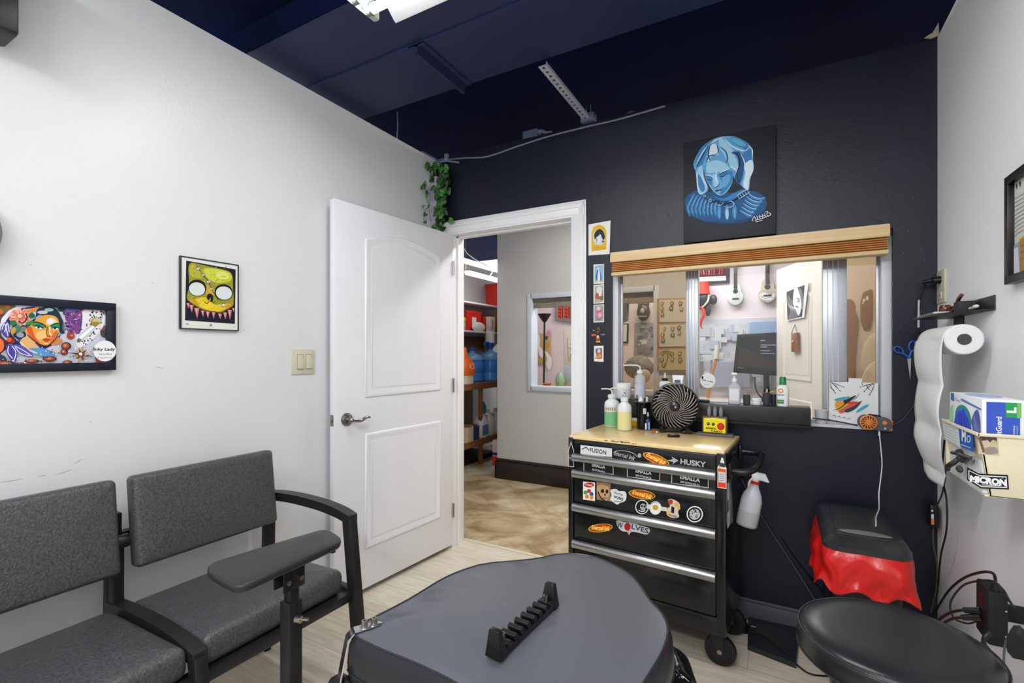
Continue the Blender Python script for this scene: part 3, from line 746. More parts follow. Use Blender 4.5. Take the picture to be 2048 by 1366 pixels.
for i, (x, y, wd) in enumerate(((1197, 935.5, 30), (1287, 947.5, 33), (1380, 961, 37))):
    a = SA(); sl = .118
    a.fill([(x-wd, y-wd*sl-10.5), (x+wd, y+wd*sl-10.5), (x+wd, y+wd*sl+10.5), (x-wd, y-wd*sl+10.5)], (212, 213, 214)); a.fill([(x-wd+1.2, y-wd*sl-10), (x+wd-1.2, y+wd*sl-10), (x+wd-1.2, y+wd*sl+9.3), (x-wd+1.2, y-wd*sl+9.3)], (22, 22, 24))
    a.text('EMALLA', (x, y-4), .017, (214, 215, 216), .0022*wd/1.06, rot=-3, bold=.03); a.text('SAFE TATTOO INK CO.', (x, y+6), .008, (214, 215, 216), .0021*wd/1.02, rot=-3, bold=.02)
    sticker(drawers[0], ('left', 'middle', 'right')[i]+' black sticker reading EMALLA', a)
a = SA(); a.fill([(1166, 963), (1190, 965), (1190, 1002), (1166, 999)], (236, 234, 230)); a.ell(1178, 970, 10, 5, R_); a.text('DYNAMIC', (1178, 970), .008, W_, .034, bold=.02)
for x, y, c in ((1171, 985, (60, 160, 70)), (1183, 988, (44, 90, 176)), (1174, 993, (230, 120, 40)), (1178, 982, (204, 44, 40)), (1183, 995, (232, 150, 40))): a.ell(x, y, 4, 4, c)
sticker(drawers[1], 'white card sticker with red oval and coloured dots', a)
a = SA(); a.fill([(1193, 963), (1221, 966), (1221, 1003), (1193, 999)], (150, 122, 88)); a.fill([(1194, 972), (1204, 970), (1218, 975), (1218, 992), (1212, 1001), (1203, 998), (1196, 988)], (196, 158, 112), 3)
a.ell(1205, 982, 3.5, 4, (40, 26, 18)); a.ell(1214, 983, 3, 4, (40, 26, 18)); a.ell(1210, 989, 1.6, 2.5, (50, 32, 22)); a.line([(1196, 983), (1202, 996), (1210, 1001)], 3, (60, 38, 24)); a.line([(1204, 996), (1214, 996)], 1.4, (60, 40, 26)); sticker(drawers[1], 'brown skull sticker', a)
a = SA(); a.fill([(1221, 980), (1232, 978), (1238, 982), (1250, 983), (1253, 992), (1250, 1002), (1240, 1006), (1234, 1009), (1226, 1004), (1220, 1000), (1223, 990)], (226, 226, 228), 3)
a.text('SPLATTER', (1237, 988), .010, K_, .042, rot=-10, bold=.02); a.text('WORKS', (1237, 996), .013, K_, .044, rot=-8, bold=.04); a.line([(1228, 1002), (1244, 1004)], 1.2, K_); sticker(drawers[1], 'white jagged word sticker', a)
sticker(drawers[1], 'orange and yellow oval sticker reading Eternal Ink', flame(SA(), 1284, 989, 27, 9, 8, .085))
a = SA(.0002); a.ell(1284, 1014, 13.5, 14.5, (232, 232, 234)); a.ell(1284, 1014, 11.8, 12.8, K_); a.ell(1286, 1014, 6, 7, (170, 172, 176)); a.ell(1284, 1012, 2, 2, K_); a.ell(1289, 1013, 2, 2.2, K_); a.line([(1277, 1020), (1284, 1023), (1291, 1021)], 1.6, W_)
sticker(drawers[1], 'round black sticker with a pale face', a)
a = SA(.0004); a.fill([(1293, 1008), (1334, 1015), (1334, 1023), (1293, 1017)], (218, 210, 192)); a.ell(1311, 1016, 12, 13.5, (226, 226, 228)); a.ell(1311, 1016, 9.5, 11, (240, 240, 240)); a.ell(1311, 1015, 6, 5.5, (206, 164, 60), 20); a.line([(1302, 1009), (1309, 1005), (1318, 1007)], 1, (120, 120, 128)); sticker(drawers[1], 'white watch-shaped sticker with yellow centre', a)
a = SA(.0006); a.fill([(1336, 1000), (1344, 998), (1356, 1004), (1360, 1012), (1356, 1024), (1358, 1034), (1346, 1036), (1334, 1030), (1334, 1018), (1340, 1012)], (216, 200, 184), 3)
a.ell(1341, 1004, 5, 5, (190, 60, 50)); a.ell(1353, 1009, 4, 4, (224, 172, 60)); a.ell(1358, 1016, 3, 3.5, (224, 172, 60)); a.ell(1338, 1026, 4, 4, (226, 186, 70)); a.fill([(1343, 1012), (1349, 1015), (1348, 1027), (1342, 1025)], (36, 34, 40)); a.text('ROOSTER', (1346, 1032), .008, K_, .033, rot=-6, bold=.02); sticker(drawers[1], 'colourful mascot sticker in red, yellow and white', a)
a = SA(); a.ell(1389.5, 1028.5, 16.5, 16.5, (232, 232, 234)); a.ell(1389.5, 1028.5, 14.2, 14.2, K_); a.ell(1389.5, 1028.5, 11, 11, (196, 198, 202))
rr = random.Random(5)
for i in range(22):
    q = rr.random()*6.28; l = 3+rr.random()*8; x, y = 1389.5+math.cos(q)*l, 1028.5+math.sin(q)*l; a.line([(x, y), (x+rr.uniform(-3, 3), y+rr.uniform(-3, 3))], 1.5, K_, 0)
sticker(drawers[1], 'round black and white sticker with white rim, alone at the right', a)
sticker(drawers[2], 'orange oval sticker reading Eternal Ink, alone at the left', flame(SA(), 1201, 1056, 24.5, 8.5, -6, .088))
a = SA(); a.fill([(1233, 1042), (1240, 1041), (1252, 1045), (1262, 1044), (1278, 1050), (1297, 1056), (1299, 1064), (1292, 1069), (1276, 1065), (1262, 1064), (1258, 1070), (1254, 1064), (1244, 1062), (1236, 1054)], (206, 208, 212), 3)
a.text('W', (1240, 1050), .026, (40, 42, 46), .026, rot=-6, bold=.03); a.ell(1255, 1053.5, 6.5, 8, (186, 26, 28)); a.text('LVES', (1280, 1057.5), .022, (60, 62, 68), .074, rot=-5, bold=.03); a.line([(1256, 1060), (1257, 1067)], 1.6, (170, 24, 26)); a.line([(1261, 1060), (1262, 1066)], 1.4, (170, 24, 26))
sticker(drawers[2], 'dripping grey and red sticker reading WOLVES', a)
# bottle-shaped stickers on the posts
a = SA(.0002); a.fill([(1142, 883), (1146, 895), (1148, 900), (1148, 934), (1136.5, 933), (1136.5, 899), (1139, 893)], (206, 206, 208)); a.fill([(1142, 886), (1145, 896), (1147, 901), (1147, 933), (1137.6, 932), (1137.6, 900), (1140, 894)], (24, 24, 26)); a.fill([(1138, 910), (1147, 911), (1147, 922), (1138, 921)], (60, 60, 64)); a.text('INK', (1142.5, 916), .006, W_, .015)
o = a.build('sticker', chest); o['label'] = 'black bottle-shaped sticker with white outline'
a = SA(.0002); a.fill([(1443, 915), (1446, 916), (1450, 931), (1453, 936), (1453, 978), (1435, 975), (1435, 934), (1439, 929)], (230, 228, 226)); a.fill([(1436, 936), (1452, 939), (1452, 976), (1436, 974)], (226, 84, 36)); a.fill([(1437, 943), (1451, 945), (1451, 966), (1437, 964)], (206, 208, 214)); a.fill([(1436, 965), (1452, 967), (1452, 976), (1436, 974)], (236, 60, 24)); a.fill([(1440, 925), (1449, 927), (1451, 935), (1438, 933)], (60, 60, 64))
for k in range(4): a.line([(1439, 948+k*4), (1449, 949+k*4)], .9, (120, 120, 130), 0)
o = a.build('sticker', chest); o['label'] = 'orange and white bottle-shaped sticker'
# pale stickers on the right side
b = MB(MC); b.box(CW, CW+.0012, .03, .06, .68, .745, mat('side_sticker', (196, 196, 198), .5), 0); b.build('sticker', chest)
b = MB(MC); b.box(CW, CW+.0012, .03, .075, .57, .63, MATS['side_sticker'], 0); b.build('sticker', chest)

# ---- swing lid waste bin with red liner
bn = thing('waste_bin', 'slim black waste bin with domed swing lid and red bag liner in the corner', 'waste bin', (.262, 2.235, 0))
m_lid = mat('dusty_black_plastic', (34, 35, 37), .25, spec=.5, var=((74, 75, 78), 5, .6, (1, .4, 1)), bump=(90, .1, 2))
m_red = mat('red_plastic_film', (206, 30, 26), .25, spec=.5, bump=(22, 1.0, 3), trans=0)
bx, by = .262, 2.235; bw, bd = .245, .475
b = MB(); b.loft([[Vector((bx+x*s_, by+y*s_, z)) for x, y in rrect(bw-.02, bd-.03, .05)] for s_, z in ((.82, 0), (.83, .01), (.98, .56), (1, .57))], m_blk); b.build('body', bn)
b = MB()
NO = 64
base = rrect(bw, bd, .05, 6); R = []
seg = [math.dist(base[i], base[(i+1) % len(base)]) for i in range(len(base))]; per = sum(seg); out = []; acc = 0; j = 0
for i in range(110):
    s_ = per*i/110
    while acc+seg[j] < s_: acc += seg[j]; j += 1
    f_ = (s_-acc)/seg[j]; p_, q2 = base[j], base[(j+1) % len(base)]; out.append((p_[0]+(q2[0]-p_[0])*f_, p_[1]+(q2[1]-p_[1])*f_))
base = out
def bag(pt, off, z, i, amp):
    x, y = pt; L = math.hypot(x, y); k = (L+off+amp*(.8*math.sin(i*.5+z*30)+.5*math.sin(i*1.1+1-z*60)+.6*math.sin(i*.23+z*20)))/L
    return Vector((bx+x*k, by+y*k, z+amp*1.2*math.sin(i*.7)))
zs_ = [(.0, .585, .0), (.008, .57, .002), (.018, .55, .005), (.022, .53, .008), (.024, .505, .010), (.021, .485, .012), (.024, .465, .012), (.026, .452, .013), (.030, .444, .013), (.026, .44, .013), (.016, .46, .006)]
for off, z, amp in zs_:
    R.append([bag(p, off, z+.0*i, i, amp) for i, p in enumerate(base)])
b.loft(R, m_red, caps=False); b.build('bag_liner', bn, angle=70)
b = MB(); R = []
for s_, z in ((.99, .572), (1.03, .574), (1.035, .585), (1.03, .592), (.995, .598), (.93, .612), (.88, .619), (.55, .624), (.3, .626), (.02, .627)):
    R.append([Vector((bx+x*s_, by+y*(1-(1-s_)*1.0), z)) for x, y in rrect(bw, bd, .05)])
b.loft(R, m_lid); lid = b.build('lid', bn)
b = MB(); b.prism([Vector((x, y, .617+(y-by+.2)*.02)) for x, y in ((bx-.085, by-.20), (bx+.085, by-.20), (bx+.075, by+.10), (bx-.080, by+.16))], (0, 0, .007), m_lid, .001); b.build('flap', lid)
b = MB()
b.prism([Vector((x, y, .6262)) for x, y in [(bx+.078*math.cos(t), by-.176+(.030 if math.sin(t) > 0 else .016)*math.sin(t)) for t in [6.283*i/28 for i in range(28)]]], (0, 0, .0015), mat('lid_push_pad', (120, 121, 120), .35), .001); b.build('push_pad', lid)

# ---- foot pedal plate and cable on floor
m_ped = mat('pedal_top', (34, 36, 40), .35)
q = [at(1497, 1243, Z=.0), at(1600, 1265, Z=0), at(1592, 1338, Z=0), at(1495, 1300, Z=0)]
b = MB(); b.prism(q, (0, 0, .022), m_ped, .003)
tag(b.build('foot_pedal'), 'flat square black foot pedal plate on the floor right of the tool chest', 'foot pedal')
b = MB(); p = at(1487, 1262, Z=0)
b.cyl(p+Vector((0, 0, .0)), p+Vector((0, 0, .035)), .024, m_blk, .02, 20); b.cyl(p+Vector((.0, 0, .035)), p+Vector((0, 0, .055)), .012, m_blk, n=16); b.box(p.x-.03, p.x+.03, p.y+.0, p.y+.03, 0, .02, m_blk, .004)
b.cyl(p+Vector((.03, .02, .02)), p+Vector((.05, .02, .02)), .012, m_blk, n=14)
tag(b.build('pedal_plug'), 'small black plug housing on the floor between chest caster and pedal', 'plug')
# ================================================================ pictures and fittings on the near walls
def frame_rect(b, u0, u1, v0, v1, w, O, U, V, t0, t1, m):
    """picture frame in plane (O,U,V) from (u0,v0) to (u1,v1), bar width w, depth t0..t1 along normal"""
    N = U.cross(V)
    for a0, a1, c0, c1 in ((u0, u1, v0, v0+w), (u0, u1, v1-w, v1), (u0, u0+w, v0+w, v1-w), (u1-w, u1, v0+w, v1-w)):
        b.hexa([O+U*a0+V*c0+N*t0, O+U*a1+V*c0+N*t0, O+U*a1+V*c1+N*t0, O+U*a0+V*c1+N*t0, O+U*a0+V*c0+N*t1, O+U*a1+V*c0+N*t1, O+U*a1+V*c1+N*t1, O+U*a0+V*c1+N*t1], m, .001)
LW = XL
def left(px, py, off=0): return at(px, py, X=XL+off)
m_glasspic = glassmat('picture_glass', (255, 255, 255), .0)
# --- flower woman picture
p = left(232, 607, .02); p2 = left(230, 740, .02)
Yr = p.y; zt, zb_ = 1.26+(p.z-1.26), p2.z
Yl = Yr-.62
pic = thing('framed_print', 'wide black framed colourful print of a woman with flower in hair', 'picture', (XL, (Yl+Yr)/2, zb_))
b = MB(); frame_rect(b, Yl, Yr, zb_, zt, .026, Vector((XL, 0, 0)), Y_, Z_, .001, .022, mat('black_frame', (24, 30, 44), .35)); b.build('frame', pic)
b = MB(); b.box(XL+.001, XL+.012, Yl+.01, Yr-.01, zb_+.01, zt-.01, mat('print_paper', (226, 226, 232), .4)); b.build('backing', pic)
a = Art((XL+.0125, 0, 0), Y_, Z_)
# colours follow the picture's own inks
def X(px): return px/7.588
def Yp(py): return 580+py/7.588
def q_(pts): return [(X(x), Yp(y)) for x, y in pts]
def F(pts, c, sm=4): a.fill(q_(pts), c, sm)
def E(x, y, rx, ry, c, ang=0): a.ell(X(x), Yp(y), rx/7.588, ry/7.588, c, ang, 16)
def Ln(pts, w, c): a.line(q_(pts), w/7.588, c)
l0, r0_ = -400, 1672
a.fill([(-60, 596), (220, 616), (220, 733), (-60, 737)], (196, 198, 212), 0)
rr = random.Random(11)
E(-120, 600, 300, 420, (90, 60, 66)); E(60, 250, 180, 110, (112, 96, 50)); E(-10, 330, 60, 40, (196, 96, 40)); E(120, 255, 40, 22, (206, 80, 40))
E(470, 560, 480, 350, (222, 224, 236)); E(500, 590, 440, 340, (40, 44, 112)); E(540, 560, 400, 290, (206, 208, 226)); E(560, 590, 385, 270, (64, 64, 136))
E(620, 560, 330, 250, (222, 222, 232)); F([(1000, 250), (1200, 230), (1660, 280), (1660, 420), (1300, 300), (1020, 420)], (70, 56, 60))
E(1140, 245, 80, 26, (196, 60, 50)); E(1290, 290, 60, 30, (160, 60, 60)); E(1640, 400, 40, 140, (44, 60, 52)); E(1650, 480, 26, 40, (206, 76, 50)); E(1590, 640, 70, 90, (70, 66, 70)); E(1560, 570, 45, 40, (130, 80, 84))
F([(1270, 300), (1450, 240), (1590, 330), (1560, 560), (1330, 820), (1160, 850), (1180, 560)], (226, 226, 232))
F([(950, 330), (1080, 270), (1240, 330), (1220, 640), (1120, 660), (1010, 600), (990, 430)], (118, 70, 130))
a.hold = True
for i in range(80): 
    x, y = rr.uniform(960, 1230), rr.uniform(290, 660); Ln([(x, y), (x+rr.uniform(-30, 30), y+rr.uniform(-25, 25)), (x+rr.uniform(-30, 30), y+rr.uniform(-30, 30))], rr.uniform(5, 11), rr.choice([(196, 140, 196), (226, 200, 226), (84, 50, 120), (150, 60, 110), (60, 70, 150)]))
a.hold = False; a.k += 1; E(1090, 290, 110, 40, (86, 96, 170)); E(930, 290, 60, 40, (30, 60, 50)); E(1070, 700, 60, 55, (150, 66, 50)); E(1085, 690, 26, 18, (222, 110, 70))
a.hold = True
for i in range(70):
    t = rr.random(); x = 1500-200*t+rr.uniform(-110, 110); y = 290+540*t+rr.uniform(-60, 60); E(x, y, rr.uniform(8, 18), rr.uniform(6, 14), rr.choice([(58, 40, 52), (96, 50, 66), (30, 30, 40), (150, 96, 104)]), rr.uniform(0, 90))
a.hold = False; a.k += 1; F([(1180, 700), (1390, 530), (1450, 580), (1260, 770)], (196, 204, 204)); F([(1200, 712), (1400, 550), (1420, 570), (1230, 740)], (240, 242, 242)); F([(1370, 500), (1430, 420), (1550, 490), (1500, 520), (1440, 560)], (150, 130, 70)); F([(1400, 480), (1440, 430), (1540, 480)], (206, 186, 120)); F([(1160, 760), (1200, 730), (1230, 770), (1180, 800)], (110, 106, 80))
# hair
F([(520, 430), (560, 300), (700, 255), (850, 290), (930, 420), (975, 560), (960, 660), (900, 640), (880, 480), (780, 390), (640, 400), (520, 520), (400, 640), (380, 720), (240, 730), (200, 660), (330, 540)], (26, 48, 66))
E(740, 300, 70, 28, (150, 190, 190)); E(330, 600, 70, 40, (120, 130, 136), -20); E(300, 680, 60, 40, (150, 160, 166), 10); E(440, 540, 70, 40, (60, 92, 90)); E(960, 560, 18, 60, (96, 100, 120)); E(580, 420, 60, 30, (150, 160, 200), -30); E(640, 340, 80, 26, (190, 196, 206))
# neck, shoulders
F([(300, 780), (430, 700), (560, 840), (640, 900), (820, 930), (830, 1000), (520, 1020), (380, 930)], (222, 176, 110)); F([(420, 900), (620, 880), (830, 950), (800, 1010), (560, 1010)], (90, 150, 206)); Ln([(300, 790), (420, 900), (560, 960)], 14, (236, 216, 176)); F([(860, 720), (940, 760), (900, 820), (770, 830)], (206, 130, 80))
# face
F([(520, 470), (640, 390), (760, 380), (860, 420), (895, 520), (885, 640), (830, 740), (770, 810), (690, 842), (600, 815), (500, 750), (410, 680), (370, 620), (430, 560)], (228, 158, 58)); F([(400, 600), (470, 560), (520, 700), (600, 810), (480, 740)], (214, 88, 40)); F([(700, 480), (760, 420), (840, 450), (860, 520), (780, 540), (700, 520)], (240, 206, 150)); E(760, 470, 60, 40, (236, 226, 236)); F([(870, 620), (820, 740), (760, 800), (800, 660)], (214, 106, 60))
F([(560, 640), (700, 620), (700, 720), (600, 760), (540, 720)], (238, 190, 120))
F([(480, 530), (540, 505), (610, 515), (660, 550), (655, 590), (600, 560), (520, 560)], (24, 140, 84)); F([(770, 545), (840, 515), (895, 530), (890, 590), (830, 560), (775, 580)], (24, 150, 90))
E(580, 568, 56, 24, (236, 238, 240), 14); E(578, 568, 24, 20, (40, 110, 140)); E(578, 568, 10, 10, (14, 16, 24)); E(838, 585, 46, 20, (236, 238, 240), -6); E(828, 583, 20, 17, (30, 70, 90)); E(828, 583, 9, 9, (14, 16, 24))
Ln([(530, 552), (580, 543), (640, 580)], 12, (20, 24, 30)); Ln([(790, 580), (830, 562), (886, 578)], 12, (20, 24, 30)); Ln([(470, 500), (560, 490), (660, 530), (690, 570)], 16, (20, 70, 56)); Ln([(760, 550), (830, 510), (890, 512)], 15, (20, 70, 56))
Ln([(716, 560), (700, 640), (712, 695), (760, 700)], 9, (150, 76, 30)); Ln([(752, 560), (748, 640), (770, 700)], 12, (246, 226, 190)); E(735, 700, 30, 12, (176, 76, 40)); F([(640, 745), (690, 730), (720, 740), (760, 742), (720, 785), (670, 780)], (206, 70, 66)); Ln([(640, 750), (700, 752), (762, 745)], 6, (120, 26, 30)); E(690, 812, 40, 14, (240, 196, 130))
Ln([(410, 680), (500, 762), (600, 826), (700, 852), (820, 760), (884, 650)], 9, (60, 30, 24))
# flower
for k in range(11):
    t = 6.283*k/11; E(300+115*math.cos(t), 410+75*math.sin(t), 62, 38, (226, 140, 116) if k % 2 else (236, 176, 152), math.degrees(t)); Ln([(300+60*math.cos(t), 410+40*math.sin(t)), (300+150*math.cos(t), 410+100*math.sin(t))], 6, (176, 76, 64))
E(310, 400, 66, 50, (206, 104, 84)); E(290, 395, 34, 30, (240, 190, 160)); Ln([(270, 470), (340, 500), (400, 420), (380, 350)], 12, (70, 30, 40))
E(190, 500, 56, 40, (30, 120, 66)); E(440, 500, 60, 26, (40, 140, 80), -20); E(470, 390, 50, 40, (30, 96, 66)); E(240, 590, 70, 46, (60, 130, 80), -50); E(190, 620, 36, 60, (196, 150, 60), 20)
F([(380, 320), (470, 280), (570, 262), (540, 300), (430, 350)], (226, 130, 40))
# butterfly ornament
F([(0, 620), (30, 520), (110, 480), (140, 600), (120, 720), (60, 710)], (74, 74, 150)); F([(100, 830), (190, 840), (250, 900), (240, 1050), (190, 1110), (110, 1000), (80, 900)], (72, 66, 160)); F([(190, 830), (340, 850), (470, 960), (480, 1010), (330, 990), (230, 900)], (86, 84, 170))
for pts in (((20, 600), (60, 510), (110, 700)), ((60, 640), (100, 500), (130, 640)), ((120, 850), (110, 950), (180, 1040)), ((170, 850), (230, 950), (190, 1100)), ((210, 850), (330, 910), (470, 1000)), ((220, 870), (300, 960), (440, 1000))): Ln(pts, 8, (226, 226, 240))
E(150, 765, 66, 55, (96, 26, 20)); E(130, 755, 42, 36, (216, 80, 40)); E(180, 780, 30, 30, (150, 40, 26)); E(-30, 840, 80, 110, (222, 110, 60)); E(-60, 1060, 150, 90, (60, 54, 76))
# bubbles and star
for x, y, rx, ry in ((990, 850, 78, 60), (960, 940, 60, 50), (1010, 1110, 80, 45), (740, 1045, 110, 42), (700, 1150, 130, 40), (60, 1130, 170, 60), (300, 1140, 110, 40), (470, 1080, 120, 30)):
    E(x, y, rx, ry, (60, 52, 58)); E(x-8, y-4, rx*.72, ry*.7, (166, 74, 54)); E(x-14, y-8, rx*.35, ry*.35, (226, 120, 80))
for k in range(12):
    t = 6.283*k/12+.2; L = 200 if k % 3 == 0 else 130; n_ = (math.cos(t+1.57)*24, math.sin(t+1.57)*20)
    F([(1215+n_[0], 980+n_[1]), (1215+L*math.cos(t), 980+L*.85*math.sin(t)), (1215-n_[0], 980-n_[1])], (196, 150, 60) if k % 2 else (70, 56, 40), 0)
E(1215, 980, 52, 44, (96, 70, 90)); E(1205, 970, 26, 24, (226, 226, 236)); F([(1270, 1150), (1440, 1090), (1420, 1010), (1660, 1070), (1660, 1155)], (120, 50, 44), 0)
a.hold = True
for i in range(50): E(rr.uniform(560, 1420), rr.uniform(860, 1140), rr.uniform(5, 14), rr.uniform(5, 12), rr.choice([(30, 30, 36), (26, 70, 60), (240, 240, 244), (206, 90, 60)]))
for i in range(30): E(rr.uniform(-100, 640), rr.uniform(1040, 1150), rr.uniform(6, 14), rr.uniform(5, 10), rr.choice([(30, 30, 36), (180, 60, 50), (240, 240, 244), (120, 190, 220)]))
a.hold = False
a.build('print', pic)
b = MB(); b.box(XL+.013, XL+.0145, Yr-.0425, Yr-.0415, zb_+.03, zt-.03, mat('slip_edge', (206, 206, 206), .4)); b.build('slip_line', pic)
a = Art((XL+.0235, 0, 0), Y_, Z_, step=.0002); a.fill([(X(1590+185*math.cos(t)*(.93)), Yp(925+158*math.sin(t))) for t in [6.283*i/30 for i in range(30)]], (232, 233, 236)); a.text('Inky Lady', (X(1585), Yp(905)), .012, (24, 24, 28), .058, bold=.03); a.text('studio', (X(1600), Yp(970)), .006, (110, 110, 116), .034); a.text('by appointment', (X(1600), Yp(1028)), .005, (110, 110, 116), .045)
o = a.build('sticker', pic); o['label'] = 'round white lettered sticker over the lower right corner'

# --- fanged skull print
c = [left(361, 512, .012), left(479, 529, .012), left(476, 662, .012), left(360, 658, .012)]
Y0, Y1 = (c[0].y+c[3].y)/2, (c[1].y+c[2].y)/2; z1, z0 = (c[0].z+c[1].z)/2, (c[2].z+c[3].z)/2
pic = thing('framed_print', 'small thin black framed print of a yellow fanged skull', 'picture', (XL, (Y0+Y1)/2, z0))
b = MB(); frame_rect(b, Y0, Y1, z0, z1, .004, Vector((XL, 0, 0)), Y_, Z_, .001, .014, mat('thin_black_frame', (30, 32, 34), .35)); b.build('frame', pic)
b = MB(); b.box(XL+.001, XL+.010, Y0+.003, Y1-.003, z0+.003, z1-.003, mat('print_mat', (226, 228, 222), .4)); b.build('mat_board', pic)
a = Art((XL+.0105, 0, 0), Y_, Z_)
def q_(pts): return [(350+x/8.036, 500+y/8.036) for x, y in pts]
def E(x, y, rx, ry, c, ang=0): a.ell(350+x/8.036, 500+y/8.036, rx/8.036, ry/8.036, c, ang, 22)
def Ln(pts, w, c): a.line(q_(pts), w/8.036, c)
def F(pts, c, sm=4): a.fill(q_(pts), c, sm)
F([(180, 170), (975, 312), (962, 1188), (160, 1130)], (24, 26, 44), 0)
F([(215, 290), (260, 205), (420, 235), (620, 280), (860, 340), (925, 430), (930, 560), (940, 880), (860, 940), (700, 1010), (480, 970), (300, 890), (195, 790), (215, 620), (225, 480)], (150, 150, 46), 4)
F([(460, 300), (700, 310), (880, 370), (910, 460), (840, 520), (640, 520), (520, 450)], (196, 206, 70)); E(760, 410, 110, 60, (216, 222, 110), 15)
F([(240, 250), (330, 240), (440, 330), (440, 450), (300, 440), (240, 380)], (178, 176, 60)); F([(300, 820), (480, 760), (620, 880), (800, 860), (900, 880), (700, 990), (460, 940)], (226, 196, 40)); E(520, 880, 120, 60, (236, 206, 50)); E(300, 830, 80, 30, (214, 150, 40), 25); E(860, 900, 60, 30, (210, 150, 50), -30)
F([(480, 560), (600, 600), (650, 720), (560, 720), (500, 700)], (200, 170, 50))
rr = random.Random(2)
a.hold = True
for i in range(90):
    x, y = rr.uniform(240, 900), rr.uniform(260, 960)
    if (x-355)**2/150**2+(y-630)**2/130**2 > 1 and (x-785)**2/150**2+(y-690)**2/130**2 > 1: Ln([(x, y), (x+rr.uniform(20, 60), y-rr.uniform(10, 40))], rr.uniform(2, 5), rr.choice([(110, 110, 30), (226, 226, 120), (90, 80, 30), (196, 130, 40)]))
a.hold = False; a.k += 1; E(355, 610, 150, 135, (22, 20, 40), 12); E(352, 628, 130, 108, (216, 222, 218), 12); E(780, 680, 150, 130, (22, 20, 40), 10); E(784, 692, 130, 106, (216, 222, 218), 10)
F([(520, 720), (560, 700), (605, 730), (610, 800), (580, 840), (540, 800), (515, 790)], (20, 20, 40)); E(560, 800, 8, 34, (196, 176, 60), 10); Ln([(470, 830), (510, 860), (550, 820)], 10, (60, 56, 20)); Ln([(590, 830), (620, 860), (635, 820)], 10, (60, 56, 20))
for x, y, s_ in ((370, 298, 40), (446, 405, 32), (535, 512, 40), (582, 628, 30), (775, 885, 36)): F([(x-s_, y-s_*.3), (x-s_*.2, y-s_*.8), (x+s_, y-s_*.4), (x+s_*.7, y+s_*.6), (x-s_*.4, y+s_*.7)], (60, 56, 60), 0); F([(x-s_*.8, y-s_*.2), (x-s_*.1, y-s_*.6), (x+s_*.8, y-s_*.3), (x+s_*.55, y+s_*.5), (x-s_*.3, y+s_*.5)], (232, 230, 226), 0)
Ln([(330, 240), (400, 330), (450, 410), (530, 500), (580, 620), (640, 720), (700, 820)], 7, (50, 46, 30))
Ln([(200, 810), (320, 900), (480, 975), (620, 985), (740, 1012), (860, 950), (940, 890)], 9, (60, 30, 30))
for x, y, l, w in ((205, 850, 90, 26), (260, 880, 125, 38), (345, 930, 175, 44), (440, 970, 110, 32), (520, 985, 120, 34), (612, 995, 120, 30), (716, 1020, 90, 34), (798, 1000, 120, 34), (872, 960, 170, 34), (930, 930, 70, 22)):
    F([(x-w, y), (x+w, y+6), (x+6, y+l)], (196, 120, 126), 0); F([(x-w*.5, y+4), (x+w*.3, y+8), (x, y+l*.7)], (222, 170, 164), 0)
a.text('ink', (350+190/8.036, 500+1185/8.036), .006, (50, 50, 54), .012); a.text('13', (350+568/8.036, 500+1208/8.036), .009, (30, 30, 34), .007, bold=.05); a.text('1/50', (350+940/8.036, 500+1232/8.036), .004, (60, 60, 64), .008)
a.build('print', pic)

# --- switch plate
c0, c1 = left(582, 700), left(628, 749)
m_ivory = mat('ivory_plastic', (206, 203, 178), .35)
sw = thing('light_switch', 'ivory two-gang rocker switch plate beside the open door', 'light switch', (XL, (c0.y+c1.y)/2, c1.z))
zc = (left(582, 700).z+left(582, 748).z)/2; b = MB(); b.box(XL, XL+.006, c0.y, c1.y, zc-.059, zc+.059, m_ivory, .002); b.build('plate', sw)
for f in (.36, .73):
    yy = c0.y+(c1.y-c0.y)*f; b = MB(); b.box(XL+.005, XL+.0065, yy-.0175, yy+.0175, zc-.035, zc+.035, mat('ivory_shadow_gap', (120, 118, 100), .5)); b.hexa([(XL+.005, yy-.016, zc-.033), (XL+.012, yy-.016, zc-.033), (XL+.012, yy+.016, zc-.033), (XL+.005, yy+.016, zc-.033), (XL+.005, yy-.016, zc+.033), (XL+.007, yy-.016, zc+.033), (XL+.007, yy+.016, zc+.033), (XL+.005, yy+.016, zc+.033)], m_ivory, .001); b.build('rocker', sw)
# --- things cut by the left edge of the frame
b = MB(); p = at(0, 60, X=XL+.10); b.box(XL+.0, XL+.12, p.y-.2, p.y+.035, p.z-.005, p.z+.25, mat('speaker_case', (18, 20, 28), .35), .012)
sp = b.build('wall_speaker', angle=40); tag(sp, 'dark box speaker at the top left corner of the white wall', 'speaker')
p = at(8, 465, X=XL+.06); b = MB(); b.lathe([(.02, 0), (.105, .0), (.112, .02), (.11, .04), (.095, .055), (.02, .06)], (XL, p.y-.108, p.z), mat('grey_fan_shroud', (128, 128, 128), .5), 40, ax=X_)
tag(b.build('round_sconce'), 'grey round wall fitting cut by the left edge above the flower print', 'sconce')

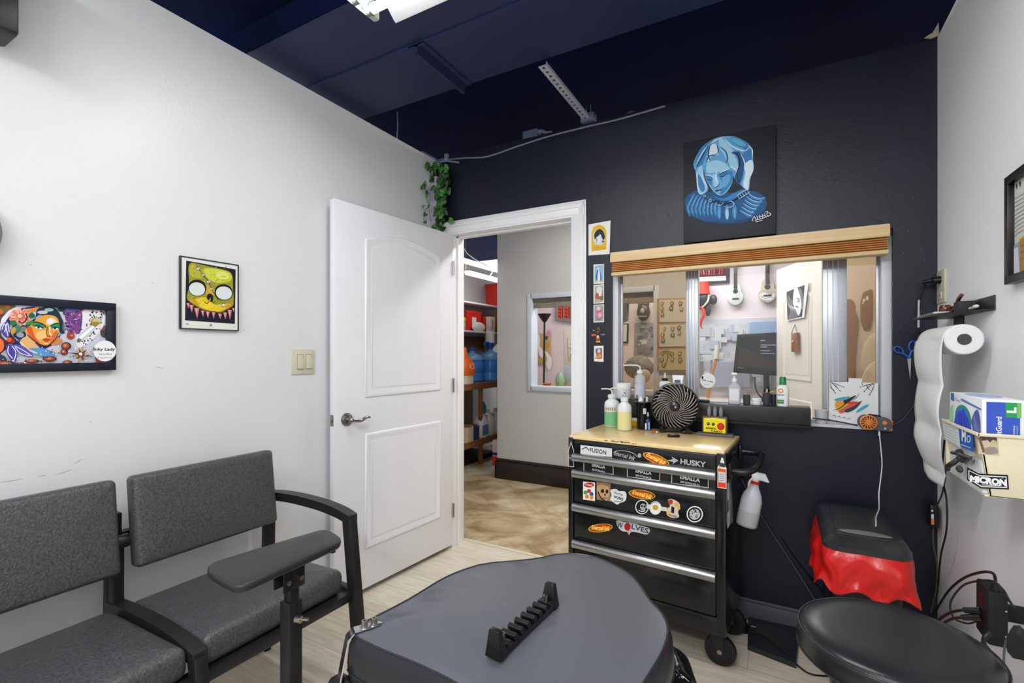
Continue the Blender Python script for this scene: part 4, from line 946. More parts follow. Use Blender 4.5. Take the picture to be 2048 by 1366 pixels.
# --- veiled woman canvas
BW = YB
def bk(px, py, off=0): return at(px, py, Y=YB-off)
c = [bk(1367, 286, .035), bk(1553, 248, .035), bk(1550, 468, .035), bk(1367, 486, .035)]
x0, x1 = (c[0].x+c[3].x)/2, (c[1].x+c[2].x)/2; z1 = (c[0].z+c[1].z)/2; z0 = (c[2].z+c[3].z)/2
pic = thing('canvas_painting', 'unframed black canvas with a blue veiled woman above the window blind', 'painting', ((x0+x1)/2, YB, z0))
b = MB(); b.box(x0, x1, YB-.035, YB-.001, z0, z1, mat('black_canvas', (32, 34, 42), .55, bump=(260, .2, 2)), .002); b.build('canvas', pic)
a = Art((0, YB-.0352, 0), X_, Z_)
k_ = 5.465
def q_(pts): return [(1360+x/k_, 240+y/k_) for x, y in pts]
def E(x, y, rx, ry, c, ang=0): a.ell(1360+x/k_, 240+y/k_, rx/k_, ry/k_, c, ang, 24)
def Ln(pts, w, c, tp=True): a.line(q_(pts), w/k_, c, 5, tp)
def F(pts, c, sm=5): a.fill(q_(pts), c, sm)
B0, B1, B2, B3, B4, B5 = (26, 42, 66), (34, 84, 134), (58, 128, 186), (100, 166, 214), (158, 204, 232), (212, 232, 244)
E(500, 960, 462, 205, (32, 44, 62), 0); E(500, 950, 445, 185, (30, 66, 108), 0); E(500, 940, 430, 165, B1, 0)
F([(60, 850), (180, 770), (330, 830), (440, 900), (400, 1080), (250, 1100), (110, 1020), (60, 930)], B1); F([(640, 870), (770, 780), (900, 820), (950, 920), (880, 1000), (720, 1040), (640, 980)], B1); F([(400, 930), (650, 900), (640, 1080), (520, 1120), (380, 1080)], B1)
for i in range(9):
    x = 90+i*37; Ln([(x+70, 800+i*9), (x+30, 870+i*10), (x-8+i*6, 960+i*8), (x+20+i*4, 1060)], 22, B2); Ln([(x+74, 806+i*9), (x+36, 872+i*10), (x+i*6, 960+i*8), (x+26+i*4, 1030)], 8, B3); Ln([(x+60, 830+i*9), (x+36, 872+i*10), (x+12+i*6, 930+i*8)], 3, B4)
for i in range(6):
    y = 790+i*38; Ln([(740-i*18, y+10), (800-i*14, y+60), (880-i*20, y+80), (940-i*34, y+62)], 26, B2); Ln([(744-i*18, y+4), (806-i*14, y+52), (880-i*20, y+68), (930-i*34, y+52)], 8, B4)
for x in (430, 515, 600): Ln([(x, 930), (x-4, 1000), (x+2, 1090)], 46, B2); Ln([(x, 950), (x-2, 1010), (x, 1070)], 18, B3)
E(515, 1030, 18, 60, B4)
# neck
F([(310, 790), (420, 820), (560, 740), (640, 700), (740, 770), (640, 850), (520, 890), (400, 880)], B1); F([(350, 830), (470, 860), (600, 800), (700, 760), (620, 850), (480, 885)], B2); F([(500, 760), (620, 690), (700, 740), (560, 800)], (34, 38, 50))
# veil
F([(150, 510), (160, 440), (240, 300), (360, 215), (480, 180), (600, 185), (720, 240), (790, 320), (800, 430), (805, 540), (770, 640), (750, 770), (690, 740), (600, 640), (540, 560), (500, 480), (420, 440), (300, 480), (260, 560), (270, 640), (310, 760), (240, 820), (195, 780), (180, 640), (170, 560)], B3)
F([(230, 310), (360, 220), (330, 300), (280, 400), (240, 500), (190, 520), (165, 470)], B2); F([(300, 470), (310, 360), (340, 280), (400, 270), (420, 380), (350, 390)], B5); F([(440, 200), (560, 300), (600, 420), (540, 470), (480, 380), (430, 300)], B4)
E(650, 250, 110, 42, B2, 25); E(640, 246, 92, 30, (92, 176, 206), 25); F([(700, 300), (780, 300), (790, 420), (740, 520), (700, 470)], B2); F([(700, 500), (780, 440), (805, 540), (760, 650), (745, 760), (690, 720), (720, 600)], B5)
F([(560, 360), (650, 350), (700, 420), (690, 600), (650, 700), (600, 640), (640, 500), (620, 400)], B1); F([(540, 480), (570, 400), (620, 440), (640, 560), (580, 540)], B4); F([(190, 560), (240, 500), (255, 600), (300, 740), (235, 800), (200, 740)], B4); F([(200, 600), (235, 640), (275, 750), (240, 790), (205, 720)], B2)
for pts, w, c in ((((170, 500), (260, 340), (380, 230), (480, 195)), 14, B5), (((180, 530), (230, 430), (300, 300), (360, 250)), 10, B0), (((480, 200), (570, 290), (700, 340), (760, 300)), 12, B5), (((430, 290), (500, 350), (520, 430), (500, 480)), 13, B1), (((590, 350), (640, 400), (650, 500), (620, 600), (660, 700)), 13, B0), (((660, 360), (700, 450), (720, 560), (690, 700)), 10, B5), (((250, 560), (250, 640), (300, 740)), 8, B5), (((180, 560), (190, 700), (220, 810), (300, 770)), 9, B5), (((290, 470), (320, 400), (410, 380)), 11, B0), (((330, 290), (310, 380), (330, 450)), 11, B0), (((740, 280), (790, 330), (790, 420)), 9, B5), (((260, 500), (300, 470), (330, 440)), 9, B4), (((480, 460), (520, 500), (600, 540), (620, 580)), 10, B5), (((800, 470), (790, 560), (750, 650), (745, 760)), 9, B5), (((400, 270), (420, 340), (400, 380)), 9, B0)): Ln(pts, w, c)
# face
F([(265, 560), (290, 490), (350, 445), (440, 440), (520, 480), (565, 550), (580, 620), (570, 690), (520, 770), (450, 825), (400, 810), (340, 740), (290, 660)], B3)
F([(300, 480), (400, 445), (500, 480), (540, 550), (430, 570), (300, 580)], B4); F([(280, 600), (330, 620), (350, 720), (300, 670)], B2); F([(440, 620), (560, 560), (575, 660), (500, 780), (440, 820), (470, 720)], B2); F([(460, 640), (540, 600), (540, 680), (480, 740)], B3)
F([(360, 600), (405, 620), (425, 700), (400, 735), (370, 720)], B4); Ln([(400, 560), (392, 640), (410, 700)], 14, B5)
Ln([(275, 605), (330, 610), (366, 630)], 10, B5); Ln([(420, 605), (470, 580), (550, 545)], 12, B0); Ln([(430, 590), (480, 560), (550, 535)], 9, B5); Ln([(300, 648), (335, 664), (368, 650)], 8, B0); Ln([(420, 612), (470, 622), (520, 580)], 9, B0); E(335, 640, 26, 12, B2, 6); E(465, 600, 34, 13, B2, -20)
Ln([(370, 735), (395, 742), (425, 715), (430, 690)], 8, B0); F([(385, 775), (410, 762), (430, 768), (460, 752), (450, 780), (420, 800), (400, 795)], B1); Ln([(388, 776), (420, 776), (458, 756)], 5, B0); E(425, 790, 22, 7, B4, -20); Ln([(300, 680), (360, 770), (440, 825), (520, 775), (575, 680)], 8, B4)
# collar braid
Ln([(250, 850), (300, 870), (330, 900), (400, 890), (460, 920), (540, 900), (620, 860), (700, 800), (760, 770)], 18, B0); Ln([(620, 830), (700, 780), (740, 765)], 6, B5); Ln([(640, 870), (720, 820), (770, 780)], 6, B5); Ln([(480, 950), (560, 955), (590, 920), (560, 890), (530, 900)], 9, B4)
for i in range(5): Ln([(630+i*26, 826-i*14), (650+i*26, 862-i*15)], 5, B4, False)
E(330, 885, 18, 18, B4); E(330, 885, 10, 10, B0); E(270, 835, 16, 12, B4); E(270, 835, 8, 6, B0); Ln([(390, 930), (450, 935), (480, 900)], 7, B4)
for i, pts in enumerate([[(790, 1110), (810, 1060), (830, 1090)], [(820, 1100), (900, 1080), (990, 1040)], [(840, 1050), (850, 1090)], [(870, 1040), (875, 1085)], [(860, 1065), (900, 1055)], [(900, 1035), (905, 1080)], [(925, 1020), (935, 1070)], [(905, 1055), (930, 1045)], [(930, 1010), (960, 1005), (950, 1040), (975, 1060)], [(965, 1020), (990, 1025), (990, 1050)], [(825, 1120), (900, 1100)]]): Ln(pts, 6, (226, 230, 236), False)
a.build('print', pic)

# --- prints and cards on the strip between door and window
cards = []
def card(px, name, label, group, draw, border=(228, 226, 214), th=.0012, off=0.0004):
    """px: four corners tl,tr,br,bl"""
    w_ = [at(x, y, Y=YB-th-off) for x, y in px]
    b = MB(); b.prism(w_, (0, th, 0), mat('card_%02x%02x%02x' % border, border, .5))
    a = Art((0, YB-th-off-.0001, 0), X_, Z_, step=.00012); draw(a)
    t = thing(name, label, 'card' if 'card' in name else 'print', (w_[0].x, YB, w_[3].z), 0, group)
    b.build('paper', t); a.build('picture', t)
def d0(a):
    a.fill([(1183, 503), (1183, 464), (1187, 454), (1198, 449), (1208, 453), (1213, 462), (1213, 499)], (226, 184, 46)); a.ell(1198, 475, 12, 17, (214, 216, 214)); a.fill([(1188, 472), (1192, 462), (1199, 458), (1206, 462), (1210, 474), (1206, 480), (1200, 468), (1192, 480)], (40, 52, 66), 3); a.ell(1196, 480, 5, 7, (226, 226, 224)); a.line([(1191, 472), (1194, 480), (1192, 486)], 1.2, (90, 50, 50)); a.ell(1206, 483, 2.4, 2.4, (64, 96, 150)); a.fill([(1186, 500), (1192, 490), (1204, 492), (1211, 498)], (214, 170, 40), 3)
card([(1177, 449), (1221, 441), (1219, 508), (1177, 511)], 'paper_print', 'largest white paper print with a yellow arch and praying figure beside the door trim', None, d0, (232, 231, 228))
def d1(a): a.fill([(1189, 532), (1207, 530), (1207, 564), (1189, 565)], (146, 186, 216)); a.fill([(1192, 560), (1193, 545), (1197, 537), (1201, 545), (1203, 560)], (48, 112, 176), 3); a.fill([(1195, 564), (1196, 545), (1198, 540), (1200, 546), (1200, 564)], (224, 230, 236), 3); a.ell(1197, 538, 2, 3, (222, 206, 190)); a.line([(1189, 563), (1207, 562)], 1.6, (190, 180, 120), 0)
card([(1187, 529), (1208, 528), (1208, 567), (1187, 568)], 'prayer_card', 'topmost small card, pale blue with a robed figure, in the column of cards', 'small cards left of the window', d1)
def d2(a): a.fill([(1189, 572), (1207, 571), (1207, 604), (1189, 606)], (176, 176, 166)); a.ell(1199, 581, 6, 8, (214, 216, 220)); a.ell(1196, 593, 6, 6, (176, 96, 100)); a.ell(1203, 596, 4, 5, (120, 116, 76)); a.ell(1194, 588, 2, 2, (206, 60, 70)); a.ell(1200, 588, 2.5, 5, (230, 224, 220)); a.line([(1204, 580), (1206, 594)], 1, (110, 96, 60))
card([(1187, 570), (1208, 568), (1208, 606), (1187, 607.5)], 'prayer_card', 'second small card from the top, grey with a crouching figure and red flowers', 'small cards left of the window', d2)
def d3(a): a.fill([(1189, 611), (1207, 610), (1207, 642), (1189, 643)], (150, 160, 158)); a.ell(1198, 627, 7.5, 11, (196, 130, 150)); a.ell(1197, 617, 4, 4, (230, 196, 206)); a.ell(1200, 630, 4, 5, (226, 170, 190)); a.line([(1192, 634), (1198, 640), (1205, 633)], 1.2, (90, 110, 90)); a.line([(1194, 624), (1202, 622)], 1.4, (170, 70, 100))
card([(1187, 610), (1208, 608.5), (1208, 644), (1187, 645)], 'prayer_card', 'third small card from the top, pink flowers on grey', 'small cards left of the window', d3)
def d4(a): a.fill([(1191, 697), (1204, 696), (1204, 717), (1191, 718)], (70, 110, 140)); a.fill([(1193, 717), (1193, 705), (1197, 699), (1201, 704), (1203, 717)], (196, 110, 60), 3); a.ell(1198, 702, 3, 4, (228, 206, 176)); a.line([(1191, 706), (1194, 716)], 1.5, (230, 214, 150)); a.ell(1199, 712, 3, 4, (226, 150, 100))
card([(1188, 692), (1207, 691.5), (1207, 724), (1188, 722.5)], 'prayer_card', 'lowest small card, white bordered with an orange robed figure', 'small cards left of the window', d4, (230, 228, 220))
b = MB(); 
def B(px, py): return at(px, py, Y=YB-.003)
m_gold = mat('worn_gold', (176, 124, 60), .35, .6); m_or = mat('orange_enamel', (196, 84, 36), .35)
cen = B(1196, 672)
def dB(dx, dy, dz=0): return cen+Vector((dx*.00252, -dz, -dy*.00252))
b.tube([dB(-3, -16), dB(-6, -10), dB(0, -8), dB(5, -11), dB(1, -19), dB(-3, -16)], .0016, m_gold, 8); b.ell(dB(-10, -12), .006, .002, .005, m_gold)
b.cyl(dB(0, -19), dB(0, -8), .0014, m_gold); b.cyl(dB(0, -8), dB(0, -4), .002, m_gold)
b.prism([dB(-15, -5), dB(-5, -4), dB(-3, -1), dB(-15, 1)], (0, .003, 0), m_or, .0006)
b.ell(dB(0, 5), .0105, .004, .017, m_or); b.ell(dB(0, 2, .003), .006, .002, .009, mat('white_enamel', (222, 220, 214), .3)); b.ell(dB(1, 7, .003), .0035, .0025, .004, mat('red_enamel', (170, 40, 36), .3))
b.prism([dB(-5, 14), dB(5, 14), dB(4, 10), dB(-4, 10)], (0, .003, 0), mat('yellow_enamel', (226, 180, 40), .3), .0005)
b.prism([dB(5, -4), dB(14, -5), dB(16, -2), dB(8, 0)], (0, .002, 0), mat('blue_foil', (96, 112, 134), .3, .5), .0005)
tag(b.build('hanging_charm'), 'small orange and gold figure charm hanging between the small cards', 'charm')

# --- framed poster on the right wall
def rt(px, py, off=0): return at(px, py, X=XR-off)
c = [rt(2010, 357, .02), rt(2010, 570, .02)]
Yr0 = c[0].y; z1, z0 = c[0].z, c[1].z; Yn = Yr0-.42
pic = thing('framed_poster', 'black framed pale poster cut by the right edge of the photo', 'picture', (XR, (Yr0+Yn)/2, z0))
b = MB(); frame_rect(b, -Yr0, -Yn, z0, z1, .022, Vector((XR, 0, 0)), -Y_, Z_, .001, .022, mat('dark_frame', (26, 24, 26), .3)); b.build('frame', pic)
b = MB(); b.box(XR-.008, XR-.001, Yn+.01, Yr0-.01, z0+.01, z1-.01, mat('poster_paper', (206, 212, 204), .35)); b.build('backing', pic)
a = Art((XR-.0085, 0, 0), -Y_, Z_)
for i in range(3): a.fill([(2024+i*7, 375-i*5), (2028+i*7, 372-i*5), (2027+i*7, 383-i*5), (2026+i*7, 384-i*5)], (70, 70, 72))
for i in range(10): a.line([(2022, 400+i*9), (2036, 394+i*9-i), (2050, 386+i*8)], .9, (140, 146, 142), 0)
a.fill([(2021, 496), (2041, 482), (2041, 545), (2021, 556)], (150, 156, 160)); a.fill([(2021, 501), (2037, 494), (2040, 545), (2021, 552)], (206, 208, 220)); a.fill([(2040, 482), (2048, 473), (2060, 468), (2060, 540), (2042, 545)], (170, 124, 60)); a.line([(2039, 480), (2050, 472)], 3, (206, 160, 90), 0)
for y in (492, 505, 518): a.line([(2042, y), (2058, y-6)], 1, (110, 76, 40), 0)
a.build('print', pic)

# --- outlet with black plug
o0, o1 = rt(1881, 537, .0), rt(1893, 604, 0); ys = (rt(1877, 570).y, rt(1893, 570).y)
ot = thing('wall_outlet', 'beige outlet plate with a black plug on the right wall above the shelf', 'outlet', (XR, (ys[0]+ys[1])/2, 1.42))
zz0, zz1 = rt(1886, 606).z, rt(1886, 540).z
b = MB(); b.box(XR-.006, XR, ys[1], ys[0], zz0, zz1, m_ivory, .002); b.build('plate', ot)
b = MB(); zc = zz0+.03; yc = (ys[0]+ys[1])/2; b.box(XR-.0085, XR-.005, yc-.017, yc+.017, zc-.014, zc+.014, m_ivory, .004)
for dy in (-.006, .006): b.box(XR-.009, XR-.0083, yc+dy-.001, yc+dy+.001, zc-.004, zc+.005, m_blkr)
b.build('socket', ot)
b = MB(); pz = at(1880, 560, Y=yc).z; b.cyl((XR-.005, yc, pz), (XR-.03, yc, pz), .016, m_blk, .012, 16); b.cyl((XR-.03, yc, pz), (XR-.06, yc+.012, pz-.004), .009, m_blk, .006, 12)
b.tube([(XR-.058, yc+.012, pz-.004), at(1850, 572, Y=YB-.03), at(1841, 592, Y=YB-.02), at(1838, 625, Y=YB-.02), at(1836, 700, Y=YB-.02)], .003, m_blk, 8, smooth=6)
b.cyl(at(1838, 600, Y=YB-.019), at(1837, 655, Y=YB-.019), .004, mat('clear_tie', (180, 182, 186), .3))
tag(b.build('plug_and_cord'), 'black plug with cord curving from the wall outlet down the corner', 'plug')

# --- small wall shelf with things on it
m_shelf = mat('shelf_black', (38, 39, 41), .4)
sh = thing('wall_shelf', 'narrow dark shelf on the right wall above the paper roll', 'shelf', (.5, 2.1, 1.38))
zsf = 1.385
fl = [at(1997, 590, X=XR-.001), at(1997, 619, X=XR-.001), at(1908, 641, X=XR-.001), at(1908, 625, X=XR-.001)]
b = MB(); b.box(XR-.004, XR-.0005, 1.925, 2.36, zsf-.0, zsf+.045, m_shelf, .001); b.box(XR-.004, XR-.0005, 2.20, 2.30, zsf-.03, zsf, m_shelf); b.build('wall_flange', sh)
b = MB(); b.prism([(XR-.003, 1.925, zsf), (XR-.003, 2.37, zsf), (.452, 2.37, zsf), (.462, 2.10, zsf), (.49, 2.02, zsf)], (0, 0, .006), m_shelf, .001); b.build('tray', sh)
zt_ = zsf+.0065
P_ = at(1885, 605, Z=zt_+.03)
# pipe
m_briar = mat('polished_briar', (96, 36, 22), .18, coat=.5); pb = Vector((.508, 2.20, zt_))
b = MB(); b.lathe([(.004, 0), (.014, .003), (.018, .014), (.017, .026), (.0135, .034), (.010, .034), (.009, .02)], pb, m_briar, 24, caps=False)
b.tube([pb+Vector((.006, -.012, .010)), pb+Vector((.012, -.035, .012)), pb+Vector((.014, -.06, .024)), pb+Vector((.014, -.085, .046)), pb+Vector((.014, -.115, .056))], .0058, m_briar, 12, smooth=4)
pipe = b.build('bowl_and_shank'); pipe.name = 'tobacco_pipe'; tag(pipe, 'curved polished brown tobacco pipe on the dark wall shelf', 'pipe')
b = MB(); b.box(.505, .547, 2.055, 2.10, zt_, zt_+.035, mat('dark_foam', (52, 52, 54), .8, bump=(60, 1, 3)), .004); tag(b.build('foam_block'), 'dark speckled foam block beside the pipe on the shelf', 'foam block')
b = MB(); b.box(.462, .50, 2.12, 2.36, zt_, zt_+.007, mat('white_card', (206, 206, 204), .5), .001); b.box(.4605, .4615, 2.14, 2.30, zt_+.001, zt_+.006, mat('card_print', (120, 110, 106), .5)); tag(b.build('tray_card'), 'flat white strip of cards at the front of the wall shelf', 'cards')
b = MB(); p = Vector((.528, 1.99, zt_+.008)); b.cyl(p+Vector((0, .04, 0)), p, .004, m_white, n=10); b.ell(p+Vector((0, -.012, .002)), .007, .018, .006, mat('white_gloss', (226, 226, 226), .3)); tag(b.build('spoon_tip'), 'small white plastic spoon at the near end of the wall shelf', 'spoon')

# --- paper towel roll and its hanging tail
m_paper = mat('paper_towel', (232, 232, 233), .85, bump=(140, .5, 2))
YN, YF, zc, xc, RR = 1.94, 2.27, 1.300, .492, .046
pr = thing('paper_towel_roll', 'white paper towel roll on a holder on the right wall with its tail hanging down', 'paper towels', (xc, (YN+YF)/2, zc-RR))
b = MB(); n = 40; rings = []
for r, y in ((.017, YN+.001), (.017, YN), (RR-.003, YN), (RR, YN+.003), (RR, YF-.003), (RR-.003, YF), (.017, YF)): rings.append([Vector((xc+r*math.cos(t), y, zc+r*math.sin(t))) for t in [6.2832*i/n for i in range(n)]])
b.loft(rings, m_paper, caps=False); b.build('roll', pr)
b = MB(); b.cyl((xc, YN-.001, zc), (xc, YF+.01, zc), .0168, mat('core_dark', (66, 66, 68), .6), n=28); b.build('core', pr)
b = MB(); b.cyl((xc, YF+.006, zc), (XR, YF+.006, zc), .008, m_shelf); b.box(XR-.004, XR, YF-.02, YF+.03, zc-.03, zc+.03, m_shelf, .001); b.build('holder', pr)
b = MB(); rows = []
NZ = 44
for j in range(NZ+1):
    t = j/NZ; z = zc-t*.475
    seg = (t*3.3) % 1.0; bul = math.sin(math.pi*seg)**.7
    x = xc-RR-.002-.009*bul*(1-.3*t)+.022*max(0, t-.72)/.28*1.0
    row = []
    for i in range(13):
        s_ = i/12; y = YN+.004+(YF-YN-.008)*s_
        zz = z+(-.16*(1-s_)*0)
        row.append(Vector((x+.012*bul*math.sin(math.pi*s_)*-.5+.004*math.sin(s_*5+t*9), y+(.0 if t < .72 else (.0+(t-.72)*.3*(1-s_))), zz)))
    rows.append(row)
top = []
for j in range(9):
    ang = math.pi/2+math.pi/2*j/9; top.append([Vector((xc+(RR+.001)*math.cos(ang), YN+.004+(YF-YN-.008)*i/12, zc+(RR+.001)*math.sin(ang))) for i in range(13)])
b.loft(top+rows, m_paper, caps=False, closed=False); o = b.build('hanging_sheet', pr, norm=True)
md = o.modifiers.new('s', 'SOLIDIFY'); md.thickness = .0008

# --- scissors hanging at the corner
sp_ = at(1806, 702, Y=YB-.012); m_blue = mat('blue_plastic', (36, 84, 176), .3)
sc = thing('scissors', 'blue handled scissors hanging on the navy wall near the corner', 'scissors', tuple(sp_))
b = MB()
def ring_(cx, cz, rx, rz, rot): return [sp_+Vector((cx+rx*math.cos(t)*math.cos(rot)-rz*math.sin(t)*math.sin(rot), 0, cz+rx*math.cos(t)*math.sin(rot)+rz*math.sin(t)*math.cos(rot))) for t in [6.2832*i/16 for i in range(17)]]
b.tube(ring_(-.014, .004, .017, .011, -.7), .0035, m_blue, 8); b.tube([sp_+Vector((-.003, 0, -.006)), sp_+Vector((.012, 0, -.02)), sp_+Vector((.02, 0, -.03))], .0045, m_blue, 8)
b.tube(ring_(.03, .02, .020, .011, 1.45), .0035, m_blue, 8); b.tube([sp_+Vector((.028, 0, .0)), sp_+Vector((.022, 0, -.02)), sp_+Vector((.02, 0, -.03))], .0045, m_blue, 8); b.build('handle', sc)
b = MB(); b.prism([sp_+Vector((.014, .003, -.028)), sp_+Vector((.027, .003, -.028)), sp_+Vector((.024, .003, -.12))], (0, .002, 0), m_chrome); b.cyl(sp_+Vector((.02, -.004, -.035)), sp_+Vector((.02, .006, -.035)), .003, m_chrome); b.build('blade', sc)
# ================================================================ window, blind and everything on the sill
m_alu = mat('pale_aluminium', (186, 190, 198), .35, .6); m_winwhite = mat('window_white', (206, 210, 216), .4)
m_pane = glassmat('clear_glass', (248, 250, 250), .015); m_panet = glassmat('tinted_glass', (228, 220, 206), .02)
b = MB()
b.box(WX0, WX0+.03, YB+.02, YB+.12, WZ0, WZ1, m_winwhite, .002); b.box(WX1-.035, WX1, YB+.02, YB+.12, WZ0, WZ1, m_winwhite, .002)
b.box(WX0, WX1, YB+.0, YB+.12, WZ0-.0, WZ0+.012, m_winwhite, .002); b.box(WX0, WX1, YB+.02, YB+.12, WZ1-.03, WZ1, m_winwhite, .002)
for y in (YB+.055, YB+.085): b.box(WX0, WX1, y-.002, y+.002, WZ0+.012, WZ0+.022, m_alu)
win = struct(b.build('window_1'))
def pane(x0, x1, y, st0, st1, gm):
    b = MB(); b.box(x0, x0+st0, y-.008, y+.008, WZ0+.02, WZ1-.03, m_alu, .002); b.box(x1-st1, x1, y-.008, y+.008, WZ0+.02, WZ1-.03, m_alu, .002)
    b.box(x0, x1, y-.008, y+.008, WZ0+.02, WZ0+.035, m_alu, .001); b.box(x0, x1, y-.008, y+.008, WZ1-.05, WZ1-.03, m_alu, .001)
    sash = b.build('sash', win)
    b = MB(); b.box(x0+st0, x1-st1, y-.0015, y+.0015, WZ0+.035, WZ1-.05, gm); b.build('glass', sash)
xs1 = at(1397, 700, Y=YB+.07).x; xs0 = at(1372, 700, Y=YB+.07).x
pane(WX0+.03, xs1, YB+.07, .012, xs1-xs0, m_panet)
xr0 = at(1645, 700, Y=YB+.07).x; xr1 = at(1700, 700, Y=YB+.07).x
pane(xr0, WX1-.035, YB+.07, xr1-xr0-.012, .012, m_panet)
b = MB(); b.box(xs1, xr0+.02, YB+.098, YB+.101, WZ0+.02, WZ1-.03, m_pane); b.build('glass', win)
# moulding lines on the wide stiles
b = MB()
for f in (.2, .45, .7): b.box(xs0+(xs1-xs0)*f, xs0+(xs1-xs0)*f+.003, YB+.057, YB+.062, WZ0+.02, WZ1-.03, m_winwhite); b.box(xr0+(xr1-xr0)*f*.8, xr0+(xr1-xr0)*f*.8+.003, YB+.057, YB+.062, WZ0+.02, WZ1-.03, m_winwhite)
b.build('stile_lines', win)
# round sticker on the glass
a = Art((0, YB+.0975, 0), X_, Z_); a.ell(1415.5, 761, 15.5, 15, (236, 236, 238)); a.text('Inky Lady', (1415, 762), .010, (30, 30, 32), .056, rot=-12, bold=.02); a.text('studio', (1413, 769), .005, (120, 120, 124), .026, rot=-12); a.ell(1405, 755, 2, 3, (30, 30, 32))
o = a.build('sticker', win); o['label'] = 'round white lettered sticker on the glass'
# blind
m_wood = mat('honey_wood', (222, 162, 94), .35, var=((204, 140, 74), 5, .7, (1, 8, 30))); m_woodl = mat('pale_wood', (222, 194, 148), .32, var=((206, 174, 124), 4, .6, (1, 8, 30)))
bl0, bl1 = at(1222, 520, Y=YB-.06).x, at(1779, 460, Y=YB-.06).x
ztop = at(1779, 447, Y=YB-.07).z; zbot = at(1778, 508, Y=YB-.055).z
blind = thing('wooden_blind', 'honey wood slatted blind pulled up above the interior window', 'blind', ((bl0+bl1)/2, YB, zbot))
b = MB(); zv = ztop-.052
b.prism([(bl0, YB-.075, zv), (bl0, YB-.078, zv+.012), (bl0, YB-.070, ztop-.012), (bl0, YB-.070, ztop), (bl0, YB-.002, ztop), (bl0, YB-.002, zv)], (bl1-bl0, 0, 0), m_woodl, .002); b.build('valance', blind)
nsl = 5
for i in range(nsl):
    z = zbot+.022+(zv-zbot-.024)*(i+.5)/nsl; b = MB(); b.hexa([(bl0+.004, YB-.058, z-.0022), (bl1-.004, YB-.058, z-.0022), (bl1-.004, YB-.012, z-.0022), (bl0+.004, YB-.012, z-.0022), (bl0+.004, YB-.062, z+.0020), (bl1-.004, YB-.062, z+.0020), (bl1-.004, YB-.012, z+.0015), (bl0+.004, YB-.012, z+.0015)], m_wood, .001)
    b.build('slat', blind)
b = MB(); b.box(bl0+.006, bl1-.006, YB-.046, YB-.016, zbot+.018, zv, mat('slat_gap_shade', (150, 96, 46), .45, var=((170, 108, 52), 40, .8, (.2, 1, 10)))); b.build('slat_stack', blind)  # darker brown core paints the shade in the gaps between slats
b = MB(); b.box(bl0+.002, bl1-.002, YB-.066, YB-.012, zbot, zbot+.018, m_woodl, .004); b.build('bottom_rail', blind)

# black padded bar standing on the ledge
xb0, xb1 = at(1229, 800, Y=2.44).x, at(1622, 830, Y=2.44).x
zb1 = at(1622, 817, Y=2.44).z; zb0 = WZ0+.013
m_bar = mat('scuffed_black_box', (34, 35, 37), .35, var=((50, 51, 53), 12, .5), bump=(60, .2, 3))
b = MB(); b.box(xb0, xb1, 2.44, YB+.035, zb0, zb1, m_bar, .004)
bar = b.build('black_bar'); bar.name = 'sound_bar'; tag(bar, 'long low black sound bar lying along the window ledge behind the fan', 'sound bar')
b = MB(); b.box(xb0, xb1, 2.455, YB-.0, WZ0-.005, WZ0+.0125, m_navy, .002); struct(b.build('trim_3'))
zs1 = zb1+.0005
zst = .8785
def top(px, py): return at(px, py, Z=zst)
m_pp = mat('milky_plastic', (222, 228, 226), .35, alpha=1, var=((206, 214, 212), 8, .3)); m_wh = mat('white_plastic', (232, 233, 232), .35)
m_clearp = mat('clear_plastic', (214, 220, 224), .15, alpha=.55)
def bottle(name, label, px, py, Zb, h, r, body, cat='bottle', liquid=None, lf=.6, neck=.42, spout=None, cap=m_pp, group=None, sx=1, base=None):
    """px, py: pixel of the bottle's base centre"""
    p = base or at(px, py, Z=Zb); t = thing(name, label, cat, tuple(p), 0, group)
    hb = h*.78
    b = MB(); b.lathe([(r*.85, 0), (r, .005), (r, hb*.8), (r*.92, hb*.9), (r*neck*1.15, hb), (r*neck, hb+.004), (r*neck, hb+h*.05)], p, body, 28, sx=sx, mats=None)
    b.build('body', t)
    if liquid:
        b = MB(); b.lathe([(r*.87, .0035), (r*1.012, .007), (r*1.012, hb*lf)], p, liquid, 28, sx=sx, caps=True); b.build('liquid_level', t)
    b = MB(); b.lathe([(r*neck*1.3, 0), (r*neck*1.3, h*.09), (r*neck*.8, h*.105), (r*neck*.4, h*.115)], p+Z_*(hb+h*.03), cap, 20); b.build('cap', t)
    if spout:
        q = p+Z_*(hb+h*.12); L = spout; u = Vector((-1, -.25, 0)).normalized(); b = MB()
        b.tube([q, q+Z_*h*.10, q+Z_*h*.15+u*.010, q+Z_*h*.165+u*.026, q+Z_*h*.16+u*L], .0035, m_pp, 8, smooth=4); b.build('spout', t)
    return t, p, hb
m_green = mat('green_soap', (120, 186, 128), .25); m_yel = mat('yellow_soap', (222, 216, 156), .25)
t, p, hb = bottle('wash_bottle', 'wash bottle of green soap with bent spout on the left end of the butcher block', 1224, 853, zst, .182, .0385, m_pp, liquid=m_green, lf=.56, spout=.055, group=None)
b = MB(); b.lathe([(.0394, .084), (.0394, .104)], p, mat('strip_label', (206, 200, 186), .5), 28, caps=False)
for i in range(7): q = -2.6+i*.28; b.box(p.x+.0396*math.cos(q)-.0015, p.x+.0396*math.cos(q)+.0015, p.y+.0396*math.sin(q)-.001, p.y+.0396*math.sin(q)+.001, p.z+.089, p.z+.099, mat('label_red', (150, 84, 66), .5))
b.build('label_band', t)
t, p, hb = bottle('wash_bottle', 'wash bottle of pale yellow soap, in front beside the green one', 1249, 860, zst, .176, .0345, m_pp, liquid=m_yel, lf=.68, spout=None)
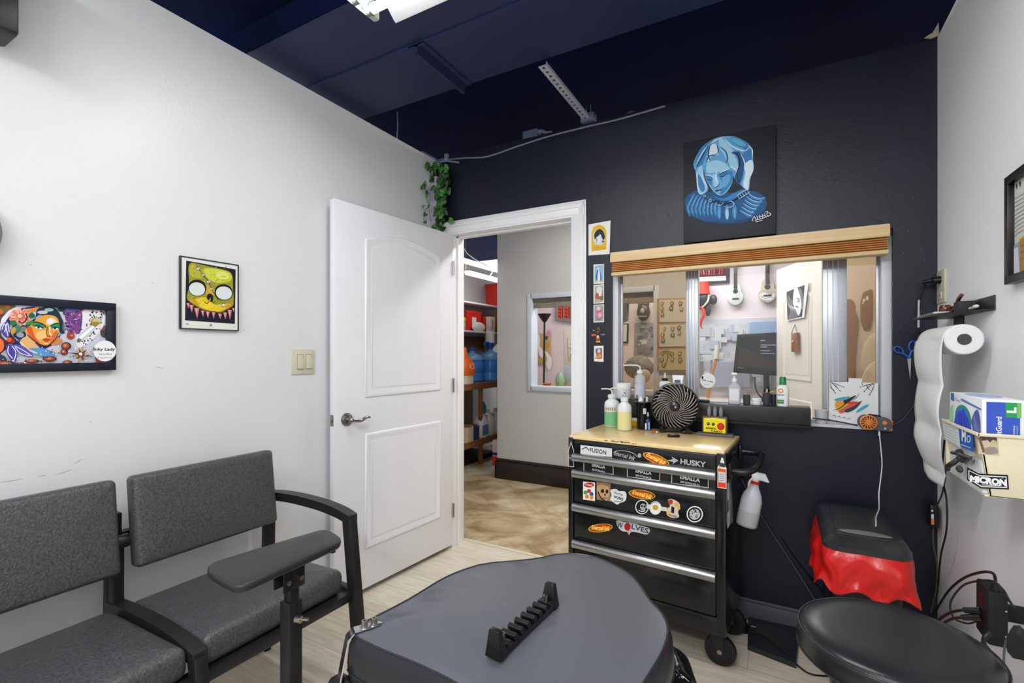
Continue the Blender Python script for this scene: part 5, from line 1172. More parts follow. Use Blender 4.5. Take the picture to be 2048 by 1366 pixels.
b = MB(); q = p+Z_*(hb+.03); b.tube([q, q+Vector((-.005, 0, .012)), q+Vector((-.03, -.01, .038)), q+Vector((-.062, -.03, .036))], .0032, m_pp, 8, smooth=4); b.build('spout', t)
# yellow black can behind
p = top(1271, 852); t = thing('spray_can', 'yellow and black can mostly hidden behind the yellow soap bottle', 'can', tuple(p))
b = MB(); b.lathe([(.022, 0), (.023, .004), (.023, .03), (.023, .055), (.023, .075), (.023, .095), (.018, .105), (.008, .11)], p, m_blk, 24, mats=[MATS['yellow_enamel'], MATS['yellow_enamel'], m_wh, MATS['yellow_enamel'], m_blk, MATS['yellow_enamel'], m_blk, m_blk]); b.build('body', t)
# black pump bottle / cup cluster
p = top(1285, 858); t = thing('barber_bottle', 'black bottle with white label and flared top beside the yellow soap', 'bottle', tuple(p))
b = MB(); b.lathe([(.024, 0), (.026, .004), (.026, .1), (.028, .12), (.044, .132), (.044, .137), (.03, .139)], p, mat('gloss_black_plastic', (20, 19, 20), .15), 28, caps=True); b.build('body', t)
b = MB(); b.prism([p+Vector((.026*math.cos(q)*1.02, .026*math.sin(q)*1.02, .078)) for q in [-1.2+.12*i for i in range(6)]]+[p+Vector((.024*math.cos(q), .024*math.sin(q), .078)) for q in [-.6-.12*i for i in range(6)]], (0, 0, .04), mat('white_label', (224, 224, 222), .5)); b.build('label', t)
b = MB(); b.lathe([(.013, .139), (.012, .148), (.005, .154), (.003, .162)], p+Vector((-.008, 0, 0)), m_wh, 16); b.cyl(p+Vector((.02, .01, .138)), p+Vector((.02, .01, .160)), .005, m_wh, n=12); b.cyl(p+Vector((-.03, .01, .137)), p+Vector((-.03, .01, .168)), .0032, m_blk, n=8); b.build('dispenser_tips', t)
p = top(1296, 860); t = thing('dropper_bottle', 'small blue dropper bottle with black collar in front of the fan', 'bottle', tuple(p))
b = MB(); b.lathe([(.0115, 0), (.0125, .002), (.0125, .048), (.009, .054)], p, mat('blue_bottle', (30, 66, 130), .25), 20); b.box(p.x-.011, p.x-.004, p.y-.0135, p.y-.011, p.z+.004, p.z+.034, MATS['white_label']); b.box(p.x+.006, p.x+.010, p.y-.012, p.y-.009, p.z+.004, p.z+.04, MATS['white_label']); b.build('body', t)
b = MB(); b.lathe([(.0095, .052), (.0095, .066), (.005, .068)], p, m_blk, 16); b.lathe([(.006, .067), (.0035, .085), (.0015, .088)], p, m_clearp, 14); b.build('cap', t)
# ---- fan
fp = top(1350, 866); fc = Vector((fp.x, fp.y-.005, 1.008)); RF = .108
fan = thing('desk_fan', 'round black desk fan with spiral grille on the butcher block', 'fan', (fp.x, fp.y, zst))
m_fan = mat('fan_black', (22, 21, 22), .22, coat=.3)
m_fanhi = mat('fan_painted_highlight', (168, 160, 150), .2)  # pale colour paints bright highlights onto the black grille and hub
vd = Vector((-fc.x, -fc.y, 0)).normalized()     # faces the seat side of the room
Mf = Matrix.Translation(fc) @ Vector((0, 0, 1)).rotation_difference(vd).to_matrix().to_4x4() @ Matrix.Rotation(0, 4, 'Z')
Mf = Matrix.Translation(fc) @ Matrix((( -vd.y, 0, vd.x, 0), (vd.x, 0, vd.y, 0), (0, 1, 0, 0), (0, 0, 0, 1)))
b = MB(Mf); b.lathe([(RF-.010, -.03), (RF, -.028), (RF+.002, .0), (RF, .018), (RF-.006, .020), (RF-.008, .016), (RF-.006, -.02)], (0, 0, 0), m_fan, 56, caps=False)
b.lathe([(.02, -.05), (RF-.03, -.045), (RF-.004, -.028)], (0, 0, 0), m_fan, 56); b.build('housing', fan)
b = MB(Mf)
for k in range(30):
    a0 = 2*math.pi*k/30; pts = []
    for i in range(9):
        t = i/8; r = .024+(RF-.030)*t; q = a0+1.25*t-.25*t*t
        pts.append(Vector((r*math.cos(q), r*math.sin(q), .030-.014*t*t)))
    b.tube(pts, [.0009+.0009*(i/8) for i in range(9)], m_fanhi if k % 1 == 0 else m_fan, 5)
gr = b.build('spiral_grille', fan)
b = MB(Mf); b.lathe([(.001, .036), (.014, .0345), (.022, .031), (.026, .026), (.026, .018)], (0, 0, 0), m_fan, 32, caps=False); b.ell((.003, -.003, .036), .005, .005, .002, m_fanhi); b.build('hub', fan)
b = MB(Mf); b.cyl((0, 0, -.01), (0, 0, .01), .024, m_blk)
b.build('motor_hub', fan)
for k in range(3):
    a0 = 2*math.pi*k/3+.4; rows = []; b = MB(Mf)
    for i in range(6):
        t = i/5; r = .02+(RF-.034)*t; row = []
        for j in range(5):
            q = a0+(j/4-.5)*(1.0+.3*math.sin(math.pi*t)); row.append(Vector((r*math.cos(q), r*math.sin(q), -.012+(j/4-.5)*.024)))
        rows.append(row)
    b.loft(rows, m_fan, caps=False, closed=False); o = b.build('blade', fan); md = o.modifiers.new('s', 'SOLIDIFY'); md.thickness = .0015
b = MB(Mf); b.prism([Vector((x, y, -.03)) for x, y in ((-.058, -.124), (-.045, -.10), (-.028, -.098), (.028, -.098), (.045, -.10), (.058, -.124))], (0, 0, .012), m_fan, .003)
for s_ in (-1, 1):
    b.tube([(s_*.062, -.1165, .02), (s_*.058, -.110, .01), (s_*.05, -.095, -.01), (s_*.04, -.085, -.02)], [.012, .014, .012, .009], m_fan, 12)
b.tube([(-.058, -.122, -.02), (0, -.122, -.03), (.058, -.122, -.02)], .005, m_fan, 8); b.build('foot', fan)
# key fob, sunglasses bits and small clutter
p = top(1347, 874); b = MB(); cushion(b, .055, .026, .010, .011, .003, .0015, m_blk, Matrix.Translation(p) @ Matrix.Rotation(.45, 4, 'Z'), 5)
kf = b.build('key_fob'); tag(kf, 'black key fob with a grey button panel lying at the front of the butcher block', 'key fob')
b = MB(); cushion(b, .022, .015, .002, .004, .0008, .0002, mat('fob_panel', (150, 152, 150), .4), Matrix.Translation(p+Vector((-.004, -.001, .0105))) @ Matrix.Rotation(.45, 4, 'Z'), 4); b.build('button_panel', kf)
p = top(1374, 868); b = MB()
b.tube([p+Vector((-.025, 0, .008)), p+Vector((-.012, .002, .012)), p+Vector((0, 0, .011)), p+Vector((.014, .003, .012)), p+Vector((.03, .004, .007))], .0045, m_blk, 8, smooth=3); b.ell(p+Vector((-.014, -.003, .008)), .012, .004, .008, m_blk); b.ell(p+Vector((.012, -.001, .008)), .012, .004, .008, m_blk)
tag(b.build('goggles'), 'small pair of folded black safety glasses beside the key fob', 'glasses')
p = top(1309, 866); b = MB(); b.ell(p+Z_*.006, .009, .007, .006, mat('red_cap', (206, 60, 40), .3)); b.cyl(p+Vector((.006, 0, .005)), p+Vector((.014, 0, .005)), .004, m_wh)
tag(b.build('bottle_top'), 'tiny red and white bottle cap beside the blue dropper bottle', 'cap')
p = top(1308, 871); b = MB(); b.box(p.x-.028, p.x+.03, p.y-.01, p.y+.012, zst, zst+.0015, m_clearp); tag(b.build('clear_wrapper'), 'flat clear wrapper on the butcher block under the red cap', 'wrapper')
# ---- yellow power box on slate tray
p = top(1430, 871); m_slate = mat('slate_grey', (96, 98, 100), .6, bump=(40, .6, 3))
b = MB(); b.box(p.x-.078, p.x+.078, p.y-.028, p.y+.028, zst, zst+.011, m_slate, .004)
tag(b.build('slate_tray'), 'rough grey slate tray on the right end of the butcher block', 'tray')
ps = thing('power_supply', 'yellow painted power supply box with red dial on the slate tray', 'power supply', (p.x, p.y, zst+.0115))
bx0, bx1, bz0, bz1 = p.x-.053, p.x+.053, zst+.0115, zst+.088
m_rust = mat('worn_tin', (112, 84, 70), .5, var=((60, 44, 36), 20, .6))
b = MB(); b.box(bx0, bx1, p.y-.020, p.y+.022, bz0, bz1, m_rust, .005); b.build('case', ps)
a = Art((0, p.y-.0205, 0), X_, Z_, pix=False); w_ = bx1-bx0; h_ = bz1-bz0
def U_(u, v): return (bx0+w_*u, bz0+h_*v)
a.fill([U_(.06, .08), U_(.93, .06), U_(.93, .9), U_(.5, .94), U_(.06, .9)], (222, 214, 30)); a.fill([U_(.15, .74), U_(.5, .88), U_(.85, .74), U_(.85, .84), U_(.5, .94), U_(.15, .86)], (236, 226, 90))
a.text('MONDO', U_(.36, .30), .008, (30, 28, 20), .044, bold=.06); a.text('TAKO', U_(.58, .14), .010, (96, 40, 20), .05, bold=.04)
for u in (.25, .45): a.ell(*U_(u, .56), .0065, .007, (20, 20, 18)); a.ell(*U_(u-.01, .58), .002, .002, (200, 200, 200))
a.ell(*U_(.75, .45), .0155, .0165, (196, 34, 26)); a.ell(*U_(.75, .45), .009, .010, (226, 90, 70)); a.ell(*U_(.75, .45), .003, .007, (240, 226, 220)); a.build('face_print', ps)
b = MB(); b.cyl((bx0+w_*.75, p.y-.0205, bz0+h_*.45), (bx0+w_*.75, p.y-.027, bz0+h_*.45), .009, mat('dial_red', (200, 44, 34), .3), .007, 18); b.build('dial', ps)
for i in range(3):
    q = Vector((bx0+.028+i*.025, p.y, bz1)); b = MB(); b.lathe([(.006, 0), (.0085, .004), (.0085, .03), (.006, .036), (.0065, .04), (.001, .047)], q, mat('grey_crystal', (128, 128, 136), .15, bump=(80, 1, 2)), 8); b.build('crystal_knob', ps)
# ---- things on the black bar
def bar_at(px, py=812): return at(px, py, Y=2.495)
def on_bar(px): p = at(px, 800, Y=2.497); return Vector((p.x, p.y, zs1))
p = on_bar(1247); t = thing('white_tub', 'white screw-lid tub behind the wash bottles at the left end of the window', 'tub', tuple(p))
b = MB(); b.lathe([(.036, 0), (.038, .003), (.040, .06)], p, m_wh, 32); b.build('body', t); b = MB(); b.lathe([(.042, .06), (.042, .079), (.038, .081)], p, m_wh, 32); b.build('lid', t)
b = MB(); b.lathe([(.0388, .012), (.0402, .052)], p, mat('tub_label', (206, 208, 212), .5), 32, caps=False); b.box(p.x+.008, p.x+.02, p.y-.0402, p.y-.038, p.z+.016, p.z+.036, mat('tub_blue', (110, 120, 140), .5)); b.build('label', t)
p0 = on_bar(1280)
t, p, hb = bottle('wash_bottle', 'clear water wash bottle with long bent spout behind the black bottle', 0, 0, 0, .165, .028, m_clearp, liquid=mat('water_tint', (196, 202, 214), .2), lf=.6, spout=.085, base=p0)
p = on_bar(1330); p.y += .0; t = thing('dropper_bottle', 'white dropper bottle with black collar peeking above the fan', 'bottle', tuple(p))
b = MB(); b.lathe([(.026, 0), (.028, .004), (.028, .09), (.012, .1)], p, m_wh, 24); b.build('body', t); b = MB(); b.lathe([(.015, .098), (.015, .112), (.009, .113)], p, m_blk, 20); b.lathe([(.009, .112), (.006, .13), (.003, .14)], p, m_clearp, 14); b.build('cap', t)
p = on_bar(1356); t = thing('lotion_tube', 'white squeeze tube standing on its cap above the fan', 'tube', tuple(p))
b = MB(); b.loft([[p+Vector((x, y, z)) for x, y in rrect(w_, d_, min(w_, d_)*.49, 6)] for w_, d_, z in ((.036, .036, .018), (.042, .034, .05), (.052, .018, .10), (.056, .004, .128))], m_wh); b.build('tube_body', t)
b = MB(); b.cyl(p, p+Z_*.02, .017, m_wh); b.build('cap', t)
a = Art((0, p.y-.014, 0), X_, Z_, pix=False); a.fill([(p.x-.014, p.z+.091), (p.x+.014, p.z+.091), (p.x+.014, p.z+.105), (p.x-.014, p.z+.105)], (92, 110, 140)); a.text('hustle', (p.x, p.z+.11), .005, (120, 120, 130), .02); a.build('label', t)
p = on_bar(1469); t = thing('sanitizer_bottle', 'clear pump bottle of hand sanitizer on the black bar', 'bottle', tuple(p))
b = MB(); b.loft([[p+Vector((x, y, z)) for x, y in rrect(w_, .034, .014, 5)] for w_, z in ((.05, 0), (.054, .004), (.054, .075), (.046, .088), (.02, .098), (.018, .104))], m_clearp); b.build('body', t)
b = MB(); b.cyl(p+Z_*.102, p+Z_*.118, .0115, m_wh); b.cyl(p+Z_*.118, p+Z_*.137, .005, m_wh); b.box(p.x-.012, p.x+.012, p.y-.02, p.y+.008, p.z+.136, p.z+.146, m_wh, .003); b.build('pump', t)
b = MB(); b.box(p.x-.021, p.x+.021, p.y-.0185, p.y-.0172, p.z+.015, p.z+.07, mat('frosted_label', (222, 224, 232), .4)); b.build('label', t)
p = on_bar(1493.5); b = MB(); b.cyl(p, p+Z_*.044, .0155, mat('dark_grey_cup', (60, 61, 63), .6)); tag(b.build('grey_cylinder'), 'short dark grey cylinder between sanitizer and white jar', 'container')
p = on_bar(1513); b = MB(); b.lathe([(.02, 0), (.021, .002), (.021, .018), (.0225, .019), (.0225, .028), (.02, .029)], p, m_wh, 28); tag(b.build('white_jar'), 'small squat white jar on the black bar', 'jar')
p = on_bar(1533); t = thing('pen_cup', 'dark cup holding pens on the black bar beside the green-capped bottle', 'cup', tuple(p))
b = MB(); b.lathe([(.014, 0), (.0165, .01), (.0165, .056), (.013, .058)], p, MATS['dark_grey_cup'], 24); b.build('cup', t)
b = MB(); b.cyl(p+Z_*.05, p+Vector((.002, 0, .074)), .004, mat('pink_pen', (206, 176, 170), .4)); b.tube([p+Vector((.006, 0, .05)), p+Vector((.02, 0, .062)), p+Vector((.04, 0, .06))], .0028, mat('gold_pen', (196, 160, 80), .4), 8); b.build('pens', t)
p = on_bar(1547); p.y += .012; b = MB(); b.cyl(p, p+Z_*.05, .012, mat('navy_cup', (34, 38, 56), .3)); tag(b.build('navy_vial'), 'small dark blue vial right behind the pen cup', 'vial')
p = on_bar(1565.5); p.y -= .012; t = thing('soap_bottle', 'white soap bottle with a green cap on the right end of the black bar', 'bottle', tuple(p))
b = MB(); b.loft([[p+Vector((x, y, z)) for x, y in rrect(w_, .032, .015, 5)] for w_, z in ((.044, 0), (.05, .005), (.050, .075), (.044, .088), (.026, .096))], m_wh); b.build('body', t)
b = MB(); b.lathe([(.0145, .095), (.0125, .130), (.011, .132)], p, mat('green_cap', (16, 128, 72), .3), 24); b.build('cap', t)
a = Art((0, p.y-.0168, 0), X_, Z_, pix=False); a.fill([(p.x-.022, p.z+.012), (p.x+.004, p.z+.012), (p.x+.004, p.z+.03), (p.x-.022, p.z+.03)], (60, 140, 80)); a.ell(p.x-.008, p.z+.07, .010, .010, (222, 120, 60)); a.ell(p.x-.008, p.z+.07, .006, .006, (236, 226, 214)); a.text('H2Ocean', (p.x-.008, p.z+.052), .007, (60, 120, 170), .028, bold=.03); a.text('pure', (p.x-.008, p.z+.022), .005, W_, .016); a.build('label', t)
# flat dark case on the bar left
p = on_bar(1410); b = MB(); b.box(p.x-.035, p.x+.02, p.y-.015, p.y+.02, zs1, zs1+.012, m_blk, .003); tag(b.build('black_case'), 'small flat black case on the bar right behind the fan', 'case')
# plastic cup, drawing, orange controller
zsl = WZ0+.0125
p = at(1642, 850, Y=2.547); p.z = zsl; b = MB(); b.lathe([(.019, 0), (.021, .002), (.0255, .058), (.0265, .06), (.0245, .058), (.0195, .004), (.001, .004)], p, mat('frosted_cup', (214, 218, 222), .3, alpha=.85), 28, caps=False); tag(b.build('plastic_cup'), 'small translucent white plastic cup on the ledge at the end of the black bar', 'cup')
dr_ = thing('bird_drawing', 'white sheet with a colourful hummingbird sketch leaning in the right window pane', 'drawing', tuple(at(1705, 850, Y=YB+.03)))
yd = YB+.045
pts = [(1659, 762), (1755, 766), (1756, 846), (1758, 857), (1700, 850), (1657, 842)]
b = MB(); b.prism([at(x, y, Y=yd) for x, y in [(1659, 764), (1697, 764), (1697, 756), (1724, 757), (1724, 765), (1756, 766), (1757, 852), (1690, 846), (1657, 838)]], (0, .001, 0), mat('drawing_paper', (228, 230, 230), .6)); b.build('paper', dr_)
a = Art((0, yd-.0004, 0), X_, Z_, step=.00012)
def s7(pts): return [(1360+x/4.655, 700+y/4.655) for x, y in pts]
def F(p_, c, sm=3): a.fill(s7(p_), c, sm)
def Ln(p_, w, c): a.line(s7(p_), w/4.655, c, 4, True)
for pts in (((1395, 290), (1440, 330), (1490, 380)), ((1400, 300), (1460, 320), (1525, 345)), ((1400, 300), (1410, 350), (1445, 400)), ((1395, 345), (1440, 380)), ((1450, 330), (1470, 360)), ((1820, 310), (1760, 320), (1680, 345)), ((1815, 310), (1760, 340), (1715, 385)), ((1810, 320), (1790, 370), (1765, 415)), ((1690, 300), (1700, 330)), ((1740, 320), (1745, 350), (1775, 375))): Ln(pts, 5, (50, 50, 52))
for x, y in ((1440, 330), (1490, 380), (1525, 345), (1445, 400), (1680, 345), (1715, 385), (1765, 415), (1760, 320)): a.ell(1360+x/4.655, 700+y/4.655, 1.2, 1, (40, 40, 42))
F([(1435, 460), (1500, 440), (1580, 432), (1540, 455), (1470, 475)], (70, 170, 196)); F([(1640, 570), (1690, 530), (1745, 505), (1750, 520), (1700, 555), (1650, 580)], (70, 176, 200)); F([(1450, 480), (1530, 470), (1560, 500), (1500, 545), (1450, 540)], (226, 150, 60)); F([(1520, 470), (1545, 460), (1640, 420), (1590, 470), (1540, 510)], (50, 50, 54)); F([(1470, 540), (1560, 500), (1680, 480), (1600, 530), (1500, 590)], (222, 90, 80)); F([(1530, 560), (1620, 520), (1690, 470), (1640, 540), (1560, 580)], (50, 66, 72)); F([(1450, 545), (1500, 520), (1600, 480), (1540, 525), (1470, 565)], (214, 176, 40)); F([(1550, 495), (1610, 478), (1660, 488), (1600, 505)], (206, 60, 50)); Ln([(1430, 555), (1480, 545), (1540, 500), (1570, 470)], 7, (30, 30, 30)); Ln([(1600, 470), (1640, 440), (1670, 400)], 4, (110, 110, 116))
for i in range(4): Ln([(1415+i*45, 615+i*8), (1440+i*45, 605+i*10), (1450+i*45, 630+i*4)], 4, (90, 90, 96))
a.build('drawing', dr_)
oc = Vector(at(1748, 845, Y=YB-.012)); t = thing('mini_fan', 'orange and grey handheld fan resting at the right end of the window ledge', 'fan', tuple(oc+Vector((0, 0, -.03))))
m_org = mat('orange_plastic', (232, 132, 44), .35); m_gr2 = mat('grey_plastic', (86, 82, 86), .4)
def Mo(cx, cz, ang=-.12): return Matrix.Translation(oc) @ Matrix.Rotation(-ang, 4, 'Y') @ Matrix(((1, 0, 0, cx), (0, 0, -1, 0), (0, 1, 0, cz), (0, 0, 0, 1)))
b = MB(); cushion(b, .118, .058, .022, .028, .005, .001, m_gr2, Mo(0, 0)); b.build('case', t)
b = MB(Mo(-.022, 0)); b.lathe([(.026, .02), (.030, .024), (.030, .027), (.026, .028)], (0, 0, 0), m_org, 32, caps=False); b.lathe([(.001, .027), (.009, .027), (.011, .025)], (0, 0, 0), m_org, 20, caps=False)
for k in range(14):
    q = 6.283*k/14; b.bar((.010*math.cos(q), .010*math.sin(q), .026), (.028*math.cos(q+.25), .028*math.sin(q+.25), .026), .0035, .002, m_org)
b.lathe([(.001, .0225), (.027, .0225)], (0, 0, 0), m_blk, 28, caps=False); b.build('grille', t)
b = MB(Mo(.032, 0)); b.cyl((0, .008, .022), (0, .008, .0245), .008, m_org); b.cyl((.004, -.016, .022), (.004, -.016, .0245), .004, mat('pale_button', (196, 196, 200), .3)); b.build('button', t)
b = MB(Mo(0, 0)); b.prism([(-.026, .029, .004), (.02, .029, .004), (.016, .035, .004), (-.022, .035, .004)], (0, 0, .012), m_blk, .002); b.box(.05, .0605, -.02, .02, .004, .018, m_org, .003); b.build('clip', t)
wc = thing('white_cable', 'thin white charging cable hanging down the navy wall to the bin lid', 'cable', tuple(at(1757, 900, Y=YB-.02)))
b = MB(); b.tube([at(1758, 861, Y=YB-.02), at(1759, 872, Y=YB-.02)], .0035, m_wh, 10); b.build('connector', wc)
b = MB(); b.tube([at(1759, 870, Y=YB-.02), at(1762, 900, Y=YB-.012), at(1764, 930, Y=YB-.010), at(1761, 960, Y=YB-.010), at(1758, 985, Y=YB-.02), at(1758, 1005, Y=YB-.05), at(1758, 1018, Y=2.40), at(1752, 1035, Y=2.28), at(1752, 1050, Y=2.18), at(1747, 1070, Y=2.13)], .0022, m_wh, 8, smooth=6); b.build('cord', wc)
b = MB(); b.tube([at(1625, 836, Y=YB-.005), at(1670, 842, Y=YB-.004), at(1715, 851, Y=YB-.004)], .0028, m_blk, 8, smooth=4); tag(b.build('ledge_cable'), 'short black cable on the ledge between the sound bar and the drawing', 'cable'); b = MB(); b.tube([at(1782, 852, Y=YB-.01), at(1800, 843, Y=YB-.005), at(1816, 826, Y=YB-.004), at(1832, 805, Y=YB-.004)], .0028, m_blk, 8, smooth=5); tag(b.build('ledge_cable'), 'thin black cable rising from the orange mini fan to the corner', 'cord')

# ---- beige wall bin holding glove boxes
m_bin = mat('cream_plastic', (222, 214, 182), .4); BX0, BY0, BY1, BZ0, BZ1 = .402, 1.487, 1.757, .93, 1.073
gb = thing('wall_bin', 'cream plastic wall bin covered in stickers at the right edge', 'bin', (.48, 1.62, BZ0))
b = MB(); th = .004
def shell(x0, x1, y0, y1, z0, z1): return [(x0, y0, z0), (x1, y0, z0), (x1, y1, z0), (x0, y1, z0), (x0, y0, z1), (x1, y0, z1), (x1, y1, z1), (x0, y1, z1)]
ta = .006
# front (camera side) face, left face with opening, back, bottom
b.hexa([(BX0+ta+.012, BY0, BZ0), (XR, BY0, BZ0), (XR, BY0+th, BZ0), (BX0+ta+.012, BY0+th, BZ0), (BX0, BY0, BZ1), (XR, BY0, BZ1), (XR, BY0+th, BZ1), (BX0, BY0+th, BZ1)], m_bin, .0012)
b.box(BX0+.01, XR, BY0, BY1, BZ0, BZ0+th, m_bin, .001); b.box(BX0+.004, XR, BY1-th, BY1, BZ0, BZ1, m_bin, .001); b.box(XR-th, XR-.0005, BY0, BY1, BZ0, BZ1, m_bin, .001)
zo0, zo1 = .975, 1.03
def lf(y0, y1, z0, z1):
    f = lambda z: BX0+(BZ1-z)/(BZ1-BZ0)*(ta+.012)
    b.hexa([(f(z0), y0, z0), (f(z0)+th, y0, z0), (f(z0)+th, y1, z0), (f(z0), y1, z0), (f(z1), y0, z1), (f(z1)+th, y0, z1), (f(z1)+th, y1, z1), (f(z1), y1, z1)], m_bin)
lf(BY0, BY1, zo1, BZ1); lf(BY0, BY1, BZ0, zo0-.012); lf(BY0, BY0+.05, zo0-.012, zo1); lf(BY1-.03, BY1, zo0-.012, zo1)
b.box(BX0-.004, XR, BY0-.004, BY0+.001, BZ1-.006, BZ1+.002, m_bin, .002); b.box(BX0-.005, BX0+.002, BY0-.004, BY1, BZ1-.006, BZ1+.002, m_bin, .002)
b.build('shell', gb)
# glove box
g0, g1, h0, h1 = BX0+.008, BX0+.078, BY0+.008, BY0+.248
bt = 1.152
glv = thing('glove_box', 'white and blue box of nitrile gloves standing in the cream wall bin', 'glove box', (g0+.06, (h0+h1)/2, BZ0+.005))
m_box = mat('box_white', (228, 232, 236), .45); b = MB(); b.box(g0, g1, h0, h1, BZ0+.005, bt, m_box, .0015); b.build('carton', glv)
a = Art((0, h0-.0004, 0), X_, Z_, pix=False)
def g(u, v): return (g0+(g1-g0)*u, BZ1+(bt-BZ1)*v)
a.fill([g(.10, -.3), g(.90, -.3), g(.90, .93), g(.10, .93)], (58, 88, 190)); a.fill([g(.56, .5), g(.93, .5), g(.93, .93), g(.56, .93)], (40, 156, 84)); a.fill([g(.83, .5), g(.93, .5), g(.93, .93), g(.83, .93)], (120, 186, 96))
a.text('L', g(.70, .72), .016, W_, .013, rot=90, bold=.05); a.text('FitGuard', g(.40, .22), .010, W_, .046, rot=90, bold=.02); a.text('NITRILE', g(.76, .15), .003, W_, .02, rot=90); a.text('exam gloves', g(.83, .15), .0025, W_, .02, rot=90); a.build('end_print', glv)
a = Art((g0-.0004, 0, 0), -Y_, Z_, pix=False)
def g(u, v): return (-(h1+(h0-h1)*u), BZ1+(bt-BZ1)*v)
a.fill([g(0, -.3), g(.12, -.3), g(.12, .6), g(0, .4)], (150, 206, 160)); a.fill([g(.05, .74), g(.15, .7), g(.15, .98), g(.05, .98)], (52, 84, 176)); a.fill([g(.4, .80), g(.98, .66), g(.98, .72), g(.4, .88)], (96, 128, 196)); a.ell(*g(.45, .22), .062, .036, (36, 150, 96)); a.ell(*g(.44, .18), .056, .034, (44, 130, 190))
a.fill([g(.18, .1), g(.3, .42), g(.44, .5), g(.48, .6), g(.53, .44), g(.66, .2), g(.7, -.1), g(.4, -.2), g(.2, -.1)], (40, 72, 200), 3)
for k in range(4): a.line([g(.36+k*.07, .38-k*.05), g(.34+k*.08, .15), g(.4+k*.07, -.1)], .003, (24, 44, 150))
a.fill([g(.78, .5), g(.9, .66), g(.96, .3), g(.95, -.2), g(.8, -.1), g(.72, .2)], (76, 96, 170), 3)
for k in range(5): a.line([g(.78+k*.035, .5-k*.08), g(.82+k*.03, 0)], .0015, (180, 196, 230))
a.text('FitGuard', g(.28, .80), .009, (150, 160, 170), .05, rot=-4); a.build('side_print', glv)
b = MB(); cx, cy = (g0+g1)/2, (h0+h1)/2; b.prism([Vector((cx+.03*math.cos(t), cy+.07*math.sin(t), bt+.0003)) for t in [6.283*i/24 for i in range(24)]], (0, 0, .0004), mat('box_opening', (166, 178, 210), .6)); b.build('opening', glv)
# stickers and size label on the bin's left face and front
a = Art((BX0-.0015, 0, 0), -Y_, Z_); a.fill([(1884, 841), (1917, 852), (1922, 896), (1890, 879)], (206, 212, 214))
for k in range(6): a.line([(1888, 850+k*5), (1914, 860+k*6)], .7, (150, 156, 160), 0)
a.fill([(1917, 851), (1946, 862), (1948, 904), (1921, 892)], (38, 92, 180)); a.text('M', (1928, 872), .028, W_, .030, bold=.05); a.ell(1938, 878, 4, 7, W_); a.ell(1938, 878, 2.6, 5.2, (38, 92, 180)); a.line([(1923, 889), (1942, 896)], 1, W_, 0)
o = a.build('size_label', gb); o['label'] = 'blue and white size label with a large M'
a = Art((0, BY0-.0006, 0), X_, Z_); a.fill([(1956, 866), (1995, 868), (1998, 911), (1957, 908)], (196, 182, 156)); a.fill([(1957, 867), (1994, 869), (1993, 885), (1984, 888), (1975, 880), (1962, 882)], (74, 58, 50)); a.ell(1987, 885, 6, 5, (190, 176, 140)); a.line([(1958, 875), (1964, 892), (1968, 905)], 3.2, (112, 84, 66)); a.fill([(1970, 896), (1990, 894), (1996, 906), (1972, 908)], (150, 138, 124), 2); o = a.build('sticker', gb); o['label'] = 'brown photographic sticker'
a = Art((0, BY0-.0008, 0), X_, Z_); a.fill([(1934, 934), (1958, 947), (2016, 950), (2018, 979), (1962, 977), (1934, 960)], (22, 22, 24)); a.fill([(1937, 940), (1959, 950.5), (2013, 953), (2014.5, 976), (1963, 974), (1937, 958)], (226, 226, 228)); a.fill([(1938.5, 942), (1960, 952.5), (2011.5, 955), (2013, 974), (1963.5, 972), (1938.5, 957)], (22, 22, 24))
a.fill([(1963, 969), (2001, 970.5), (2001, 971.8), (1963, 970.3)], W_, 0)
a.text('MICRON', (1976, 961.5), .0155, (232, 232, 236), .062, rot=-2, bold=.07); a.ell(2005, 955.5, 1.8, 1.8, (150, 150, 152)); o = a.build('sticker', gb); o['label'] = 'black and white sticker reading MICRON'
# clamps in the opening
m_gun = mat('gunmetal_plastic', (52, 48, 50), .35)
c0 = at(1915, 918, X=BX0+.004); cl = thing('spring_clamps', 'black spring clamps hanging out of the opening in the cream bin', 'clamps', tuple(c0))
b = MB(); b.tube([at(1895, 940, X=BX0-.012), at(1897, 932, X=BX0-.012), at(1908, 925, X=BX0-.008), at(1918, 916, X=BX0+.002)], [.0055, .0065, .0065, .005], m_gun, 10, smooth=3); b.tube([at(1905, 905, X=BX0), at(1918, 908, X=BX0-.006), at(1932, 914, X=BX0-.002), at(1946, 918, X=BX0+.004)], .005, m_gun, 10, smooth=3); b.ell(at(1919, 938, X=BX0-.006), .006, .018, .009, mat('clamp_pad', (58, 62, 58), .5)); b.cyl(at(1918, 903, X=BX0-.004), at(1926, 921, X=BX0-.004), .008, m_gun, n=14); b.build('grip', cl)
b = MB(); b.bar(at(1932, 926, X=BX0-.002), at(1948, 915, X=BX0-.002), .006, .008, mat('chrome_jaw', (150, 150, 150), .3, .8)); b.build('jaw', cl)
b = MB(); b.box(BX0+.035, BX0+.036, BY0+.02, BY1-.02, .95, 1.06, mat('bin_inside_dark', (40, 30, 28), .8)); b.build('inner_dark_sheet', gb)  # dark brown sheet set inside the bin, behind its opening

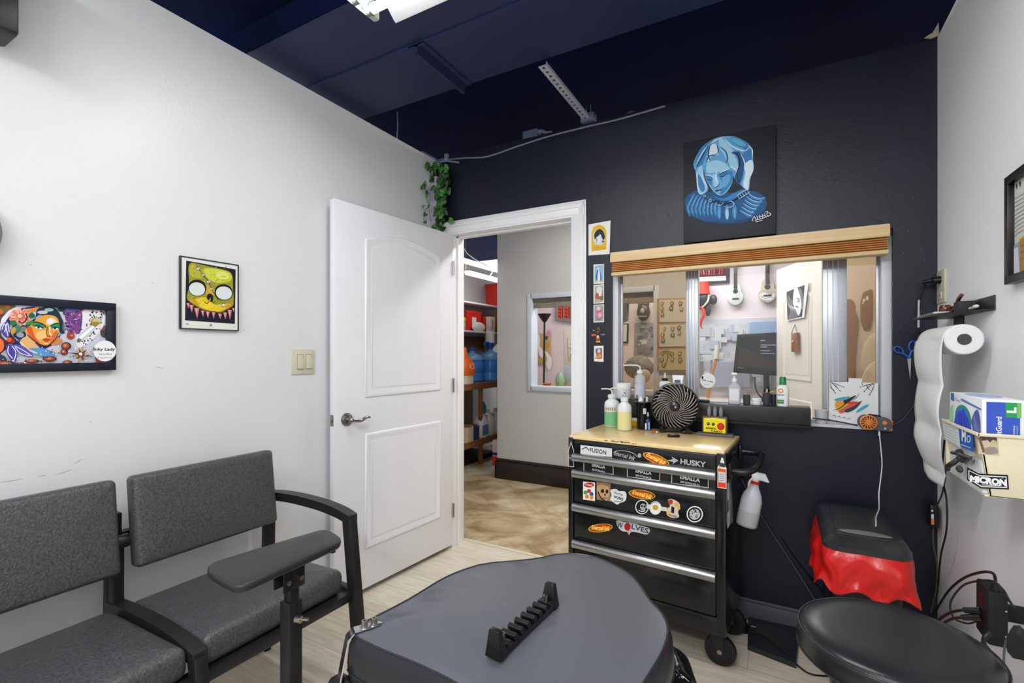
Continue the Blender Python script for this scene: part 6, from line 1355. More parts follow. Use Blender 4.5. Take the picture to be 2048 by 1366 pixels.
# ---- spray bottle hanging from the chest handle
sp0 = at(1497, 1010, d=2.02); t = thing('spray_bottle', 'translucent spray bottle with red collar hanging on the chest handle', 'spray bottle', tuple(sp0))
ax = (at(1510, 965, d=2.0)-at(1492, 1050, d=2.0)).normalized(); bb = at(1492, 1052, d=2.0)
Ls = (at(1511, 968, d=2.0)-bb).length
b = MB(); b.lathe([(.034, 0), (.040, .006), (.041, Ls*.34), (.040, Ls*.62), (.034, Ls*.76), (.018, Ls*.93), (.015, Ls)], bb, mat('spray_translucent', (206, 210, 214), .3, alpha=.86), 28, ax=ax, sy=.8); b.build('body', t)
b = MB(); b.lathe([(.036, .003), (.0405, .007), (.0414, Ls*.36)], bb, mat('spray_liquid', (178, 182, 184), .3), 28, ax=ax, sy=.82); b.build('liquid_level', t)
b = MB(); b.lathe([(.017, 0), (.0175, .012)], bb+ax*Ls, mat('red_collar', (206, 44, 36), .35), 20, ax=ax); b.build('collar', t)
h0_ = bb+ax*(Ls+.012); b = MB(); b.cyl(h0_, h0_+ax*.014, .013, m_wh, .015); b.hexa([h0_+ax*.012+Vector((-.016, -.012, 0)), h0_+ax*.012+Vector((.05, -.012, -.012)), h0_+ax*.012+Vector((.05, .012, -.012)), h0_+ax*.012+Vector((-.016, .012, 0)), h0_+ax*.034+Vector((-.018, -.010, .004)), h0_+ax*.034+Vector((.03, -.010, .0)), h0_+ax*.034+Vector((.03, .010, .0)), h0_+ax*.034+Vector((-.018, .010, .004))], m_wh, .003)
b.cyl(h0_+ax*.024+Vector((-.018, 0, 0)), h0_+ax*.024+Vector((-.03, 0, .003)), .006, mat('red_nozzle', (214, 50, 44), .35)); b.build('spray_head', t)
b = MB(); b.tube([h0_+ax*.012+Vector((-.012, 0, 0)), h0_+Vector((-.024, 0, -.01)), h0_+Vector((-.026, 0, -.04))], .0045, m_wh, 8, smooth=3); b.build('trigger', t)
# ---- cables, adapter and power tower on the right
b = MB(); b.tube([at(1478, 950, Y=YB-.03), at(1510, 1010, Y=YB-.015), at(1540, 1060, Y=YB-.012), at(1580, 1120, Y=YB-.012), at(1630, 1200, Y=YB-.02)], .003, mat('grey_cable', (84, 86, 92), .4), 8, smooth=6)
tag(b.build('long_cable'), 'grey cable running down the navy wall from the chest handle', 'cable')
b = MB(); b.tube([at(1562, 1075, Y=YB-.006), at(1600, 1130, Y=YB-.006), at(1650, 1190, Y=YB-.006), at(1680, 1230, Y=YB-.01)], .0022, m_blk, 8, smooth=6); tag(b.build('thin_cable'), 'thin black cable on the navy wall beside the waste bin', 'cable')
b = MB(); b.tube([at(1500, 1262, Z=.03), at(1530, 1275, Z=.028), at(1570, 1305, Z=.028), at(1595, 1330, Z=.01), at(1625, 1349, Z=.005), at(1680, 1352, Z=.005)], .003, m_blk, 8, smooth=6); tag(b.build('pedal_cable'), 'black cable lying across the foot pedal and over the floor', 'cable')
ad = at(1868, 1030, Y=YB-.05); t = thing('power_adapter', 'black power adapter with orange and white stripe label in the corner below the paper roll', 'adapter', (ad.x, ad.y, ad.z))
a0, a1 = at(1860, 1010, Y=2.44), at(1885, 1058, Y=2.44); b = MB(); b.box(a0.x, a1.x-.01, 2.44, 2.50, a1.z, a0.z, m_blk, .005); b.build('case', t)
b = MB(); b.box(a0.x+.004, a0.x+.011, 2.4388, 2.44, a1.z+.035, a0.z-.035, MATS['white_label']); b.box(a0.x+.004, a0.x+.012, 2.4388, 2.44, a1.z+.012, a1.z+.034, m_org); b.box(a0.x+.004, a0.x+.009, 2.4388, 2.44, a0.z-.025, a0.z-.018, MATS['white_label']); b.build('label', t)
m_brc = mat('brown_cable', (84, 66, 56), .45)
for k, (pts, nm, lb) in enumerate((([(1893, 870), (1892, 930), (1885, 985), (1872, 1020), (1866, 1080), (1874, 1130), (1872, 1180), (1862, 1225)], 'brown_cable', 'brown cable falling down the corner past the adapter'), ([(1889, 880), (1884, 950), (1893, 1000), (1893, 1060), (1882, 1110), (1876, 1170), (1870, 1220)], 'dark_cable', 'darker twin cable falling beside the brown one in the corner'))):
    b = MB(); b.tube([at(x, y, X=.53-.008*k) if x > 1878 else at(x, y, Y=2.47) for x, y in pts], .003, m_brc if k == 0 else m_blk, 8, smooth=6); tag(b.build(nm), lb, 'cord')
# power tower
tw = [at(1950, 1166, X=.47), at(1975, 1182, X=.44), at(2015, 1190, d=1.15)]
m_tower = mat('tower_black', (32, 33, 36), .6, spec=.25)
pt = thing('power_tower', 'black multi-outlet power tower on the right wall with plugs and cords', 'power strip', tuple(at(1985, 1290, X=.46)))
# front face towards camera between px 1975 and 2018 ; left face 1950-1975
A = at(1976, 1190, X=.455); d_ = (A-CAMV); ya = A.y
Bp = at(2018, 1190, Y=ya); Cc = at(1951, 1167, X=.455)
zt1, zb1_ = A.z+.004, at(1982, 1292, Y=ya).z
x0, x1 = A.x, Bp.x
b = MB(); b.box(x0, x1, ya, Cc.y, zb1_, zt1+.005, m_tower, .006); b.build('body', pt)
b = MB(); b.box(x1-.006, XR, Cc.y-.03, Cc.y-.012, (zb1_+zt1)/2-.02, (zb1_+zt1)/2+.02, m_tower, .002); b.build('wall_bracket', pt)
for f in (.30, .78):
    zc = zt1+(zb1_-zt1)*f; b = MB(); xc_ = (x0+x1)/2
    b.box(xc_-.008, xc_+.006, ya-.0004, ya+.0004, zc+.006, zc+.008, m_blkr); b.box(xc_-.008, xc_+.006, ya-.0004, ya+.0004, zc-.003, zc-.001, m_blkr); b.cyl((xc_+.014, ya-.0006, zc+.002), (xc_+.014, ya+.0004, zc+.002), .0022, mat('earth_hole', (170, 170, 172), .5), n=10); b.build('socket', pt)
for f in (.25, .75):
    zc = zt1+(zb1_-zt1)*f; yc = (ya+Cc.y)/2; b = MB(); b.box(x0-.0005, x0+.0005, yc-.012, yc+.012, zc-.016, zc+.016, m_blk); b.build('side_socket', pt)
tq = Vector((x0+.02, ya+.02, zt1)); b = MB(); b.cyl(tq, tq+Z_*.022, .011, m_blk, .007); b.tube([tq+Z_*.02, tq+Vector((-.005, 0, .045)), at(1960, 1145, d=1.25), at(1925, 1158, d=1.4), at(1895, 1185, d=1.6), at(1872, 1222, d=1.85)], .0035, m_blk, 8, smooth=6); tag(b.build('plug_and_cord'), 'black plug in the top of the power tower with its cord arching left', 'plug')
for k, (y_, z_) in enumerate(((1222, 0), (1234, 0))):
    q = at(1962, y_, d=1.21); b = MB(); e = at(1928-4*k, y_-2+3*k, d=1.24); b.cyl(q, e, .009, m_blk, .007, 14)
    b.tube([e, at(1905-4*k, y_+2+3*k, d=1.33), at(1880-3*k, y_+16+6*k, d=1.4), at(1868, y_+34, d=1.45)], .0038, m_blk, 8, smooth=5); tag(b.build('plug_and_cord'), ('upper black plug in the left side of the power tower', 'lower black plug in the left side of the power tower')[k], 'plug')
b = MB(); b.tube([at(1901, 1222, d=1.4), at(1903, 1200, d=1.35), at(1925, 1172, d=1.3), at(1955, 1162, d=1.22), at(1985, 1162, d=1.18), at(2005, 1178, d=1.12), at(2018, 1200, d=1.1), at(2026, 1212, d=1.1), at(2029, 1216, d=1.1)], .0026, m_blk, 8, smooth=5); b.tube([at(1901, 1222, d=1.4), at(1910, 1238, d=1.38), at(1935, 1247, d=1.33), at(1955, 1242, d=1.28)], .0024, m_blk, 8, smooth=5)
tag(b.build('looped_cable'), 'thin black cable looping over the top of the power tower', 'cable')
b = MB(); b.tube([at(1980, 1266, d=1.16), at(1970, 1274, d=1.16), at(1968, 1288, d=1.16), at(1977, 1300, d=1.16), at(1985, 1320, d=1.16)], .005, m_blk, 10, smooth=5); tag(b.build('thick_cord'), 'thick black cord leaving the bottom of the power tower', 'cord')
q0 = at(2012, 1278, d=1.0); b = MB(); q1 = at(2062, 1320, d=.98)
ctr = at(2040, 1304, d=.99); b.prism([at(2013, 1275, d=1.0), at(2020, 1265, d=1.0), at(2032, 1265, d=1.0), at(2042, 1280, d=1.0), at(2070, 1288, d=1.0), at(2070, 1328, d=1.0), at(2025, 1318, d=1.0), at(2013, 1304, d=1.0)], (.02, .045, 0), m_tower, .004)
tag(b.build('wall_charger'), 'black angular charger block cut by the right edge below the power tower', 'charger')
b = MB(); b.tube([at(2022, 1270, d=1.02), at(2012, 1282, d=1.04), at(2008, 1310, d=1.05), at(2008, 1345, d=1.05)], .0022, mat('grey_cord', (96, 92, 98), .4), 8, smooth=5); tag(b.build('grey_cable'), 'thin grey cable hanging left of the charger block', 'cord')
# ================================================================ seen through the doorway: storage shelves
m_shwood = mat('brown_shelf_wood', (150, 104, 58), .5, var=((122, 80, 42), 3, .8, (1, .3, 6))); m_shwood2 = mat('dark_shelf_wood', (112, 74, 40), .55)
m_shwh = mat('white_shelf', (226, 227, 228), .45)
SXF = -2.93      # front edge of the wooden unit
def sx(px, py, X=SXF): return at(px, py, X=X)
def boxfit(name_): return None
# wooden shelf unit
un = thing('storage_shelf', 'brown wooden storage unit with two boards along the store room wall', 'shelving', (-3.16, 4.9, 0))
zA = sx(940, 768).z; zB = sx(940, 884).z
for z in (zA, zB):
    b = MB(); b.box(-3.40, SXF, 3.6, 5.05, z-.035, z, m_shwood, .003); b.box(SXF-.02, SXF, 3.6, 5.05, z-.07, z-.03, m_shwood, .002); b.build('board', un)
b = MB(); b.box(-3.398, -3.385, 3.6, 5.05, 0.02, zA-.04, m_shwood2); b.build('back_panel', un)
for y in (3.75, sx(967, 800).y, 5.0):
    b = MB(); b.box(SXF-.06, SXF-.02, y-.02, y+.02, 0, zA-.03, m_shwood, .002); b.build('post', un)
b = MB(); b.box(-3.385, SXF-.12, 3.6, 5.05, 0.0, .05, mat('plinth_dark', (40, 30, 24), .6)); b.build('plinth', un)
b = MB(); b.box(-3.395, -3.37, 4.35, 5.3, zA+.001, 1.46, m_shwood2, .002); tag(b.build('backboard'), 'brown backboard leaning on the store wall behind the water jugs', 'board')
# white bracket shelves
SX2 = -3.11
for (px, py, ye) in ((955, 606.5, 5.45), (955, 663, 5.45)):
    z = at(px, py, X=SX2).z; t = thing('bracket_shelf', 'white bracket shelf, '+('upper' if py < 640 else 'lower')+' of the two above the wooden unit', 'shelf', (-3.24, 4.7, z))
    b = MB(); b.box(-3.40, SX2, 3.4, ye, z-.012, z+.006, m_shwh, .001); b.build('board', t)
    for y in (4.35, 5.35):
        b = MB(); b.prism([(-3.398, y, z-.012), (SX2+.03, y, z-.012), (-3.398, y, z-.30)], (0, .015, 0), m_shwh); b.build('bracket', t)
zU, zL = at(955, 606.5, X=SX2).z+.007, at(955, 663, X=SX2).z+.007
m_redb = mat('red_bin_plastic', (214, 44, 30), .35)
def redbin(px, z, X, w, d, h, label, lab=True):
    c = at(px, 640, X=X); c.z = z; t = thing('sharps_bin', label, 'bin', tuple(c), 0, 'red containers on the store shelves')
    b = MB(); b.loft([[c+Vector((x, y, zz)) for x, y in rrect(w*s_, d*s_, .02, 4)] for s_, zz in ((.86, 0), (.88, .01), (1, h-.02), (1.04, h-.02), (1.04, h), (.98, h))], m_redb); b.build('body', t)
    if lab: b = MB(); b.box(c.x+w*.5-.002, c.x+w*.5+.001, c.y-d*.2, c.y+d*.1, z+h*.35, z+h*.7, m_shwh); b.build('label', t)
redbin(990, zU, -3.25, .20, .20, .30, 'tall red bin on the upper bracket shelf')
redbin(936, zL, -3.27, .20, .30, .235, 'red bin at the near end of the lower bracket shelf')
redbin(966, zL, -3.28, .20, .22, .19, 'red bin in the middle of the lower bracket shelf', False)
def item(name, label, cat, px, X, z, group=None):
    c = at(px, 700, X=X); c.z = z; return c, thing(name, label, cat, tuple(c), 0, group)
c, t = item('plastic_bag', 'crumpled white plastic bag between the red bins', 'bag', 957, -3.145, zL); b = MB(); b.ell(c+Z_*.05, .032, .14, .06, mat('white_bag', (224, 222, 216), .5, bump=(30, 1.5, 3)), 20, 10); b.build('bag', t)
c, t = item('paper_box', 'narrow white carton standing on the lower bracket shelf', 'box', 981, -3.145, zL); b = MB(); b.box(c.x-.03, c.x+.03, c.y-.06, c.y+.06, zL, zL+.19, mat('white_carton', (222, 218, 206), .5), .002); b.build('carton', t); b = MB(); b.box(c.x+.0295, c.x+.031, c.y-.015, c.y+.01, zL+.04, zL+.15, mat('carton_print', (170, 150, 110), .5)); b.build('print', t)
c, t = item('glass_jar', 'small jar with a yellow lid at the left end of the lower bracket shelf', 'jar', 925.5, -3.145, zL); b = MB(); b.lathe([(.03, 0), (.032, .01), (.032, .09), (.026, .10)], c, mat('jar_pale', (176, 178, 150), .2), 20); b.build('jar', t); b = MB(); b.lathe([(.034, .10), (.036, .12), (.03, .145)], c, mat('jar_yellow_lid', (206, 180, 60), .4), 20); b.build('lid', t)
c, t = item('wooden_box', 'brown box with paper labels at the far end of the lower bracket shelf', 'box', 994.5, -3.2, zL); b = MB(); b.box(c.x-.08, c.x+.08, c.y-.12, c.y+.16, zL, zL+.22, mat('brown_box', (140, 78, 40), .5), .002); b.build('box', t); b = MB(); b.box(c.x+.0795, c.x+.081, c.y-.09, c.y-.0, zL+.12, zL+.17, m_shwh); b.box(c.x+.0795, c.x+.081, c.y-.08, c.y+.02, zL+.02, zL+.08, MATS['jar_pale']); b.build('labels', t)
# water jugs
m_jug = mat('blue_water_jug', (42, 120, 206), .12, spec=.6, var=((90, 160, 226), 5, .6)); m_jugt = mat('blue_jug_shoulder', (110, 160, 206), .2)
def jug(px, X, label, h=.36, pump=False, mark=True):
    c = at(px, 740, X=X); c.z = zA; t = thing('water_jug', label, 'water jug', tuple(c), 0, 'blue water jugs'); r = .135
    b = MB(); b.lathe([(r*.9, 0), (r, .012), (r, .09), (r*.965, .10), (r*.965, .115), (r, .125), (r, .22), (r*.965, .23), (r*.97, .245), (r, .255), (r*.97, h-.07), (r*.8, h-.03), (.035, h), (.03, h+.03)], c, m_jug, 32, mats=[m_jug]*9+[m_jugt]*4); b.build('body', t)
    b = MB(); b.cyl(c+Z_*(h+.02), c+Z_*(h+.06), .034, mat('blue_cap', (30, 84, 176), .3)); b.build('cap', t)
    if mark:
        a = Art((c.x+r+.002, 0, 0), Y_, Z_, pix=False); a.fill([(c.y-.03, zA+.14), (c.y+.1, zA+.14), (c.y+.1, zA+.215), (c.y-.03, zA+.215)], W_); a.text('DRI', (c.y+.045, zA+.178), .05, (30, 32, 60), .10, bold=.05); a.build('label', t)
    if pump:
        b = MB(); b.lathe([(.04, .0), (.05, .02), (.045, .05)], c+Z_*(h+.05), MATS['blue_cap'], 20); b.tube([c+Vector((.0, 0, h+.1)), c+Vector((.02, -.10, h+.10)), c+Vector((.03, -.17, h+.095)), c+Vector((.03, -.175, h+.07))], .012, MATS['blue_cap'], 8); b.lathe([(.056, .10), (.056, .23), (.05, .235)], c+Z_*h, m_wh, 24); b.build('pump', t)
    return c
jug(980, -3.05, 'blue water jug with a white hand pump on the wooden unit', pump=True)
jug(944, -3.15, 'blue water jug without a pump, in the middle of the wooden unit', .34, mark=False)
c, t = item('orange_bag', 'orange printed bag with a white base at the near end of the board', 'bag', 929, -3.02, zA)
b = MB(); b.loft([[c+Vector((x, y, z)) for x, y in rrect(w_, d_, .04, 4)] for w_, d_, z in ((.15, .19, 0), (.15, .19, .095))], mat('bag_white', (222, 216, 206), .5)); b.build('base', t)
b = MB(); b.loft([[c+Vector((x, y, z)) for x, y in rrect(w_, d_, .05, 4)] for w_, d_, z in ((.17, .22, .095), (.18, .24, .17), (.13, .2, .25), (.06, .09, .31), (.03, .04, .40))], mat('orange_film', (232, 106, 34), .4, bump=(24, 1, 3))); b.build('bag', t)
a = Art((c.x+.093, 0, 0), Y_, Z_, pix=False); a.text('K5', (c.y+.01, zA+.19), .06, (240, 226, 200), .09, bold=.0); a.build('lettering', t)
c, t = item('orange_label_box', 'brown box standing at the back of the wooden unit', 'box', 926, -3.30, zA); b = MB(); b.box(c.x-.05, c.x+.05, c.y-.15, c.y+.15, zA, zA+.43, m_shwood2, .004); b.build('box', t)
# lower shelf: tins and jugs
def can(px, X, label, m_, r=.07, h=.15):
    c = at(px, 850, X=X); c.z = zB; t = thing('paint_tin', label, 'tin', tuple(c), 0, 'tins on the lower board')
    b = MB(); b.loft([[c+Vector((x, y, z)) for x, y in rrect(r*2, r*2.2, r*.5, 5)] for z in (0, h)], m_); b.build('body', t); b = MB(); b.lathe([(r*.95, h), (r*1.02, h+.012), (r*.8, h+.016), (r*.6, h+.022)], c, mat('tin_lid', (130, 100, 66), .35, .3), 24); b.build('lid', t)
can(930, -3.0, 'beige tin with brown lid at the left of the lower board', mat('tin_beige', (196, 180, 150), .4), .075, .16); can(945, -3.0, 'dark blue printed tin beside the beige one', mat('tin_blue', (52, 56, 110), .35), .06, .15)
def gal(px, X, label, bandc, capc, h=.26):
    c = at(px, 850, X=X); c.z = zB; t = thing('bleach_jug', label, 'jug', tuple(c), 0, 'white jugs on the lower board')
    b = MB(); b.loft([[c+Vector((x, y, z)) for x, y in rrect(w_, d_, min(w_, d_)*.35, 5)] for w_, d_, z in ((.13, .15, 0), (.14, .16, .01), (.14, .16, h*.6), (.11, .12, h*.75), (.055, .055, h*.92), (.05, .05, h*.95))], m_wh)
    b.tube([c+Vector((.03, .045, h*.9)), c+Vector((.05, .085, h*.86)), c+Vector((.055, .085, h*.6))], .012, m_wh, 8, smooth=3); b.build('body', t)
    b = MB(); b.cyl(c+Z_*h*.94, c+Z_*h*1.06, .026, capc); b.build('cap', t)
    if bandc: b = MB(); b.box(c.x+.068, c.x+.0715, c.y-.06, c.y+.06, zB+.03, zB+h*.5, bandc); b.build('label', t)
gal(961, -3.0, 'white jug with blue label on the lower board', mat('label_blue', (96, 140, 190), .5), m_wh, .29); gal(976, -3.02, 'plain white jug in the middle of the lower board', None, m_wh, .28); gal(991, -3.02, 'white jug with a dark mark, furthest on the lower board', mat('label_mark', (190, 192, 196), .5), m_wh, .28)
c = at(966, 820, X=-3.2); c.z = zB; b = MB(); b.lathe([(.03, 0), (.05, .02), (.04, .30), (.02, .36)], c, mat('teal_plastic', (40, 160, 120), .3), 20); tag(b.build('teal_bottle'), 'teal bottle rising behind the white jugs', 'bottle')
c0 = at(990, 936, Y=4.36); b = MB(); b.box(c0.x-.02, c0.x+.10, 4.34, 4.46, 0, at(990, 880, Y=4.36).z, mat('litter_carton', (222, 200, 190), .5), .003)
cbx = b.build('red_carton'); tag(cbx, 'white and red carton on the concrete floor at the end of the grey wall', 'carton')
b = MB(); b.box(c0.x-.021, c0.x+.10, 4.3385, 4.34, .06, .16, m_redb); b.box(c0.x-.021, c0.x+.10, 4.3385, 4.34, .17, .20, mat('carton_navy', (40, 50, 120), .5)); b.build('print', cbx)
# tube fixture in the store
m_tube = mat('lit_tube', (255, 255, 255), .4, emit=1.6)
m_refl = mat('white_enamel_reflector', (232, 233, 235), .3)
f0 = at(934, 547, X=-2.80); f1 = Vector((f0.x, f0.y+1.25, f0.z)); lf_ = thing('tube_light', 'lit double tube light hanging in the store room', 'ceiling light', tuple((f0+f1)/2))
b = MB(); b.prism([f0+Vector((-.06, 0, .005)), f0+Vector((-.025, 0, .03)), f0+Vector((.025, 0, .03)), f0+Vector((.06, 0, .005)), f0+Vector((.025, 0, .018)), f0+Vector((-.025, 0, .018))], (0, 1.25, 0), m_refl); b.build('reflector', lf_)
for dx in (-.025, .025): b = MB(); b.cyl(f0+Vector((dx, .02, .002)), f1+Vector((dx, -.02, .002)), .011, m_tube); b.build('tube', lf_)
b = MB(); b.tube([f0+Vector((0, .45, .04)), f0+Vector((.01, .44, .12)), f0+Vector((-.12, .1, .3)), f0+Vector((-.12, .1, .8))], .006, mat('pale_cord', (170, 172, 176), .4), 8, smooth=5); b.cyl(f0+Vector((-.05, .05, .04)), Vector((f0.x-.05, f0.y+.05, 3.12)), .0015, m_steel, n=6); b.cyl(f0+Vector((.0, 1.0, .04)), Vector((f0.x, f0.y+1, 3.12)), .0015, m_steel, n=6); b.build('cord', lf_)

# ================================================================ the lobby behind the grey wall
# frame of the grey wall's window
b = MB(); fr = .035; m_wf = mat('pale_window_frame', (196, 202, 214), .4)
b.box(GX0-fr, GX0+.01, GY-.012, GY+.13, GZ0-fr, GZ1+fr, m_wf, .002); b.box(GX1-.01, GX1+fr, GY-.012, GY+.13, GZ0-fr, GZ1+fr, m_wf, .002); b.box(GX0, GX1, GY-.012, GY+.13, GZ0-fr, GZ0+.01, m_wf, .002); b.box(GX0, GX1, GY-.012, GY+.13, GZ1-.01, GZ1+fr, m_wf, .002)
w2 = struct(b.build('window_2'))
b = MB(); b.box(GX0+.01, GX1-.01, GY+.03, GY+.06, GZ1-.10, GZ1-.012, mat('rolled_shade', (150, 142, 132), .6, var=((110, 96, 84), 10, .7, (1, 1, 8))), .004); tag(b.build('roller_shade'), 'rolled taupe shade at the top of the grey wall window', 'shade')
LYF = LY-.02
def lw(px, py, off=.02): return at(px, py, Y=LY-off)
def panel(name, label, cat, px, thick, m, art=None, group=None, Y=None, part='panel'):
    Y = LY if Y is None else Y
    w_ = [at(x, y, Y=Y-thick-.001) for x, y in px]
    t = thing(name, label, cat, tuple(sum(w_, Vector())/len(w_)), 0, group)
    b = MB(); b.prism(w_, (0, thick, 0), m, min(.003, thick*.2)); b.build(part, t)
    if art: a = Art((0, Y-thick-.0016, 0), X_, Z_, step=.0004); art(a); a.build('print', t)
    return t
# floor lamp
m_lampb = mat('lamp_black', (26, 24, 26), .4); lb = at(1086, 763, Y=5.25); lt = at(1089, 628, Y=5.25)
fl_ = thing('floor_lamp', 'black torchiere floor lamp seen through the grey wall window', 'floor lamp', (lb.x, 5.25, 0))
b = MB(); b.cyl((lb.x, 5.25, .03), (lt.x, 5.25, lt.z-.09), .011, m_lampb); b.build('pole', fl_)
b = MB(); b.lathe([(.015, -.10), (.03, -.085), (.085, 0), (.08, 0), (.02, -.08)], (lt.x, 5.25, lt.z), m_lampb, 28); b.build('lamp_shade', fl_)
b = MB(); b.lathe([(.13, 0), (.13, .02), (.02, .04)], (lb.x, 5.25, 0), m_lampb, 28); b.build('base', fl_)
def redart(a):
    for i in range(5):
        x = 1116+i*13; a.fill([(x, 614), (x+8, 613), (x+8, 637), (x, 636)], (226, 66, 30)); a.line([(x+9.5, 614), (x+9.5, 636)], 2, (120, 40, 30), 0)
        for k in range(3): a.line([(x+1, 618+k*7), (x+6, 620+k*7)], 1.6, (70, 20, 20), 0)
panel('framed_print', 'grey framed red striped print high in the grey wall window', 'picture', [(1109, 612), (1182, 606), (1182, 650), (1109, 641)], .03, mat('grey_frame', (140, 140, 146), .4), redart)
panel('cork_board', 'brown cork board with white paper shapes pinned behind the floor lamp', 'board', [(1071, 665), (1101, 670), (1101, 730), (1072, 728)], .019, mat('cork', (196, 164, 116), .8),
      lambda a: (a.fill([(1072, 672), (1078, 668), (1080, 685), (1076, 696), (1071, 690)], W_, 3), a.fill([(1077, 690), (1086, 702), (1085, 716), (1078, 708)], W_, 3), a.fill([(1088, 700), (1101, 712), (1104, 728), (1098, 740), (1092, 728), (1094, 716)], W_, 3), a.ell(1094, 690, 5, 8, (196, 160, 60), 30), a.ell(1097, 667, 4, 7, (206, 150, 176)), a.ell(1093, 676, 3, 4, (70, 96, 96))))
panel('pale_poster', 'pale yellow sheet with small drawings at the right of the grey wall window', 'poster', [(1128, 656), (1172, 656), (1172, 735), (1128, 735)], .004, mat('pale_poster_paper', (222, 220, 206), .6),
      lambda a: [a.line([(1131+rr.random()*36, 665+rr.random()*60), (1134+rr.random()*36, 667+rr.random()*60)], 1, rr.choice([(150, 156, 120), (96, 96, 90), (206, 130, 90)]), 0) for i in range(16)] and None)
b = MB(); p = at(1120, 766, Y=5.2); b.lathe([(.04, 0), (.06, .06), (.045, .12), (.02, .16)], (p.x, 5.2, GZ0-.06), mat('green_vase', (150, 180, 150), .3, bump=(30, 1, 2)), 24)
tag(b.build('green_vase'), 'mottled green ornament on the lobby ledge', 'ornament')
b = MB(); p = at(1138, 760, Y=5.3); b.box(p.x-.07, p.x+.3, 5.3, 5.35, GZ0-.06, at(1138, 731, Y=5.3).z, mat('blue_grey_panel', (186, 196, 210), .5), .003); tag(b.build('blue_grey_box'), 'pale blue grey box on the lobby ledge by the green ornament', 'box')
b = MB(); b.box(-2.55, -.95, 5.0, 5.5, GZ0-.10, GZ0-.06, mat('yellow_ledge', (206, 176, 90), .5), .004); 
for x in (-2.5, -1.05): b.box(x-.02, x+.02, 5.1, 5.14, 0, GZ0-.1, MATS['yellow_ledge'])
tag(b.build('lobby_counter'), 'yellowish wooden counter inside the lobby behind the grey wall', 'counter')
b = MB(); p = at(1094, 762, Y=5.1); b.lathe([(.03, 0), (.055, .03), (.05, .035)], (p.x, 5.1, GZ0-.06), mat('terracotta', (176, 104, 84), .5), 20); tag(b.build('clay_bowl'), 'small clay bowl on the lobby counter beside the lamp pole', 'bowl')
# seen through the left pane: ledge things inside the grey window
def md_(a):
    a.fill([(1242, 605), (1257, 604), (1252, 640), (1244, 642)], (90, 92, 92), 0); a.fill([(1253, 604), (1258, 604), (1257, 638)], (40, 40, 42), 0)
panel('dark_poster', 'dark grey poster at the left edge of the tinted pane', 'poster', [(1230, 604), (1258, 603), (1256, 640), (1246, 644), (1230, 644)], .01, mat('poster_dark', (110, 112, 110), .6), md_)
mk = thing('horned_mask', 'dark metallic horned mask hanging in the lobby, seen through the left pane', 'mask', tuple(lw(1287, 622, .1)))
c = lw(1287, 624, .08); m_mask = mat('bronze_mask', (78, 70, 60), .35, .5, bump=(40, 1, 3)); b = MB(); b.ell(c, .075, .06, .105, m_mask, 20, 14); b.build('face', mk)
for s_ in (-1, 1): b = MB(); b.cyl(c+Vector((s_*.045, 0, .07)), c+Vector((s_*.06, 0, .15)), .02, m_mask, .004); b.build('horn', mk)
b = MB(); b.ell(c+Vector((0, -.055, .01)), .025, .012, .03, mat('mask_pale', (170, 164, 140), .4)); b.box(c.x-.05, c.x+.05, c.y-.055, c.y-.04, c.z-.06, c.z-.045, mat('mask_pale2', (130, 130, 130), .4)); b.build('brow_emblem', mk)
panel('framed_sheet', 'black framed white sheet at the left edge of the tinted pane', 'picture', [(1228, 648), (1257, 647), (1256, 686), (1228, 687)], .02, m_blk, lambda a: a.fill([(1230, 650), (1254, 649), (1253, 683), (1230, 684)], (222, 222, 226), 0))
def collage(a, x0, x1, y0, y1, n, pal, seed, s0=6, s1=26):
    r_ = random.Random(seed)
    for i in range(n):
        w_, h_ = r_.uniform(s0, s1), r_.uniform(s0, s1); x, y = r_.uniform(x0, x1-w_), r_.uniform(y0, y1-h_); a.fill([(x, y), (x+w_, y-.4), (x+w_, y+h_-.4), (x, y+h_)], r_.choice(pal), 0)
panel('photo_collage', 'grey collage of photographs below the horned mask', 'collage', [(1269, 646), (1310, 645), (1310, 712), (1268, 712)], .01, mat('collage_grey', (150, 150, 156), .5), lambda a: collage(a, 1270, 1309, 648, 710, 26, [(120, 122, 130), (170, 172, 180), (140, 120, 118), (196, 196, 200), (96, 98, 108)], 4, 4, 14))
cc_ = at(1278, 735, Y=5.25); b = MB(); b.cyl((cc_.x, cc_.y, GZ0-.06), (cc_.x, cc_.y, cc_.z-.08), .05, m_blk); b.ell(cc_, .16, .12, .13, mat('shaggy_grey', (104, 100, 94), .9, bump=(60, 3, 5), var=((150, 142, 130), 18, .9)), 28, 18); b.ell(cc_+Vector((.05, -.06, -.08)), .09, .07, .09, mat('pale_fur', (186, 172, 156), .9, bump=(60, 3, 4)), 20, 12)
tag(b.build('shaggy_head_ornament'), 'shaggy grey fur ornament behind the clear wash bottle spout', 'ornament')
